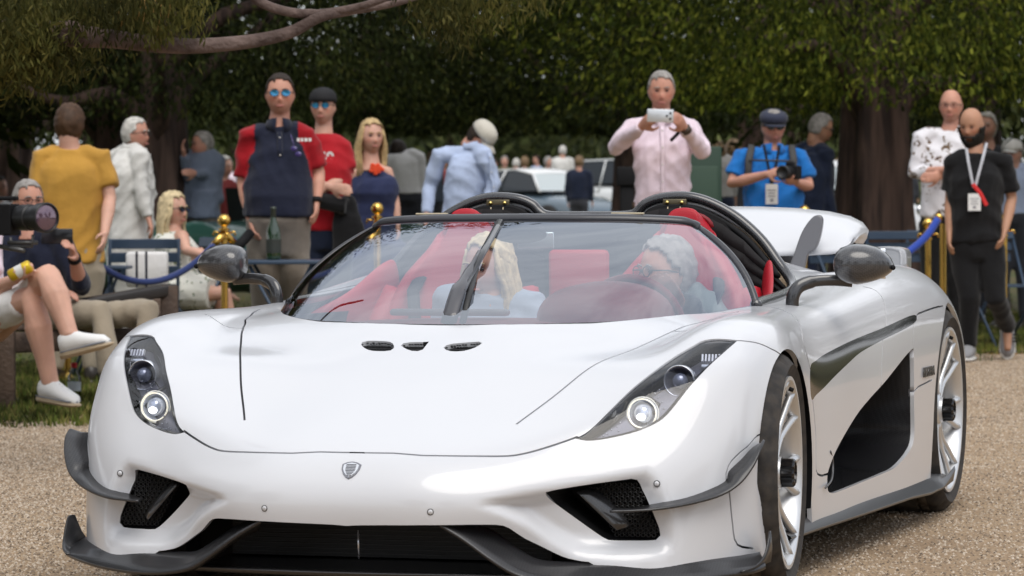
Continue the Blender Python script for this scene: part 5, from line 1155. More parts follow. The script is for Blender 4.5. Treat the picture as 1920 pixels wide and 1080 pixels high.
P['black']=person(24,'bald bearded man in a black T-shirt with a lanyard walking at the right',(1822,202),turn=-12,hturn=-28,nod=14,sh=((1788,300),(1884,298)),hip=(1832,472),arms=[((1782,372,.02),(1780,436,-.05)),((1897,372,.03),(1884,432,-.1))],legs=[((1818,560,-.06),(1817,650,.0),(-.35,.95,0)),((1868,560,-.10),(1889,612,.22),(-.05,.45,-.9))],hair='none',skin='tan',beard='black',top='tee',sleeve=.8,topm=cblack,botm=cblack,shoes=(gshoe,wsole),build=1.05)
P['whiteback']=person(34,'man in a white shirt and dark trousers seen from behind in the distance',(746,262),turn=160,sh=((742,290),(785,290)),hip=(766,372),hair='darkbrown',hairlen=0,top='shirt',topm=cwhite,botm=cdgrey,shoes=BS,vox=.014)
P['greysuit']=person(31,'man in a blue-grey jacket with folded arms standing far left behind the seated blonde',(380,246),turn=-50,hturn=-70,sh=((362,290,.1),(395,288)),hip=(378,375),arms=[((352,330,-.1),(345,290,-.2)),((400,330),(365,325,-.25))],hair='grey',hairlen=0,skin='ruddy',top='jacket',topm=cgrey,botm=ctaupe,shoes=BS,vox=.013)
P['palebehind']=person(33,'man in a light blue shirt mostly hidden behind the blue-grey jacket',(340,272),turn=80,sh=((328,312,.1),(348,312,-.1)),hip=(338,392),hair='white',hairlen=0,top='shirt',topm=clblue,botm=ckhaki,shoes=BS,vox=.014)
P['greyshirt']=person(38,'man in a grey shirt seen from behind between the pink and blue shirts',(1348,264),turn=165,sh=((1328,298),(1368,298)),hip=(1347,380),hair='sand',hairlen=0,skin='tan',top='rolled',topm=cloth('pale_grey_shirt',(.38,.37,.36)),botm=cink,shoes=BS,vox=.015)
P['rightcap']=person(30,'person in a white cap and pale shirt at the right edge of the picture',(1898,262),turn=-30,sh=((1880,318),(1925,318)),hip=(1900,412),hair='grey',hairlen=0,top='shirt',topm=clblue,botm=cdgrey,shoes=BS,vox=.013)
cap(P['rightcap'],cloth('white_cap',(.7,.69,.66)))
P['rightback']=person(31,'person in dark glasses peering from behind the bearded man',(1850,212),turn=-20,sh=((1838,285),(1880,285)),hip=(1860,400),hair='white',hairlen=1,top='shirt',topm=cdgrey,botm=cdgrey,shoes=BS,vox=.014)
# seated people
P['yellowdress']=person(23,'blonde woman in sunglasses and a yellow floral dress sitting on a folding chair',(324,360),turn=62,hturn=60,sh=((310,440,.08),(342,442,-.12)),hip=(338,545),arms=[((322,490,.1),(352,480,.0),None,.6),((350,470,-.2),(384,478,-.3),(0,0,-1),.7)],legs=[((420,548,.0),(405,640,.05),(.7,.5,0)),((425,552,-.14),(432,650,-.1),(.7,.5,0))],hair='palegold',hairlen=3.6,fem=True,top='dress',topm=cfloral2,botkind='dress',shoes=(bshoe,bshoe),hs=.98,vox=.0085)
glasses(P['yellowdress'],darklens,dkfrm,1.05)
P['navyseat']=person(19.2,'grey-haired man in a navy shirt on the bench holding a phone out in one hand',(52,337),turn=35,hturn=28,sh=((18,440),(108,448,-.05)),hip=(58,598),arms=[((12,530,-.15),(105,545,-.30),(0,0,-1),.6),((152,540,-.15),(138,478,-.42),(-.7,.5,0),.9)],legs=[((190,588,-.42),(205,700,-.44),(.4,.9,0)),((278,585,-.34),(262,735,-.40),(.5,.8,0))],hair='grey',hairlen=0,skin='ruddy',top='rolled',topm=cnavy,botm=ckhaki,shoes=BS,build=1.12)
glasses(P['navyseat'],darklens,dkfrm,sun=False)
P['shorts']=person(18.2,'person in white shorts and white trainers sitting cross-legged at the left end of the bench',(-70,305),turn=48,hturn=40,sh=((-100,420),(-15,425,-.1)),hip=(-42,610),arms=[((-100,530,-.1),(-30,545,-.3),None,.6),((-20,545,-.28),(32,522,-.46),(-.2,.2,.9),.9)],legs=[((60,560,-.45),(95,720,-.42),(.75,.6,-.1)),((92,520,-.50),(132,632,-.62),(.88,.20,.22))],hair='sand',hairlen=1,top='polo',topm=cpink,botm=cwhite,botkind='shorts',shoes=(wshoe,tsole),vox=.008,lk=1.38)
# cabin: driver and passenger
P['driver']=person(11.15,'driver with glasses and short grey hair at the steering wheel of the white car',(1250,446),turn=-6,hturn=-62,hs=.92,sh=((1175,572),(1325,572)),hip=(1250,800),arms=[((1150,640,-.1),(1205,610,-.40),(.3,-.5,.5),1.1),((1345,640,-.1),(1268,566,-.42),(-.3,-.6,.5),1.1)],legs=[((1220,790,-.45),(1215,830,-.8)),((1290,790,-.45),(1285,830,-.8))],hair='grey',hairlen=1,skin='ruddy',top='shirt',topm=cloth('grey_green_jacket',(.16,.20,.20)),botm=cdgrey,shoes=None,vox=.008)
glasses(P['driver'],darklens,dkfrm,sun=False)
P['passenger']=person(11.25,'passenger with long pale blonde hair behind the wiper of the white car',(918,440),turn=8,hturn=-38,nod=4,hs=.90,sh=((855,568),(985,568)),hip=(920,800),arms=[((830,650,-.05),(850,690,-.3)),((1000,650,-.05),(960,690,-.3))],legs=[((890,790,-.45),(890,830,-.8)),((950,790,-.45),(950,830,-.8))],hair='palegold',hairlen=4.2,fem=True,top='shirt',topm=cloth('pale_blue_grey_top',(.32,.38,.46)),botm=cdenim,shoes=None,vox=.008)

# ---- things held or worn -------------------------------------------------
def onp(p,v): return p['rel'](v)
# phone
def phone(px,py,D,w_,h_,m,label,rz=0,cams=True):
    c=at(px,py,D=D); t=thing('phone',label,'phone',c); R=np.stack([RT,FW,UP],1)@rot(ry=rz); g=MB(); g.box((0,0,0),(w_,.008,h_),R=R); b=g.build('case',m,t,bevel=.004)
    if cams:
        for dx,dz in ((.38,.22),(.38,-.22),(.25,0)):
            g=MB(); g.lathe([(.0075,0),(.007,.002),(.001,.002)],R@np.array([dx*w_,-.004,dz*h_]),14,R=R@rot(rx=math.pi/2)); g.build('camera_lens',gblack,t)
    return t
phone(1238,217,21.40,.158,.078,mat('phone_silver',(.62,.64,.66),rough=.25,metal=.5),'silver phone held sideways by the man in pink',rz=.03)
phone(107,443,18.7,.165,.080,mat('phone_black',(.012,.012,.014),rough=.15),'black phone held out by the man in navy on the bench',cams=False)
# stills camera of the photographer
def stills(px,py,D,label):
    t=thing('camera_held',label,'camera',at(px,py,D=D)); R=np.stack([RT,FW,UP],1)@rot(rz=-.5)
    g=MB(); g.box((0,0,0),(.145,.07,.095),R=R); g.box(R@np.array([0,0,.06]),(.055,.05,.03),R=R); b=g.build('body',mblack,t,bevel=.008,smooth=False)
    g=MB(); g.lathe([(.045,0),(.045,.05),(.048,.055),(.048,.10),(.040,.105),(.036,.095),(.001,.09)],R@np.array([0,-.035,0]),20,R=R@rot(rx=math.pi/2)); g.build('lens_barrel',mat('camera_black_rubber',(.015,.015,.016),rough=.45),t); return t
stills(1482,324,24.6,'black stills camera in the hands of the man in blue')
# cine camera on a support at the left edge
t=thing('video_camera','large black cine camera with a big round lens at the left edge','video camera',ground(-42,17.0)); b0=ground(-42,17.0)
def rl(px,py,D): return at(px,py,D=D)-b0
axd=(rl(96,408,16.8)-rl(0,408,17.1)); axd/=np.linalg.norm(axd); zz=np.cross(axd,[0,0,1]); Rl=np.stack([np.cross(zz,axd),zz,axd],1)
g=MB(); g.lathe([(.001,-.30),(.055,-.30),(.055,-.20),(.063,-.195),(.063,-.12),(.056,-.115),(.056,-.06),(.070,-.05),(.072,0),(.066,.004),(.060,-.006)],rl(88,408,16.85),28,R=Rl); g.build('lens_barrel',mat('cine_lens_black',(.014,.014,.015),rough=.4),t,auto=35)
g=MB(); g.lathe([(.060,-.004),(.04,.004),(.001,.008)],rl(88,408,16.85),24,R=Rl); g.build('front_glass',mat('coated_lens_glass',(.16,.10,.14),rough=.12,metal=.5,coat=1),t)
g=MB(); g.box(rl(-25,412,17.05),(.30,.12,.15)); g.box(rl(5,372,17.0),(.16,.03,.02)); g.build('camera_body',mblack,t,bevel=.008,smooth=False)
g=MB(); g.tube([rl(20,445,16.95),rl(22,462,16.95),rl(60,462,16.9),rl(62,440,16.9)],.008,8); g.tube([rl(15,455,16.95),rl(70,455,16.9)],.010,8); g.tube([rl(0,462,17),rl(45,470,16.9)],.012,8); g.build('rig_rods',mat('rig_metal',(.10,.10,.10),rough=.35,metal=.6),t)
g=MB(); g.tube([rl(-42,430,17),[0,0,0]],.022,8)
g.build('support_pole',mblack,t)
# logo marks, number and lanyards
def textmesh(name,txt,size,m,parent,loc,R,extr=.0008,bold=0,sx=1):
    c=bpy.data.curves.new('t','FONT'); c.body=txt; c.size=size; c.extrude=extr; c.align_x='CENTER'; c.align_y='CENTER'; c.offset=bold; o=bpy.data.objects.new('t',c); COL.objects.link(o)
    me=bpy.data.meshes.new_from_object(o.evaluated_get(bpy.context.evaluated_depsgraph_get())); bpy.data.objects.remove(o)
    o=bpy.data.objects.new(name,me); COL.objects.link(o); me.materials.append(m); o.parent=parent
    M=Matrix([[*R[0],loc[0]],[*R[1],loc[1]],[*R[2],loc[2]],[0,0,0,1]]); o.matrix_local=M@Matrix.Diagonal((sx,1,1,1)); return o
def faceR(d,up=np.array([0,0,1.])):
    z=np.array(d,float); z/=np.linalg.norm(z); x=np.cross(up,z); x/=np.linalg.norm(x); return np.stack([x,np.cross(z,x),z],1)
p=P['redtee']; textmesh('chest_number','49',.095,cwhite,p['root'],p['rel'](at(612,296,D=23-.245)),faceR(p['tf']),bold=.003)
p=P['polo']
for k,(dx,w_) in enumerate(((-14,.016),(-5,.014),(5,.020),(15,.016))):
    g=MB(); g.box(p['rel'](at(570+dx*.75,262,D=21.3-.175)),(w_,.004,.020),R=faceR(p['tf'])@rot(rx=-math.pi/2)); g.build('chest_embroidery',cwhite,p['root'],smooth=False)
g=MB()
for sx in (-1,1): g.sphere(p['rel'](at(555+sx*4,284+sx*5,D=21.3-.20)),(.022,.006,.016),10,6)
g.tube([p['rel'](at(545,252,D=21.3-.16)),p['rel'](at(552,276,D=21.3-.195))],.003,5); g.build('hanging_sunglasses',mat('purple_glass',(.06,.04,.18),rough=.15,coat=1),p['root'])
g=MB(); g.tube([p['rel'](at(593,372,D=21.22)),p['rel'](at(593,380,D=21.21))],.036,14); g.build('wristwatch',mblack,p['root'])
# black shoulder bag held by the man in navy
g=MB(); g.tube([p['rel'](at(470,436,D=21.1)),p['rel'](at(440,470,D=21.0))],.03,8); g.build('dark_folded_bag',mblack,p['root'])
# jacket over the arm of the red T-shirt man
p=P['redtee']; g=MB(); g.tube([p['rel'](at(645,372,D=22.85)),p['rel'](at(650,410,D=22.8)),p['rel'](at(655,470,D=22.8))],[(.07,.03),(.10,.04),(.11,.05)],10); g.tube([p['rel'](at(590,375,D=22.8)),p['rel'](at(650,385,D=22.75))],[.05,.06],8); V,N,F=remesh(g,.01,3,fold=.006,ff=9); fastmesh('tied_black_jacket',V,F,cblack,p['root'])
def lanyard(p,D,pts,badge,mcol,bw=.075,bh=.10):
    g=MB()
    for q in pts: g.tube([p['rel'](at(x,y,D=D-dd)) for x,y,dd in q],(.009,.002),4,up=p['toc'])
    g.build('lanyard',mcol,p['root'],smooth=False)
    c=p['rel'](at(badge[0],badge[1],D=D-badge[2])); g=MB(); g.box(c,(bw,.004,bh),R=np.stack([p['rgt'],-p['toc'],p['up']],1)); b=g.build('badge',mat('badge_white',(.75,.75,.74),rough=.35),p['root'],smooth=False)
    for k,(w_,z_) in enumerate(((.7,.2),(.5,.05),(.6,-.1),(.25,-.3))):
        g=MB(); g.box(c+p['toc']*.003+p['up']*z_*bh,(bw*w_,.002,bh*(.05 if k<3 else .16)),R=np.stack([p['rgt'],-p['toc'],p['up']],1)); g.build('badge_line',mat('badge_ink',(.3,.3,.32),rough=.5),b,smooth=False)
lanyard(P['black'],24,[[(1812,278,.10),(1816,305,.14),(1822,335,.155),(1826,352,.16)],[(1850,268,.06),(1842,300,.13),(1834,330,.155),(1828,352,.16)]],(1827,379,.165),mat('lanyard_pale',(.45,.46,.50),rough=.6),.085,.115)
p=P['black']; g=MB(); g.tube([p['rel'](at(1824,345,D=23.835)),p['rel'](at(1838,362,D=23.83)),p['rel'](at(1850,385,D=23.83))],(.013,.003),4,up=p['toc']); g.build('red_strap',mat('red_webbing',(.6,.02,.02),rough=.6),p['root'],smooth=False)
for k in range(3):
    a_=p['L'][1][2]; g=MB(); g.box(p['rel'](a_)+p['toc']*.055+p['rgt']*.045+p['up']*(-.055-.022*k),(.035,.01,.010),R=np.stack([p['rgt'],-p['toc'],p['up']],1)); g.build('shoe_stripe',mblack,p['root'],smooth=False)
lanyard(P['photog'],25,[[(1432,272,.13),(1440,310,.17),(1446,345,.20)],[(1462,272,.13),(1455,310,.17),(1448,345,.20)]],(1447,364,.21),cblack,.085,.14)
p=P['photog']; g=MB(); 
for a,b,c_ in (((1410,272,.06),(1404,300,.15),(1402,340,.17)),((1484,272,.06),(1488,300,.15),(1487,330,.17))): g.tube([p['rel'](at(x,y,D=25-d)) for x,y,d in (a,b,c_)],(.026,.006),6,up=p['toc'])
g.tube([p['rel'](at(1404,300,D=24.83)),p['rel'](at(1487,302,D=24.83))],(.008,.004),5,up=p['toc']); g.build('backpack_straps',mat('strap_dark_grey',(.05,.05,.05),rough=.8),p['root'])
p=P['pink']; g=MB(); g.tube([p['rel'](at(1280,240,D=21.6)),p['rel'](at(1270,252,D=21.62)),p['rel'](at(1258,264,D=21.7))],(.012,.003),5,up=p['toc']); g.build('wrist_strap',mblack,p['root'])
g=MB(); g.tube([p['rel'](at(1288,246,D=21.62)),p['rel'](at(1284,240,D=21.6))],.035,12); g.build('wristwatch',mat('dark_strap',(.04,.025,.015),rough=.5),p['root'])
p=P['navyseat']; g=MB(); q0,q1=p['A'][1][1],p['A'][1][2]; dq=(q1-q0)/np.linalg.norm(q1-q0); g.tube([p['rel'](q1-dq*.045),p['rel'](q1-dq*.02)],.036,14); g.build('wristwatch',mblack,p['root'])
# far crowd: small figures near the parked cars
cols=[cwhite,clblue,cpink,cgrey,cdgrey,cloth('maroon_jersey',(.18,.03,.03)),ccream,cink,cloth('olive_jacket',(.10,.10,.06))]
rc=random.Random(5); ORD='first second third fourth fifth sixth seventh eighth ninth tenth eleventh twelfth thirteenth fourteenth fifteenth sixteenth seventeenth eighteenth nineteenth twentieth twenty-first twenty-second twenty-third twenty-fourth twenty-fifth twenty-sixth twenty-seventh twenty-eighth twenty-ninth thirtieth thirty-first thirty-second thirty-third thirty-fourth thirty-fifth thirty-sixth thirty-seventh thirty-eighth thirty-ninth fortieth forty-first forty-second'.split()
spots=[(925,296,78),(946,293,80),(968,297,79),(984,294,76),(1006,291,84),(1028,294,78),(1055,273,77),(1086,292,64),(1100,298,82),(1122,300,84),(1142,304,83),(812,284,56),(830,292,66),(790,296,70),(1165,298,75),(1375,262,40),(1392,282,50),(1320,290,54),(420,292,38),(12,306,44),(-2,330,36),(30,318,58),(1556,292,66),(1572,298,78),(1318,296,72),(1334,300,80),(1366,290,62),(1384,296,74),(1404,300,80),(412,296,62),(428,300,74),(655,298,66),(668,294,78),(556,300,80),(36,304,72),(52,300,64),(305,300,70),(1655,300,66),(1700,298,74)]
hues=['white','light blue','pink','grey','charcoal','maroon','cream','dark navy','olive']
hn=['darkbrown','grey','white','sand']
for i,(x,y,D_) in enumerate(spots):
    k=FPX/D_; ci=rc.randrange(len(cols)); tn=rc.choice([0,160,200,60,-60,120]); nm={'x':['the left edge','the seated people','the pale blue shirt','the parked coupe','the pink shirt','the photographer','the big trunk'][min(6,int(max(x,0)//275))]}['x']
    z=1.08+(380-y)/k
    person(D_,'distant figure in %s, %s hair, %s of the far walkers counted from the left'%(hues[ci],{'darkbrown':'dark'}.get(hn[i%4],hn[i%4]),ORD[sorted(q_[0] for q_ in spots).index(x)]),(x,y),turn=tn,sh=((x-.17*k*abs(math.cos(math.radians(tn)))-2,y+.30*k),(x+.17*k*abs(math.cos(math.radians(tn)))+2,y+.30*k)),hip=(x,y+.86*k),hair=hn[i%4],hairlen=rc.choice([0,1]),top='shirt',topm=cols[ci],botm=rc.choice([cdgrey,ckhaki,cdenim]),vox=.028,foot=False,group='people strolling by the parked cars')
# ================================================================ GROUND
def ground_mat(name,c1,c2,sc1,c3=None,sc2=60,bump=.6,bd=.01,rough=.95):
    m=bpy.data.materials.new(name); m.use_nodes=True; t=m.node_tree; b=t.nodes['Principled BSDF']; b.inputs['Roughness'].default_value=rough; b.inputs['Specular IOR Level'].default_value=.2
    co=nn(t,'ShaderNodeTexCoord').outputs['Object']
    a=nn(t,'ShaderNodeTexNoise'); a.inputs['Scale'].default_value=sc1; a.inputs['Detail'].default_value=8; a.inputs['Roughness'].default_value=.6; t.links.new(co,a.inputs['Vector'])
    r=nn(t,'ShaderNodeValToRGB'); r.color_ramp.elements[0].position=.35; r.color_ramp.elements[1].position=.65; r.color_ramp.elements[0].color=(*c1,1); r.color_ramp.elements[1].color=(*c2,1); t.links.new(a.outputs['Fac'],r.inputs[0])
    v=nn(t,'ShaderNodeTexVoronoi'); v.inputs['Scale'].default_value=sc2; t.links.new(co,v.inputs['Vector'])
    mx=nn(t,'ShaderNodeMix',data_type='RGBA',blend_type='MULTIPLY'); mx.inputs['Factor'].default_value=.75; t.links.new(r.outputs[0],mx.inputs['A'])
    r2=nn(t,'ShaderNodeValToRGB'); r2.color_ramp.elements[0].color=(*(c3 or (.45,.42,.4)),1); r2.color_ramp.elements[1].color=(1.25,1.2,1.15,1); r2.color_ramp.elements[0].position=0; r2.color_ramp.elements[1].position=1
    hs=nn(t,'ShaderNodeSeparateColor'); t.links.new(v.outputs['Color'],hs.inputs[0]); t.links.new(hs.outputs[0],r2.inputs[0]); t.links.new(r2.outputs[0],mx.inputs['B']); t.links.new(mx.outputs['Result'],b.inputs['Base Color'])
    u=nn(t,'ShaderNodeBump'); u.inputs['Strength'].default_value=bump; u.inputs['Distance'].default_value=bd; t.links.new(v.outputs['Distance'],u.inputs['Height']); t.links.new(u.outputs[0],b.inputs['Normal'])
    return m
lawn=ground_mat('lawn_turf',(.055,.075,.022),(.11,.085,.045),.55,(.6,.6,.5),40,.4)
gravel_m=ground_mat('gravel_bed',(.34,.25,.165),(.44,.335,.225),1.1,(.55,.50,.46),140,.8,.008)
g=MB(); n=90; xs=np.linspace(-1,1,n)
G_=[]
for a in xs:
    G_.append([(math.copysign(abs(a)**3,a)*1200,math.copysign(abs(b)**3,b)*1200,0) for b in xs])
G_=np.array(G_); G_[...,2]=gz(G_[...,0],G_[...,1])
g.grid(G_); go=g.build('ground',lawn,smooth=False); tag(go,kind='structure')
# gravel sheet with an uneven edge, from behind the camera to the grass verge
e=[];
for k in range(90):
    s_=k/89; px=-700+3300*s_; D_=np.interp(px,[-700,80,400,1860,2600],[16.6,17.75,19.2,25.9,29])+.12*math.sin(k*1.7)+.10*math.sin(k*.63+1)+.06*math.sin(k*3.1)
    e.append(ground(px,D_,.004))
e=np.array(e); near=np.stack([np.linspace(-16,20,90),np.full(90,-14.),np.full(90,.004)],1)
g=MB(); g.grid(np.stack([near,near*.5+e*.5,e])); gv=g.build('gravel_drive',gravel_m,smooth=False); tag(gv,kind='structure')
# pebbles
rg=np.random.default_rng(3)
def scatter(px0,px1,D0,D1,n):
    u=rg.random(n); D_=np.sqrt(D0*D0+u*(D1*D1-D0*D0)); px=px0+rg.random(n)*(px1-px0); return np.array([ground(a,b) for a,b in zip(px,D_)])
def inst(name,P,base,Fb,scl,m,kind='stuff',label=None,cat=None,tilt=.6,squash=None):
    n=len(P); k=len(base); a=rg.random(n)*6.283; sx=scl*(.6+.8*rg.random(n)); 
    ca,sa=np.cos(a),np.sin(a); B=base[None]*sx[:,None,None]*(1 if squash is None else squash(n)[:,None,:]); X=B[...,0]*ca[:,None]-B[...,1]*sa[:,None]; Y=B[...,0]*sa[:,None]+B[...,1]*ca[:,None]; V=np.stack([X,Y,B[...,2]],-1)+P[:,None]
    F=(Fb[None]+(np.arange(n)*k)[:,None,None]).reshape(-1,Fb.shape[1]); o=fastmesh(name,V.reshape(-1,3),F,m,None,smooth=False); tag(o,label,cat,kind=kind); return o
oc=np.array([(1,0,-.3),(0,1,-.3),(-1,0,-.3),(0,-1,-.3),(0,0,.6)],float); of_=np.array([(0,1,4),(1,2,4),(2,3,4),(3,0,4)])
pebm=bpy.data.materials.new('pebble'); pebm.use_nodes=True; t=pebm.node_tree; b=t.nodes['Principled BSDF']; b.inputs['Roughness'].default_value=.85; ge=nn(t,'ShaderNodeNewGeometry'); r=nn(t,'ShaderNodeValToRGB'); r.color_ramp.elements[0].color=(.11,.08,.055,1); r.color_ramp.elements[1].color=(.56,.48,.39,1); e1=r.color_ramp.elements.new(.5); e1.color=(.37,.285,.20,1); t.links.new(ge.outputs['Random Per Island'],r.inputs[0]); t.links.new(r.outputs[0],b.inputs['Base Color'])
PB=np.vstack([scatter(-20,330,9.0,17.6,24000),scatter(1380,1960,8.6,25.2,46000)]); PB[:,2]=.006
inst('gravel_stones',PB,oc,of_,.0049,pebm,label='loose tan gravel stones scattered over the drive',cat='gravel')
# grass
def grass(P,h,m,nm,lab,w_=.006):
    n=len(P); a=rg.random(n)*6.283; hh=h*(.5+rg.random(n)); lean=rg.normal(0,.35,(n,2))*hh[:,None]; d=np.stack([np.cos(a)*w_,np.sin(a)*w_,0*a],1)
    top=P+np.concatenate([lean,hh[:,None]],1); V=np.stack([P-d,P+d,top],1).reshape(-1,3); o=fastmesh(nm,V,np.arange(3*n).reshape(-1,3),m,None,smooth=False); tag(o,lab,'grass',kind='stuff')
def islandmat(nm,cols,rough=.6,tr=0):
    m=bpy.data.materials.new(nm); m.use_nodes=True; t=m.node_tree; b=t.nodes['Principled BSDF']; b.inputs['Roughness'].default_value=.8; b.inputs['Specular IOR Level'].default_value=.12; ge=nn(t,'ShaderNodeNewGeometry'); r=nn(t,'ShaderNodeValToRGB'); n_=len(cols)
    r.color_ramp.elements[0].color=(*cols[0],1); r.color_ramp.elements[1].color=(*cols[-1],1)
    for i in range(1,n_-1): e_=r.color_ramp.elements.new(i/(n_-1)); e_.color=(*cols[i],1)
    t.links.new(ge.outputs['Random Per Island'],r.inputs[0])
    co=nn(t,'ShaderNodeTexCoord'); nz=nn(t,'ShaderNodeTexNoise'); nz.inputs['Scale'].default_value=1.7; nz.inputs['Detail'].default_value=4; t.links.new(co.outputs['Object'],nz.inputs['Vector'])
    r2=nn(t,'ShaderNodeValToRGB'); r2.color_ramp.elements[0].position=.36; r2.color_ramp.elements[1].position=.62; r2.color_ramp.elements[0].color=(.25,.27,.30,1); r2.color_ramp.elements[1].color=(1.35,1.3,1.05,1); t.links.new(nz.outputs['Fac'],r2.inputs[0])  # noise paints lit clumps and dark gaps into leaf and blade colour
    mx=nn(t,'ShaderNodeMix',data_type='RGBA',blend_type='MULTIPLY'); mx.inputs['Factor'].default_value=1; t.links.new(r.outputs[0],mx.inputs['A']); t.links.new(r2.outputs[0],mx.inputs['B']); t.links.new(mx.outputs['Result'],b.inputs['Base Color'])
    if tr:
        tl=nn(t,'ShaderNodeBsdfTranslucent'); t.links.new(mx.outputs['Result'],tl.inputs[0]); ms=nn(t,'ShaderNodeMixShader'); ms.inputs[0].default_value=tr; o=t.nodes['Material Output']; t.links.new(b.outputs[0],ms.inputs[1]); t.links.new(tl.outputs[0],ms.inputs[2]); t.links.new(ms.outputs[0],o.inputs[0])
    return m
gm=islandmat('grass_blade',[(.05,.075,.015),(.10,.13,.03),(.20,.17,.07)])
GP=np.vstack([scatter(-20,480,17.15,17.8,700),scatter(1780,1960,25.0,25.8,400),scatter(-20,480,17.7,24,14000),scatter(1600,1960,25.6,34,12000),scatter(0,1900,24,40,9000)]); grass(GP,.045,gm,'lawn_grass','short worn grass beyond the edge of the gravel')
LP=scatter(-20,1960,19,34,1500)
# ================================================================ TREES
lf_dark=islandmat('yew_leaf_shaded',[(.014,.021,.007),(.024,.034,.010),(.036,.048,.014),(.06,.066,.018)],.55,.25)  # darker copy of the yew leaf, shade put into its colour
lf_bright=islandmat('yew_leaf_sunlit',[(.022,.034,.007),(.055,.080,.013),(.115,.145,.022),(.23,.25,.042)],.55,.4)  # brighter copy of the yew leaf, sunlight put into its colour
lf_far=islandmat('far_leaf_sunlit',[(.07,.09,.04),(.11,.14,.06),(.17,.19,.09)],.6,.3)  # paled leaf colour, sunlight and distance haze painted in
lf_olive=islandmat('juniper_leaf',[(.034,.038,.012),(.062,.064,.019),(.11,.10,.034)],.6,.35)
bark=mat('yew_bark',(.10,.062,.048),rough=.9,col2=(.030,.019,.016),vscale=3.2,bump=1,bscale=9,vdist=1.5)
_bt=bark.node_tree; _mp=nn(_bt,'ShaderNodeMapping'); _mp.inputs['Scale'].default_value=(2.2,2.2,.28)
for _n in list(_bt.nodes):
    if _n.type=='TEX_NOISE':
        _s=_n.inputs['Vector'].links[0].from_socket; _bt.links.new(_s,_mp.inputs[0]); _bt.links.new(_mp.outputs[0],_n.inputs['Vector'])
def crown(name,parent,cen,rad,n,m,leaf=.075,zcut=None,seed=0,lump=.16,droop=.5,shell=.45,clus=.42,sub=1):
    r=np.random.default_rng(seed); cen=np.array(cen,float); rad=np.array(rad,float); nc=max(8,n//60)
    d=r.normal(size=(nc,3)); d/=np.linalg.norm(d,axis=1)[:,None]; k=(1-shell*r.random(nc)**1.6); 
    l=1+lump*np.sin(d[:,0]*7+seed)*np.sin(d[:,1]*6+seed*2)*np.sin(d[:,2]*5+1)
    C=d*rad*(k*l)[:,None]
    if zcut is not None:
        zc=zcut-cen[2]; m_=C[:,2]<zc+.0; C[m_,2]=zc+ r.random(m_.sum())*.55+.10*np.sin(C[m_,0]*2.3)+.10*np.sin(C[m_,1]*2.9+1)
    ci=r.integers(0,nc,n); off=r.normal(size=(n,3))*clus*np.array([1,1,.55]); P=cen+C[ci]+off
    if zcut is not None: lo=zcut-.10-.06*np.sin(P[:,0]*5); P[:,2]=np.where(P[:,2]<lo,lo+np.abs(P[:,2]-lo)*.6,P[:,2])
    out=d[ci]+r.normal(size=(n,3))*.7; out[:,2]-=droop; out/=np.linalg.norm(out,axis=1)[:,None]
    w_=np.cross(out,r.normal(size=(n,3))); w_/=np.linalg.norm(w_,axis=1)[:,None]; L=leaf*(.6+.9*r.random(n)); W=L*.42
    a=P-out*L[:,None]*.5; b_=P+w_*W[:,None]*.5; c_=P+out*L[:,None]*.6; d_=P-w_*W[:,None]*.5+np.array([0,0,-.01])
    V=np.stack([a,b_,c_,d_],1).reshape(-1,3); F=np.arange(4*n).reshape(-1,4); return fastmesh(name,V,F,m,parent,smooth=False)
def fluted_trunk(parent,h,r0,r1,seed=0,flute=.22,lean=(0,0),limbs=6,limb_r=.14,limb_len=2.6,z1=1.7):
    rr=random.Random(seed); g=MB(); n=36; rows=[]
    for z in np.linspace(-.1,h,22):
        f=z/h; R_=r0*(1-f)+r1*f+ (.16*r0*math.exp(-z/.35))
        rows.append([(lean[0]*f+R_*(1+flute*math.sin(a*5+seed+z*.5)+.08*math.sin(a*11+z*1.3+seed))*math.cos(a),lean[1]*f+R_*(1+flute*math.sin(a*5+seed+z*.5)+.08*math.sin(a*11+z*1.3))*math.sin(a),z) for a in np.linspace(0,2*math.pi,n,endpoint=False)])
    g.grid(rows,closeu=True)
    for k in range(limbs):
        a=6.283*k/limbs+rr.uniform(-.3,.3); z=z1+rr.uniform(-.3,.9); L=limb_len*rr.uniform(.7,1.2)
        g.tube(spline([(0,0,z-.2),(math.cos(a)*L*.3,math.sin(a)*L*.3,z+.25),(math.cos(a)*L*.65,math.sin(a)*L*.65,z+.45+rr.uniform(-.3,.3)),(math.cos(a)*L,math.sin(a)*L,z+.6+rr.uniform(-.4,.5))],9),[limb_r*(1-.09*j) for j in range(9)],8)
    return g.build('trunk',bark,parent)
def yew(px,D,label,rad,zb,ht,n,m,r0=.36,seed=0,leaf=.075,crx=0,trunk=True,group=None,**k):
    base=ground(px,D); t=thing('yew_tree',label,'tree',base,group=group)
    if trunk: fluted_trunk(t,ht*.55,r0,r0*.55,seed,limb_r=r0*.36,limb_len=rad[0]*.33,z1=zb+.1)
    crown('crown',t,(RT[0]*crx,RT[1]*crx,zb+ht*.42),(rad[0],rad[1],ht*.62),n,m,leaf,zcut=zb,seed=seed,**k)
    if D<60 and px<420:
        uc=crown('upper_crown',t,(RT[0]*crx,RT[1]*crx,zb+ht*1.05),(rad[0]*.85,rad[1]*.9,ht*.55),9000,m,.20,seed=seed+7,clus=.5)
        ck=MB(); ck.sphere((RT[0]*crx,RT[1]*crx,zb+ht*.95),(rad[0]*.66,rad[1]*.6,ht*.5),16,10); ck.build('inner_foliage',mat('dark_core',(.012,.018,.007),rough=.9),t)  # added dark ellipsoid, makes the sparse crown mirror as one dark mass
    return t
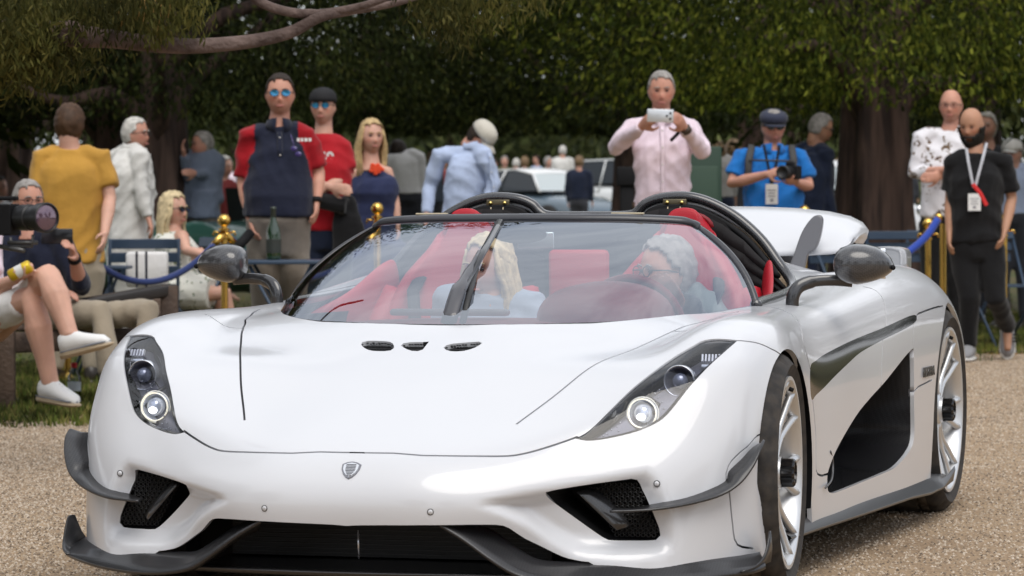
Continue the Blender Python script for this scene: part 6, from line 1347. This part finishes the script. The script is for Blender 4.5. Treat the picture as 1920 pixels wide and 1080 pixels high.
yew(1642,29.5,'great yew with thick fluted reddish trunk and bright green crown',(3.5,3.0),1.95,5.2,88000,lf_bright,r0=.34,seed=3,crx=-.1,leaf=.055,clus=.30)
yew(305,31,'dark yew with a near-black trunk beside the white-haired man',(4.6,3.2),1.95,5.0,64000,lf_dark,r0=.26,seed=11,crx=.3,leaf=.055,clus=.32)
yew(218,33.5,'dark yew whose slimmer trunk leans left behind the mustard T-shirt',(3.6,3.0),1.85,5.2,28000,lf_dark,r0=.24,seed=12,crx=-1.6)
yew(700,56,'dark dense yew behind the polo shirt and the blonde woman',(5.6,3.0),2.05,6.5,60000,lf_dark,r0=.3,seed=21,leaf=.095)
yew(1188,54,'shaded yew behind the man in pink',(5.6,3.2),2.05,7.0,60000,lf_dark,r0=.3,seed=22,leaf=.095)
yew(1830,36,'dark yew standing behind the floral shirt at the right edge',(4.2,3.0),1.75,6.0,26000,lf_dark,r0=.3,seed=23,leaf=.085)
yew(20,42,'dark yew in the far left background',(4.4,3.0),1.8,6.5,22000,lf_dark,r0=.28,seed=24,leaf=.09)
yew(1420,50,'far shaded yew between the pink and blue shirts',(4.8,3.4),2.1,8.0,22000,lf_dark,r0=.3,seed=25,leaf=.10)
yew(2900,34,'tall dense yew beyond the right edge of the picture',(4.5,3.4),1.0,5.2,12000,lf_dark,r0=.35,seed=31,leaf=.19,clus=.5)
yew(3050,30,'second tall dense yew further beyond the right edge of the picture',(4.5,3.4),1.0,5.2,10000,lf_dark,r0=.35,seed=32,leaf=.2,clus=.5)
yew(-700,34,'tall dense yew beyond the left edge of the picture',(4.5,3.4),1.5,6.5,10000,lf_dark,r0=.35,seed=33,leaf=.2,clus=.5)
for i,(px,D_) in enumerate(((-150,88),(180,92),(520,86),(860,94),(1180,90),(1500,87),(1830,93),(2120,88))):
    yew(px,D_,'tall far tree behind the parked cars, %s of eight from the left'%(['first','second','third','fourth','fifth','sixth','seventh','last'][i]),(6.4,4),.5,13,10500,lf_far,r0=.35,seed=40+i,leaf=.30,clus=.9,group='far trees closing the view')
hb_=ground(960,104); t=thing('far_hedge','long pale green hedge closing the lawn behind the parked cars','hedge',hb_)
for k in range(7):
    o_=RT*(k-3)*3.4; ck=MB(); ck.sphere((o_[0],o_[1],1.6),(2.4,1.2,2.6),16,10); ck.build('inner_foliage',mat('hedge_core',(.05,.065,.03),rough=.9),t); crown('hedge_foliage',t,(o_[0],o_[1],1.7),(2.6,1.5,2.8),5000,lf_far,.24,seed=80+k,clus=.4,shell=.2)  # added solid core closes the gaps behind the hedge leaves
# overhanging conifer: trunk outside the frame on the left, long bare bough across the top
tb=ground(-620,14.2); t=thing('overhanging_conifer','conifer reaching in from the upper left with a long bare bough','tree',tb)
fluted_trunk(t,6.5,.30,.16,5,limbs=4,limb_r=.08,limb_len=1.6,z1=2.6)
boughm=mat('bough_bark',(.15,.105,.09),rough=.9,col2=(.075,.05,.042),vscale=10,bump=1,bscale=28)
def L3(px,py,D): return at(px,py,D=D)-tb
g=MB(); pts=[(np.array([0,0,2.3])),L3(-200,20,14.1),L3(95,62,14),L3(200,72,14),L3(330,86,14.0),L3(450,80,14.05),L3(540,62,14.1),L3(600,32,14.1),L3(660,20,14.15),L3(745,5,14.2),L3(840,-25,14.3)]
P_=spline(pts,60); g.tube(P_,list(np.interp(np.linspace(0,1,60),[0,.25,.35,.6,.8,1],[.07,.045,.034,.026,.018,.010])),10); b=g.build('bough',boughm,t)
g=MB(); g.tube(spline([L3(470,-10,14.1),L3(505,12,14.1),L3(560,25,14.1),L3(620,22,14.12),L3(690,8,14.1),L3(760,-20,14.1)],24),[.019]*12+[.015]*12,8); g.build('side_bough',boughm,t); g=MB(); g.tube(spline([L3(100,58,14),L3(140,50,13.95),L3(158,66,13.95)],8),[.03,.034,.03,.025,.02,.02,.016,.01],8); g.build('broken_knot',boughm,t)
def sprays(spots,m,n,parent,spread,leaf,seed,dr):
    r=np.random.default_rng(seed); Ps=[];O=[]
    for (px,py,D_,k) in spots:
        c=L3(px,py,D_); j=int(n*k); q=c+r.normal(size=(j,3))*np.array(spread); Ps.append(q); o=r.normal(size=(j,3))*.5; o[:,2]-=dr; O.append(o)
    P=np.vstack(Ps); out=np.vstack(O); out/=np.linalg.norm(out,axis=1)[:,None]; nq=len(P); w_=np.cross(out,r.normal(size=(nq,3))); w_/=np.linalg.norm(w_,axis=1)[:,None]; L=leaf*(.6+.9*r.random(nq)); W=L*.28
    V=np.stack([P-out*L[:,None]*.5,P+w_*W[:,None]*.5,P+out*L[:,None]*.6,P-w_*W[:,None]*.5],1).reshape(-1,3); return fastmesh('foliage_spray',V,np.arange(4*nq).reshape(-1,4),m,parent,smooth=False)
sprays([(x,y,14+.3*math.sin(x),1) for x,y in ((-60,30),(-20,70),(10,20),(30,60),(60,90),(20,110),(80,30),(90,10),(75,112),(0,130),(95,85),(120,15),(-40,110))],lf_olive,700,t,(.085,.2,.060),.034,1,.9)
sprays([(x,y,13.9,1) for x,y in ((170,-10),(210,5),(235,20),(260,0),(285,25),(300,5),(330,10),(350,30),(225,45),(270,55),(310,50),(345,-5),(200,25))],lf_olive,190,t,(.040,.12,.05),.032,2,1.6)
sprays([(x,y,14.4,1) for x,y in ((780,-5),(830,5),(880,-8),(925,10),(860,25),(905,40),(960,-5),(820,45),(850,70),(1000,-10))],lf_olive,180,t,(.06,.12,.045),.034,3,1.2)
g=MB(); 
for x,y in ((225,0),(232,12),(262,5),(270,18),(288,8),(300,20),(318,4)): g.tube([L3(x,y-40,13.9),L3(x+3,y,13.88),L3(x-5,y+38,13.86)],[.004,.003,.0015],5)
g.build('twigs',mat('twig_ochre',(.30,.18,.05),rough=.8),t)
crown('upper_foliage',t,(-3.2,-1.0,7.2),(2.0,2.2,1.6),12000,lf_olive,.11,seed=9)
# trees round the car park side, behind and beside the camera, that the paint and the glass mirror
for i,(x,y,h) in enumerate(((-15,-5,10),(-17,3,11),(-14,-15,11),(-3,-34,12),(10,-36,12),(26,-22,11),(32,-9,11),(31,3,11),(29,15,11),(-21,12,12))):
    tt=thing('park_tree','broad park tree number %s of those standing round the viewer'%['one','two','three','four','five','six','seven','eight','nine','ten'][i],'tree',(x,y,0),group='park trees outside the picture'); g=MB(); g.tube([(0,0,-.1),(0,.05,h*.3),(.1,0,h*.6)],[.3,.24,.12],10); g.build('trunk',bark,tt); 
    if i==0: PK=crown('crown',tt,(0,0,h*.58),(3.9,3.6,h*.42),30000,lf_dark,.20,seed=60,clus=.5,shell=.3).data
    else: ck=bpy.data.objects.new('crown',PK); COL.objects.link(ck); ck.parent=tt; ck.scale=(1,1,h/10)
    ck=MB(); ck.sphere((0,0,h*.56),(3.0,2.8,h*.33),16,10); ck.build('inner_foliage',mat('dark_core',(.012,.018,.007),rough=.9),tt)  # added dark ellipsoid, keeps sky from showing through the mirrored crown
# ================================================================ FURNITURE
brass=mat('polished_brass',(.72,.46,.12),rough=.18,metal=1); rope_m=mat('navy_velvet_rope',(.012,.03,.14),rough=.8,sheen=.4); bmet=mat('blue_grey_enamel',(.035,.060,.10),rough=.4)
def stanchion(px,D,label,h=1.02):
    t=thing('rope_post',label,'barrier post',ground(px,D),group='brass posts of the rope barrier'); g=MB(); g.lathe([(.16,0),(.16,.012),(.05,.03),(.026,.05),(.024,.06)],n=24); g.build('base',brass,t,auto=30)
    g=MB(); g.lathe([(.022,.05),(.022,h-.16),(.030,h-.155),(.030,h-.145),(.022,h-.14),(.022,h-.11),(.036,h-.105),(.036,h-.095),(.020,h-.09),(.016,h-.075)],n=16); g.build('pole',brass,t,auto=30)
    g=MB(); g.sphere((0,0,h-.045),.042,18,12); g.build('ball_top',brass,t)
    for a in (0,math.pi): g=MB(); g.tube([(.03*math.cos(a),.0,h-.12),(.065*math.cos(a),0,h-.115),(.075*math.cos(a),0,h-.14)],.007,6); g.build('rope_hook',brass,t)
    return t
st=[(126,21.6,'brass rope post beside the shoulder of the man in navy on the bench',1.02),(421,22.3,'brass rope post rising behind the far wing mirror of the car',1.02),(708,23.2,'brass rope post in front of the blonde woman in navy',1.09),(1508,24.6,'brass rope post beyond the raised wing',1.06),(1487,25.4,'brass rope post half hidden behind its neighbour beyond the raised wing',1.05),(1883,25.2,'brass rope post behind the walking bearded man',.99),(1740,24.9,'brass rope post hidden by the rear of the bearded man',.97)]
SP=[stanchion(px,D_,l,h) for px,D_,l,h in st]
def rope(a,b,sag,label,h1=.90,h2=.90):
    p0=np.array(a.location)+[0,0,h1]; p1=np.array(b.location)+[0,0,h2]; m_=(p0+p1)/2-[0,0,sag]; c=thing('barrier_rope',label,'rope',p0,group='velvet ropes of the barrier')
    g=MB(); P=np.array([p0*(1-s_)**2+2*(m_*2-(p0+p1)/2)*s_*(1-s_)+p1*s_**2 for s_ in np.linspace(0,1,30)])-p0; g.tube(P[2:-2],.021,10); g.build('rope',rope_m,c); g=MB(); g.tube(P[:3],.024,8); g.tube(P[-3:],.024,8); g.build('rope_cap',brass,c)
rope(SP[0],SP[1],.30,'navy rope sagging in front of the chairs at the left'); rope(SP[1],SP[2],.30,'navy rope behind the windscreen at the centre left')
rope(SP[5],SP[6],.26,'bright navy rope hanging beside the bearded man',.86,.30) if False else None
c=thing('barrier_rope','bright blue rope slanting up to a post hidden by the bearded man','rope',at(1660,500,D=23.6),group='velvet ropes of the barrier'); g=MB(); o0=np.array(c.location); g.tube(spline([at(1640,505,D=23.7)-o0,at(1690,482,D=23.75)-o0,at(1735,445,D=23.8)-o0,at(1760,408,D=23.85)-o0],14),.025,10); g.build('rope',mat('bright_blue_velvet',(.01,.05,.36),rough=.7,sheen=.3),c); g=MB(); g.tube([at(1759,411,D=23.85)-o0,at(1762,402,D=23.85)-o0],.028,8); g.build('rope_cap',brass,c)
tp=thing('rope_post','brass rope post whose pole shows between the legs of the bearded man','barrier post',ground(1768,24.3),group='brass posts of the rope barrier'); g=MB(); g.lathe([(.15,0),(.15,.012),(.024,.05),(.022,.93)],n=16); g.build('pole',brass,tp,auto=30)
rope(SP[5],tp,.25,'dark rope low behind the bearded man')
def chair(px,D,rz,label,back_h=.86):
    t=thing('folding_chair',label,'folding chair',ground(px,D),rz=rz,group='blue folding chairs on the lawn')
    for k in range(3):
        g=MB(); g.box((0,.20+.02*k,back_h-.03-.085*k),(.42,.014,.062),R=rot(rx=-.15)); g.build('back_slat',bmet,t,bevel=.004,smooth=False)
    for k in range(6): g=MB(); g.box((0,-.20+.068*k,.455),(.42,.056,.014)); g.build('seat_slat',bmet,t,smooth=False)
    for sx in (-1,1):
        g=MB(); g.tube([(sx*.215,-.28,0),(sx*.215,-.02,.30),(sx*.215,.24,back_h)],.011,6); g.build('frame_leg',bmet,t); g=MB(); g.tube([(sx*.195,.26,0),(sx*.195,-.22,.455)],.011,6); g.build('rear_leg',bmet,t)
    return t
cy=YAW
chair(268,22.6,cy+.15+math.pi,'blue folding chair with its slatted back towards the viewer, left of the seated blonde'); chair(352,23.1,cy-1.0,'blue folding chair under the woman in the yellow floral dress')
ct=[chair(1690,26.2,cy+.1,'dark blue folding chair at the foot of the big trunk'),chair(1745,26.8,cy-.3,'blue folding chair half behind the bearded man'),chair(1880,26.4,cy+.4,'blue folding chair at the right edge behind the posts'),chair(1600,26.0,cy+.9,'blue folding chair seen under the raised wing')]
def bag(px,py,D,label):
    c=at(px,py,D=D); t=thing('tote_bag',label,'bag',c); g=MB(); g.box((0,0,0),(.26,.10,.22),rz=cy); g.build('bag_body',cwhite,t,bevel=.02); 
    g=MB(); 
    for k in (-.06,.0): g.box(np.array([RT[0]*k,RT[1]*k,0])-FW*.052,(.014,.004,.22),rz=cy)
    g.build('bag_stripe',cnavy,t,smooth=False)
bag(276,505,22.3,'white bag with dark stripes on the blue chair')
# round cafe table with champagne bottles
def bottle(px,py,D,label,s=1):
    t=thing('champagne_bottle',label,'bottle',at(px,py,D=D),group='champagne bottles'); g=MB(); g.lathe([(.001,0),(.043,0),(.044,.01),(.044,.14),(.040,.175),(.024,.215),(.015,.25),(.0145,.285)],n=20); g.build('glass_body',mat('bottle_green',(.008,.030,.010),rough=.06,coat=1,spec=.8),t); g=MB(); g.lathe([(.0155,.235),(.0165,.29),(.018,.295),(.018,.31),(.001,.312)],n=16); g.build('foil',mat('dark_foil',(.05,.06,.05),rough=.3,metal=.6),t); g=MB(); g.lathe([(.0445,.04),(.0448,.12)],n=20); g.build('bottle_label',mat('dark_label',(.03,.035,.03),rough=.5),t); return t
bottle(513,487,20.9,'tall green champagne bottle standing on the blue table'); bottle(180,498,21.9,'green champagne bottle beside the mustard T-shirt')
t=thing('folding_table','blue folding table with crossed legs carrying a champagne bottle','table',ground(530,20.9),rz=cy); zt_=at(530,487,D=20.9)[2]
g=MB(); g.box((0,0,zt_-.012),(.54,.5,.022)); g.build('table_top',bmet,t,bevel=.004)
for sx in (-1,1):
    for sy in (-1,1): g=MB(); g.tube([(sx*.2,sy*.2,0),(-sx*.18,sy*.2,zt_-.03)],.011,6); g.build('leg',bmet,t)
t=thing('side_table','small blue table behind the shoulder of the man in mustard with a bottle on it','table',ground(182,22.0),rz=cy); zz_=at(182,498,D=22)[2]; g=MB(); g.box((0,0,zz_-.012),(.40,.4,.02)); g.build('table_top',bmet,t,bevel=.004)
for sx in (-1,1):
    for sy in (-1,1): g=MB(); g.tube([(sx*.15,sy*.15,0),(-sx*.13,sy*.15,zz_-.02)],.010,6); g.build('leg',bmet,t)
# dark timber bench
wood=mat('weathered_dark_oak',(.10,.065,.045),rough=.7,col2=(.035,.022,.016),vscale=6,bump=.4,bscale=40); bb=ground(120,18.9); t=thing('park_bench','dark timber bench with a broad black armrest under the two seated people','bench',bb)
def q(px,py,D_): return at(px,py,D=D_)-bb
def beam(a,b,w_,h_,nm,m=wood):
    a=np.array(a);b=np.array(b); d=(b-a); L=np.linalg.norm(d); d/=L; s_=np.cross(d,[0,0,1]); s_/=np.linalg.norm(s_) if np.linalg.norm(s_)>1e-6 else 1
    if abs(d[2])>.99: s_=RT*[1,1,0]; s_=s_/np.linalg.norm(s_)
    u_=np.cross(s_,d); g=MB(); g.box((a+b)/2,(w_,L,h_),R=np.stack([s_,d,u_],1)); return g.build(nm,m,t,bevel=.01)
for k in range(5): beam(q(-160,622-5*k,18.9+.10*k),q(300,606-5*k,19.2+.10*k),.085,.03,'seat_slat')
beam(q(-160,650,18.8),q(290,632,19.1),.04,.11,'front_rail'); beam(q(12,600,18.75),q(12,770,18.75),.09,.09,'leg'); beam(q(318,535,19.2),q(318,760,19.2),.09,.09,'leg'); beam(q(150,572,18.95),q(322,542,19.25),.15,.06,'armrest',mat('black_armrest',(.018,.015,.014),rough=.5)); beam(q(300,560,19.7),q(300,740,19.7),.08,.08,'leg')

# water bottle, yellow can
t=thing('water_bottle','clear water bottle with a red cap standing by the bench leg','bottle',ground(138,19.3)); cm=thin_glass('clear_plastic',(.85,.9,.93),1.5); g=MB(); g.lathe([(.001,.002),(.034,.004),(.036,.03),(.033,.05),(.036,.07),(.033,.10),(.036,.12),(.034,.15),(.016,.185),(.014,.20)],n=20); g.build('bottle_body',cm,t); g=MB(); g.lathe([(.016,.195),(.017,.198),(.017,.222),(.001,.224)],n=16); g.build('red_cap',mat('red_cap_plastic',(.55,.01,.02),rough=.4),t); g=MB(); g.lathe([(.0366,.07),(.0366,.12)],n=20); g.build('bottle_label',mat('pale_label',(.6,.65,.7),rough=.5),t)
t=thing('yellow_can','yellow drinks can in the hand of the person in white shorts','can',at(38,508,D=17.66)); Rc=rot(ry=1.1,rz=.2); g=MB(); g.lathe([(.001,-.06),(.026,-.06),(.032,-.052),(.032,.052),(.026,.06),(.001,.058)],n=20,R=Rc); g.build('can_body',mat('yellow_can_paint',(.65,.45,.02),rough=.3,metal=.3),t); g=MB(); g.lathe([(.0325,-.02),(.0325,.02)],n=20,R=Rc); g.build('can_band',mat('can_white',(.7,.7,.68),rough=.4),t)
# ================================================================ PARKED CLASSIC CARS
cgl=mat('car_window_glass',(.02,.025,.03),rough=.15,spec=.4)
def classic(px,D,rz,label,col,roofcol,L=4.2,Wd=1.65,Hc=1.34,z0=0,num=None):
    t=thing('classic_car',label,'car',ground(px,D,z0),rz=rz,group=None); mc=mat('car_paint_%d'%int(px*7+D),col,rough=.25,coat=1); mr=mat('car_roof_%d'%int(px*7+D),roofcol,rough=.25,coat=1)
    xs=np.linspace(-L/2,L/2,26); f=(xs+L/2)/L
    top=np.interp(f,[0,.06,.2,.35,.5,.7,.88,.96,1],[.50,.78,.88,.90,.89,.86,.78,.66,.45])*Hc/1.34; hw=np.interp(f,[0,.08,.3,.7,.92,1],[.62,.78,1,1,.85,.66])*Wd/2
    rows=[]
    for x,z,h in zip(xs,top,hw):
        rows.append([(x,h*math.copysign(abs(math.cos(a))**.5,math.cos(a)),.22+(z-.22)*(.5+.5*math.copysign(abs(math.sin(a))**.55,math.sin(a)))) for a in np.linspace(-math.pi/2,1.5*math.pi,28,endpoint=False)])
    g=MB(); g.grid(rows,closeu=True); g.F.append(tuple(range(28))); g.F.append(tuple(range(len(g.V)-28,len(g.V)))); g.MI+=[0,0]; g.build('body',mc,t,auto=50)
    gx=np.array([-.42,-.30,-.12,.08,.20,.27])*L; gz=np.array([.88,1.12,1.31,1.34,1.24,.90])*Hc/1.34; gw=np.array([.70,.66,.60,.60,.63,.74])*Wd/1.65
    roof=MB(); roof.grid([[(x,w_*s_,z+.02*(1-s_*s_)) for s_ in np.linspace(-1,1,9)] for x,z,w_ in list(zip(gx,gz,gw))[1:5]]); ro=roof.build('roof',mr,t); ro.modifiers.new('s','SOLIDIFY').thickness=.03
    for sx in (-1,1):
        g=MB(); g.add([(gx[0]+.15,sx*gw[0],gz[0]),(gx[1],sx*(gw[1]-.005),gz[1]),(gx[2],sx*(gw[2]-.005),gz[2]-.03),(gx[3],sx*(gw[3]-.005),gz[3]-.03),(gx[4],sx*(gw[4]-.005),gz[4]-.02),(gx[5],sx*gw[5],gz[5])],[(0,1,2,3,4,5)]); g.build('side_window',cgl,t,smooth=False)
        for a,b in ((1,0),(4,5)): g=MB(); g.tube([(gx[a],sx*gw[a],gz[a]),(gx[b],sx*(gw[b]+.01),gz[b]-.02)],.028,6); g.build('pillar',mr,t)
        g=MB(); g.tube([(.03*L,sx*(gw[3]+.02),gz[3]-.03),(.0*L,sx*.80*Wd/1.65,.90)],.02,6); g.build('pillar',mr,t)
    g=MB(); g.add([(gx[4],-gw[4],gz[4]),(gx[4],gw[4],gz[4]),(gx[5],gw[5],gz[5]),(gx[5],-gw[5],gz[5])],[(0,1,2,3)]); g.build('windscreen',mat('bright_screen',(.42,.47,.48),rough=.08,coat=1),t,smooth=False)
    g=MB(); g.add([(gx[1],-gw[1],gz[1]),(gx[1],gw[1],gz[1]),(gx[0]+.1,gw[0],gz[0]),(gx[0]+.1,-gw[0],gz[0])],[(0,1,2,3)]); g.build('rear_window',cgl,t,smooth=False)
    for sx in (-1,1):
        for x in (-.30*L,.32*L): g=MB(); g.lathe([(.12,-.02),(.20,.0),(.31,.0),(.32,-.03),(.32,-.17),(.25,-.18)],(x,sx*(Wd/2-.02),.32),24,R=rot(rx=-sx*math.pi/2)); g.build('wheel',mat('old_tyre',(.02,.02,.02),rough=.8),t)
        g=MB(); g.sphere((L/2-.12,sx*Wd*.36,.62),(.05,.10,.10),12,8); g.build('headlight',chrome,t)
    if num:
        for sx in (-1,1): textmesh('race_number',num,.24,mat('number_white',(.75,.75,.75),rough=.5),t,(.12*L,sx*(Wd/2+.004),.60),np.array([[ -sx*1.0,0,0],[0,0,sx*-1.0],[0,1,0]]).T if False else np.stack([[-sx,0,0],[0,0,1],[0,sx,0]],1))
    return t
classic(985,72,cy-.855,'grey-blue coupe with a white roof and door number parked behind the cockpit',(.09,.13,.165),(.72,.73,.73),L=4.8,Hc=1.36,num='772')
classic(1562,60,cy-1.2,'white parked car seen past the navy suit, left of the big trunk',(.70,.71,.72),(.70,.71,.72),L=4.3,Hc=1.45)
classic(1140,80,cy-.3,'far white car with an open door behind the man in pink',(.60,.62,.62),(.66,.68,.68),L=4.5,Hc=1.65)
classic(-10,60,cy-.2,'red and white car cut by the left edge of the picture',(.40,.05,.07),(.65,.64,.62),L=4.3,Hc=1.5)
# open vintage car, dark green, large spoked tyre
t=thing('vintage_car','dark green open vintage car with a big black tyre, left of the man in navy','vintage car',ground(445,31),rz=cy+.9); vg=mat('vintage_green',(.03,.10,.08),rough=.3,coat=.8); g=MB()
rows=[[(x,h*math.cos(a)*.42,.62+.30*s_*math.sin(a)) for a in np.linspace(0,2*math.pi,20,endpoint=False)] for x,h,s_ in ((-1.9,.3,.4),(-1.6,.9,.8),(-.8,1.2,1),(0,1.25,1.05),(.6,1.15,1),(1.6,.95,.95),(1.75,.9,.9))]
g.grid(rows,closeu=True); g.F.append(tuple(range(20))); g.F.append(tuple(range(120,140))); g.MI+=[0,0]; g.build('body',vg,t,auto=50)
for k,(x0,w_) in enumerate(((-.9,.08),(.2,.06),(1.0,.08))): g=MB(); g.tube([(x0,0,.62),(x0+w_,0,.62)],(.545,.325),24,up=(0,0,1)); g.build('body_stripe',mat('pale_green_stripe',(.45,.52,.46),rough=.4),t)
for x in (-1.25,1.45):
    for sx in (-1,1):
        g=MB(); g.lathe([(.27,-.04),(.30,-.07),(.37,-.06),(.38,0),(.37,.06),(.30,.07),(.27,.04)],(x,sx*.68,.38),28,R=rot(rx=math.pi/2)); g.build('tyre',mat('old_tyre',(.02,.02,.02)),t); g=MB()
        for k in range(14): a=6.283*k/14; g.tube([(x,sx*.68,.38),(x+.27*math.cos(a),sx*.68,.38+.27*math.sin(a))],.007,4)
        g.build('wheel_spokes',mat('spoke_dark',(.08,.08,.07),rough=.5),t)
        g=MB(); g.tube([(x+.45*math.cos(a),sx*.70,.38+.45*math.sin(a)) for a in np.linspace(.3,2.8,12)],(.11,.012),8,up=(0,1,0)); g.build('mudguard',vg,t)
g=MB(); g.add([(.35,-.42,.92),(.35,.42,.92),(.28,.40,1.22),(.28,-.40,1.22)],[(0,1,2,3)]); g.build('windscreen',cgl,t,smooth=False)
# dark green post box-like cabinet beside the man in pink
t=thing('green_cabinet','tall dark green cabinet just right of the man in pink','cabinet',ground(1312,27),rz=cy); g=MB(); g.box((0,0,.75),(.32,.3,1.5)); g.build('cabinet_body',mat('cabinet_green',(.02,.05,.03),rough=.5),t,bevel=.01); g=MB(); g.box((0,-.155,.8),(.26,.012,1.1)); g.build('cabinet_door',mat('cabinet_green_door',(.03,.065,.04),rough=.5),t,bevel=.004)
t=thing('speaker_post','black post standing behind the left arm of the man in pink','post',ground(1176,26),rz=cy); g=MB(); g.box((0,0,.6),(.10,.10,1.2)); g.box((0,0,1.27),(.15,.14,.14)); g.build('post_body',mblack,t,bevel=.01)
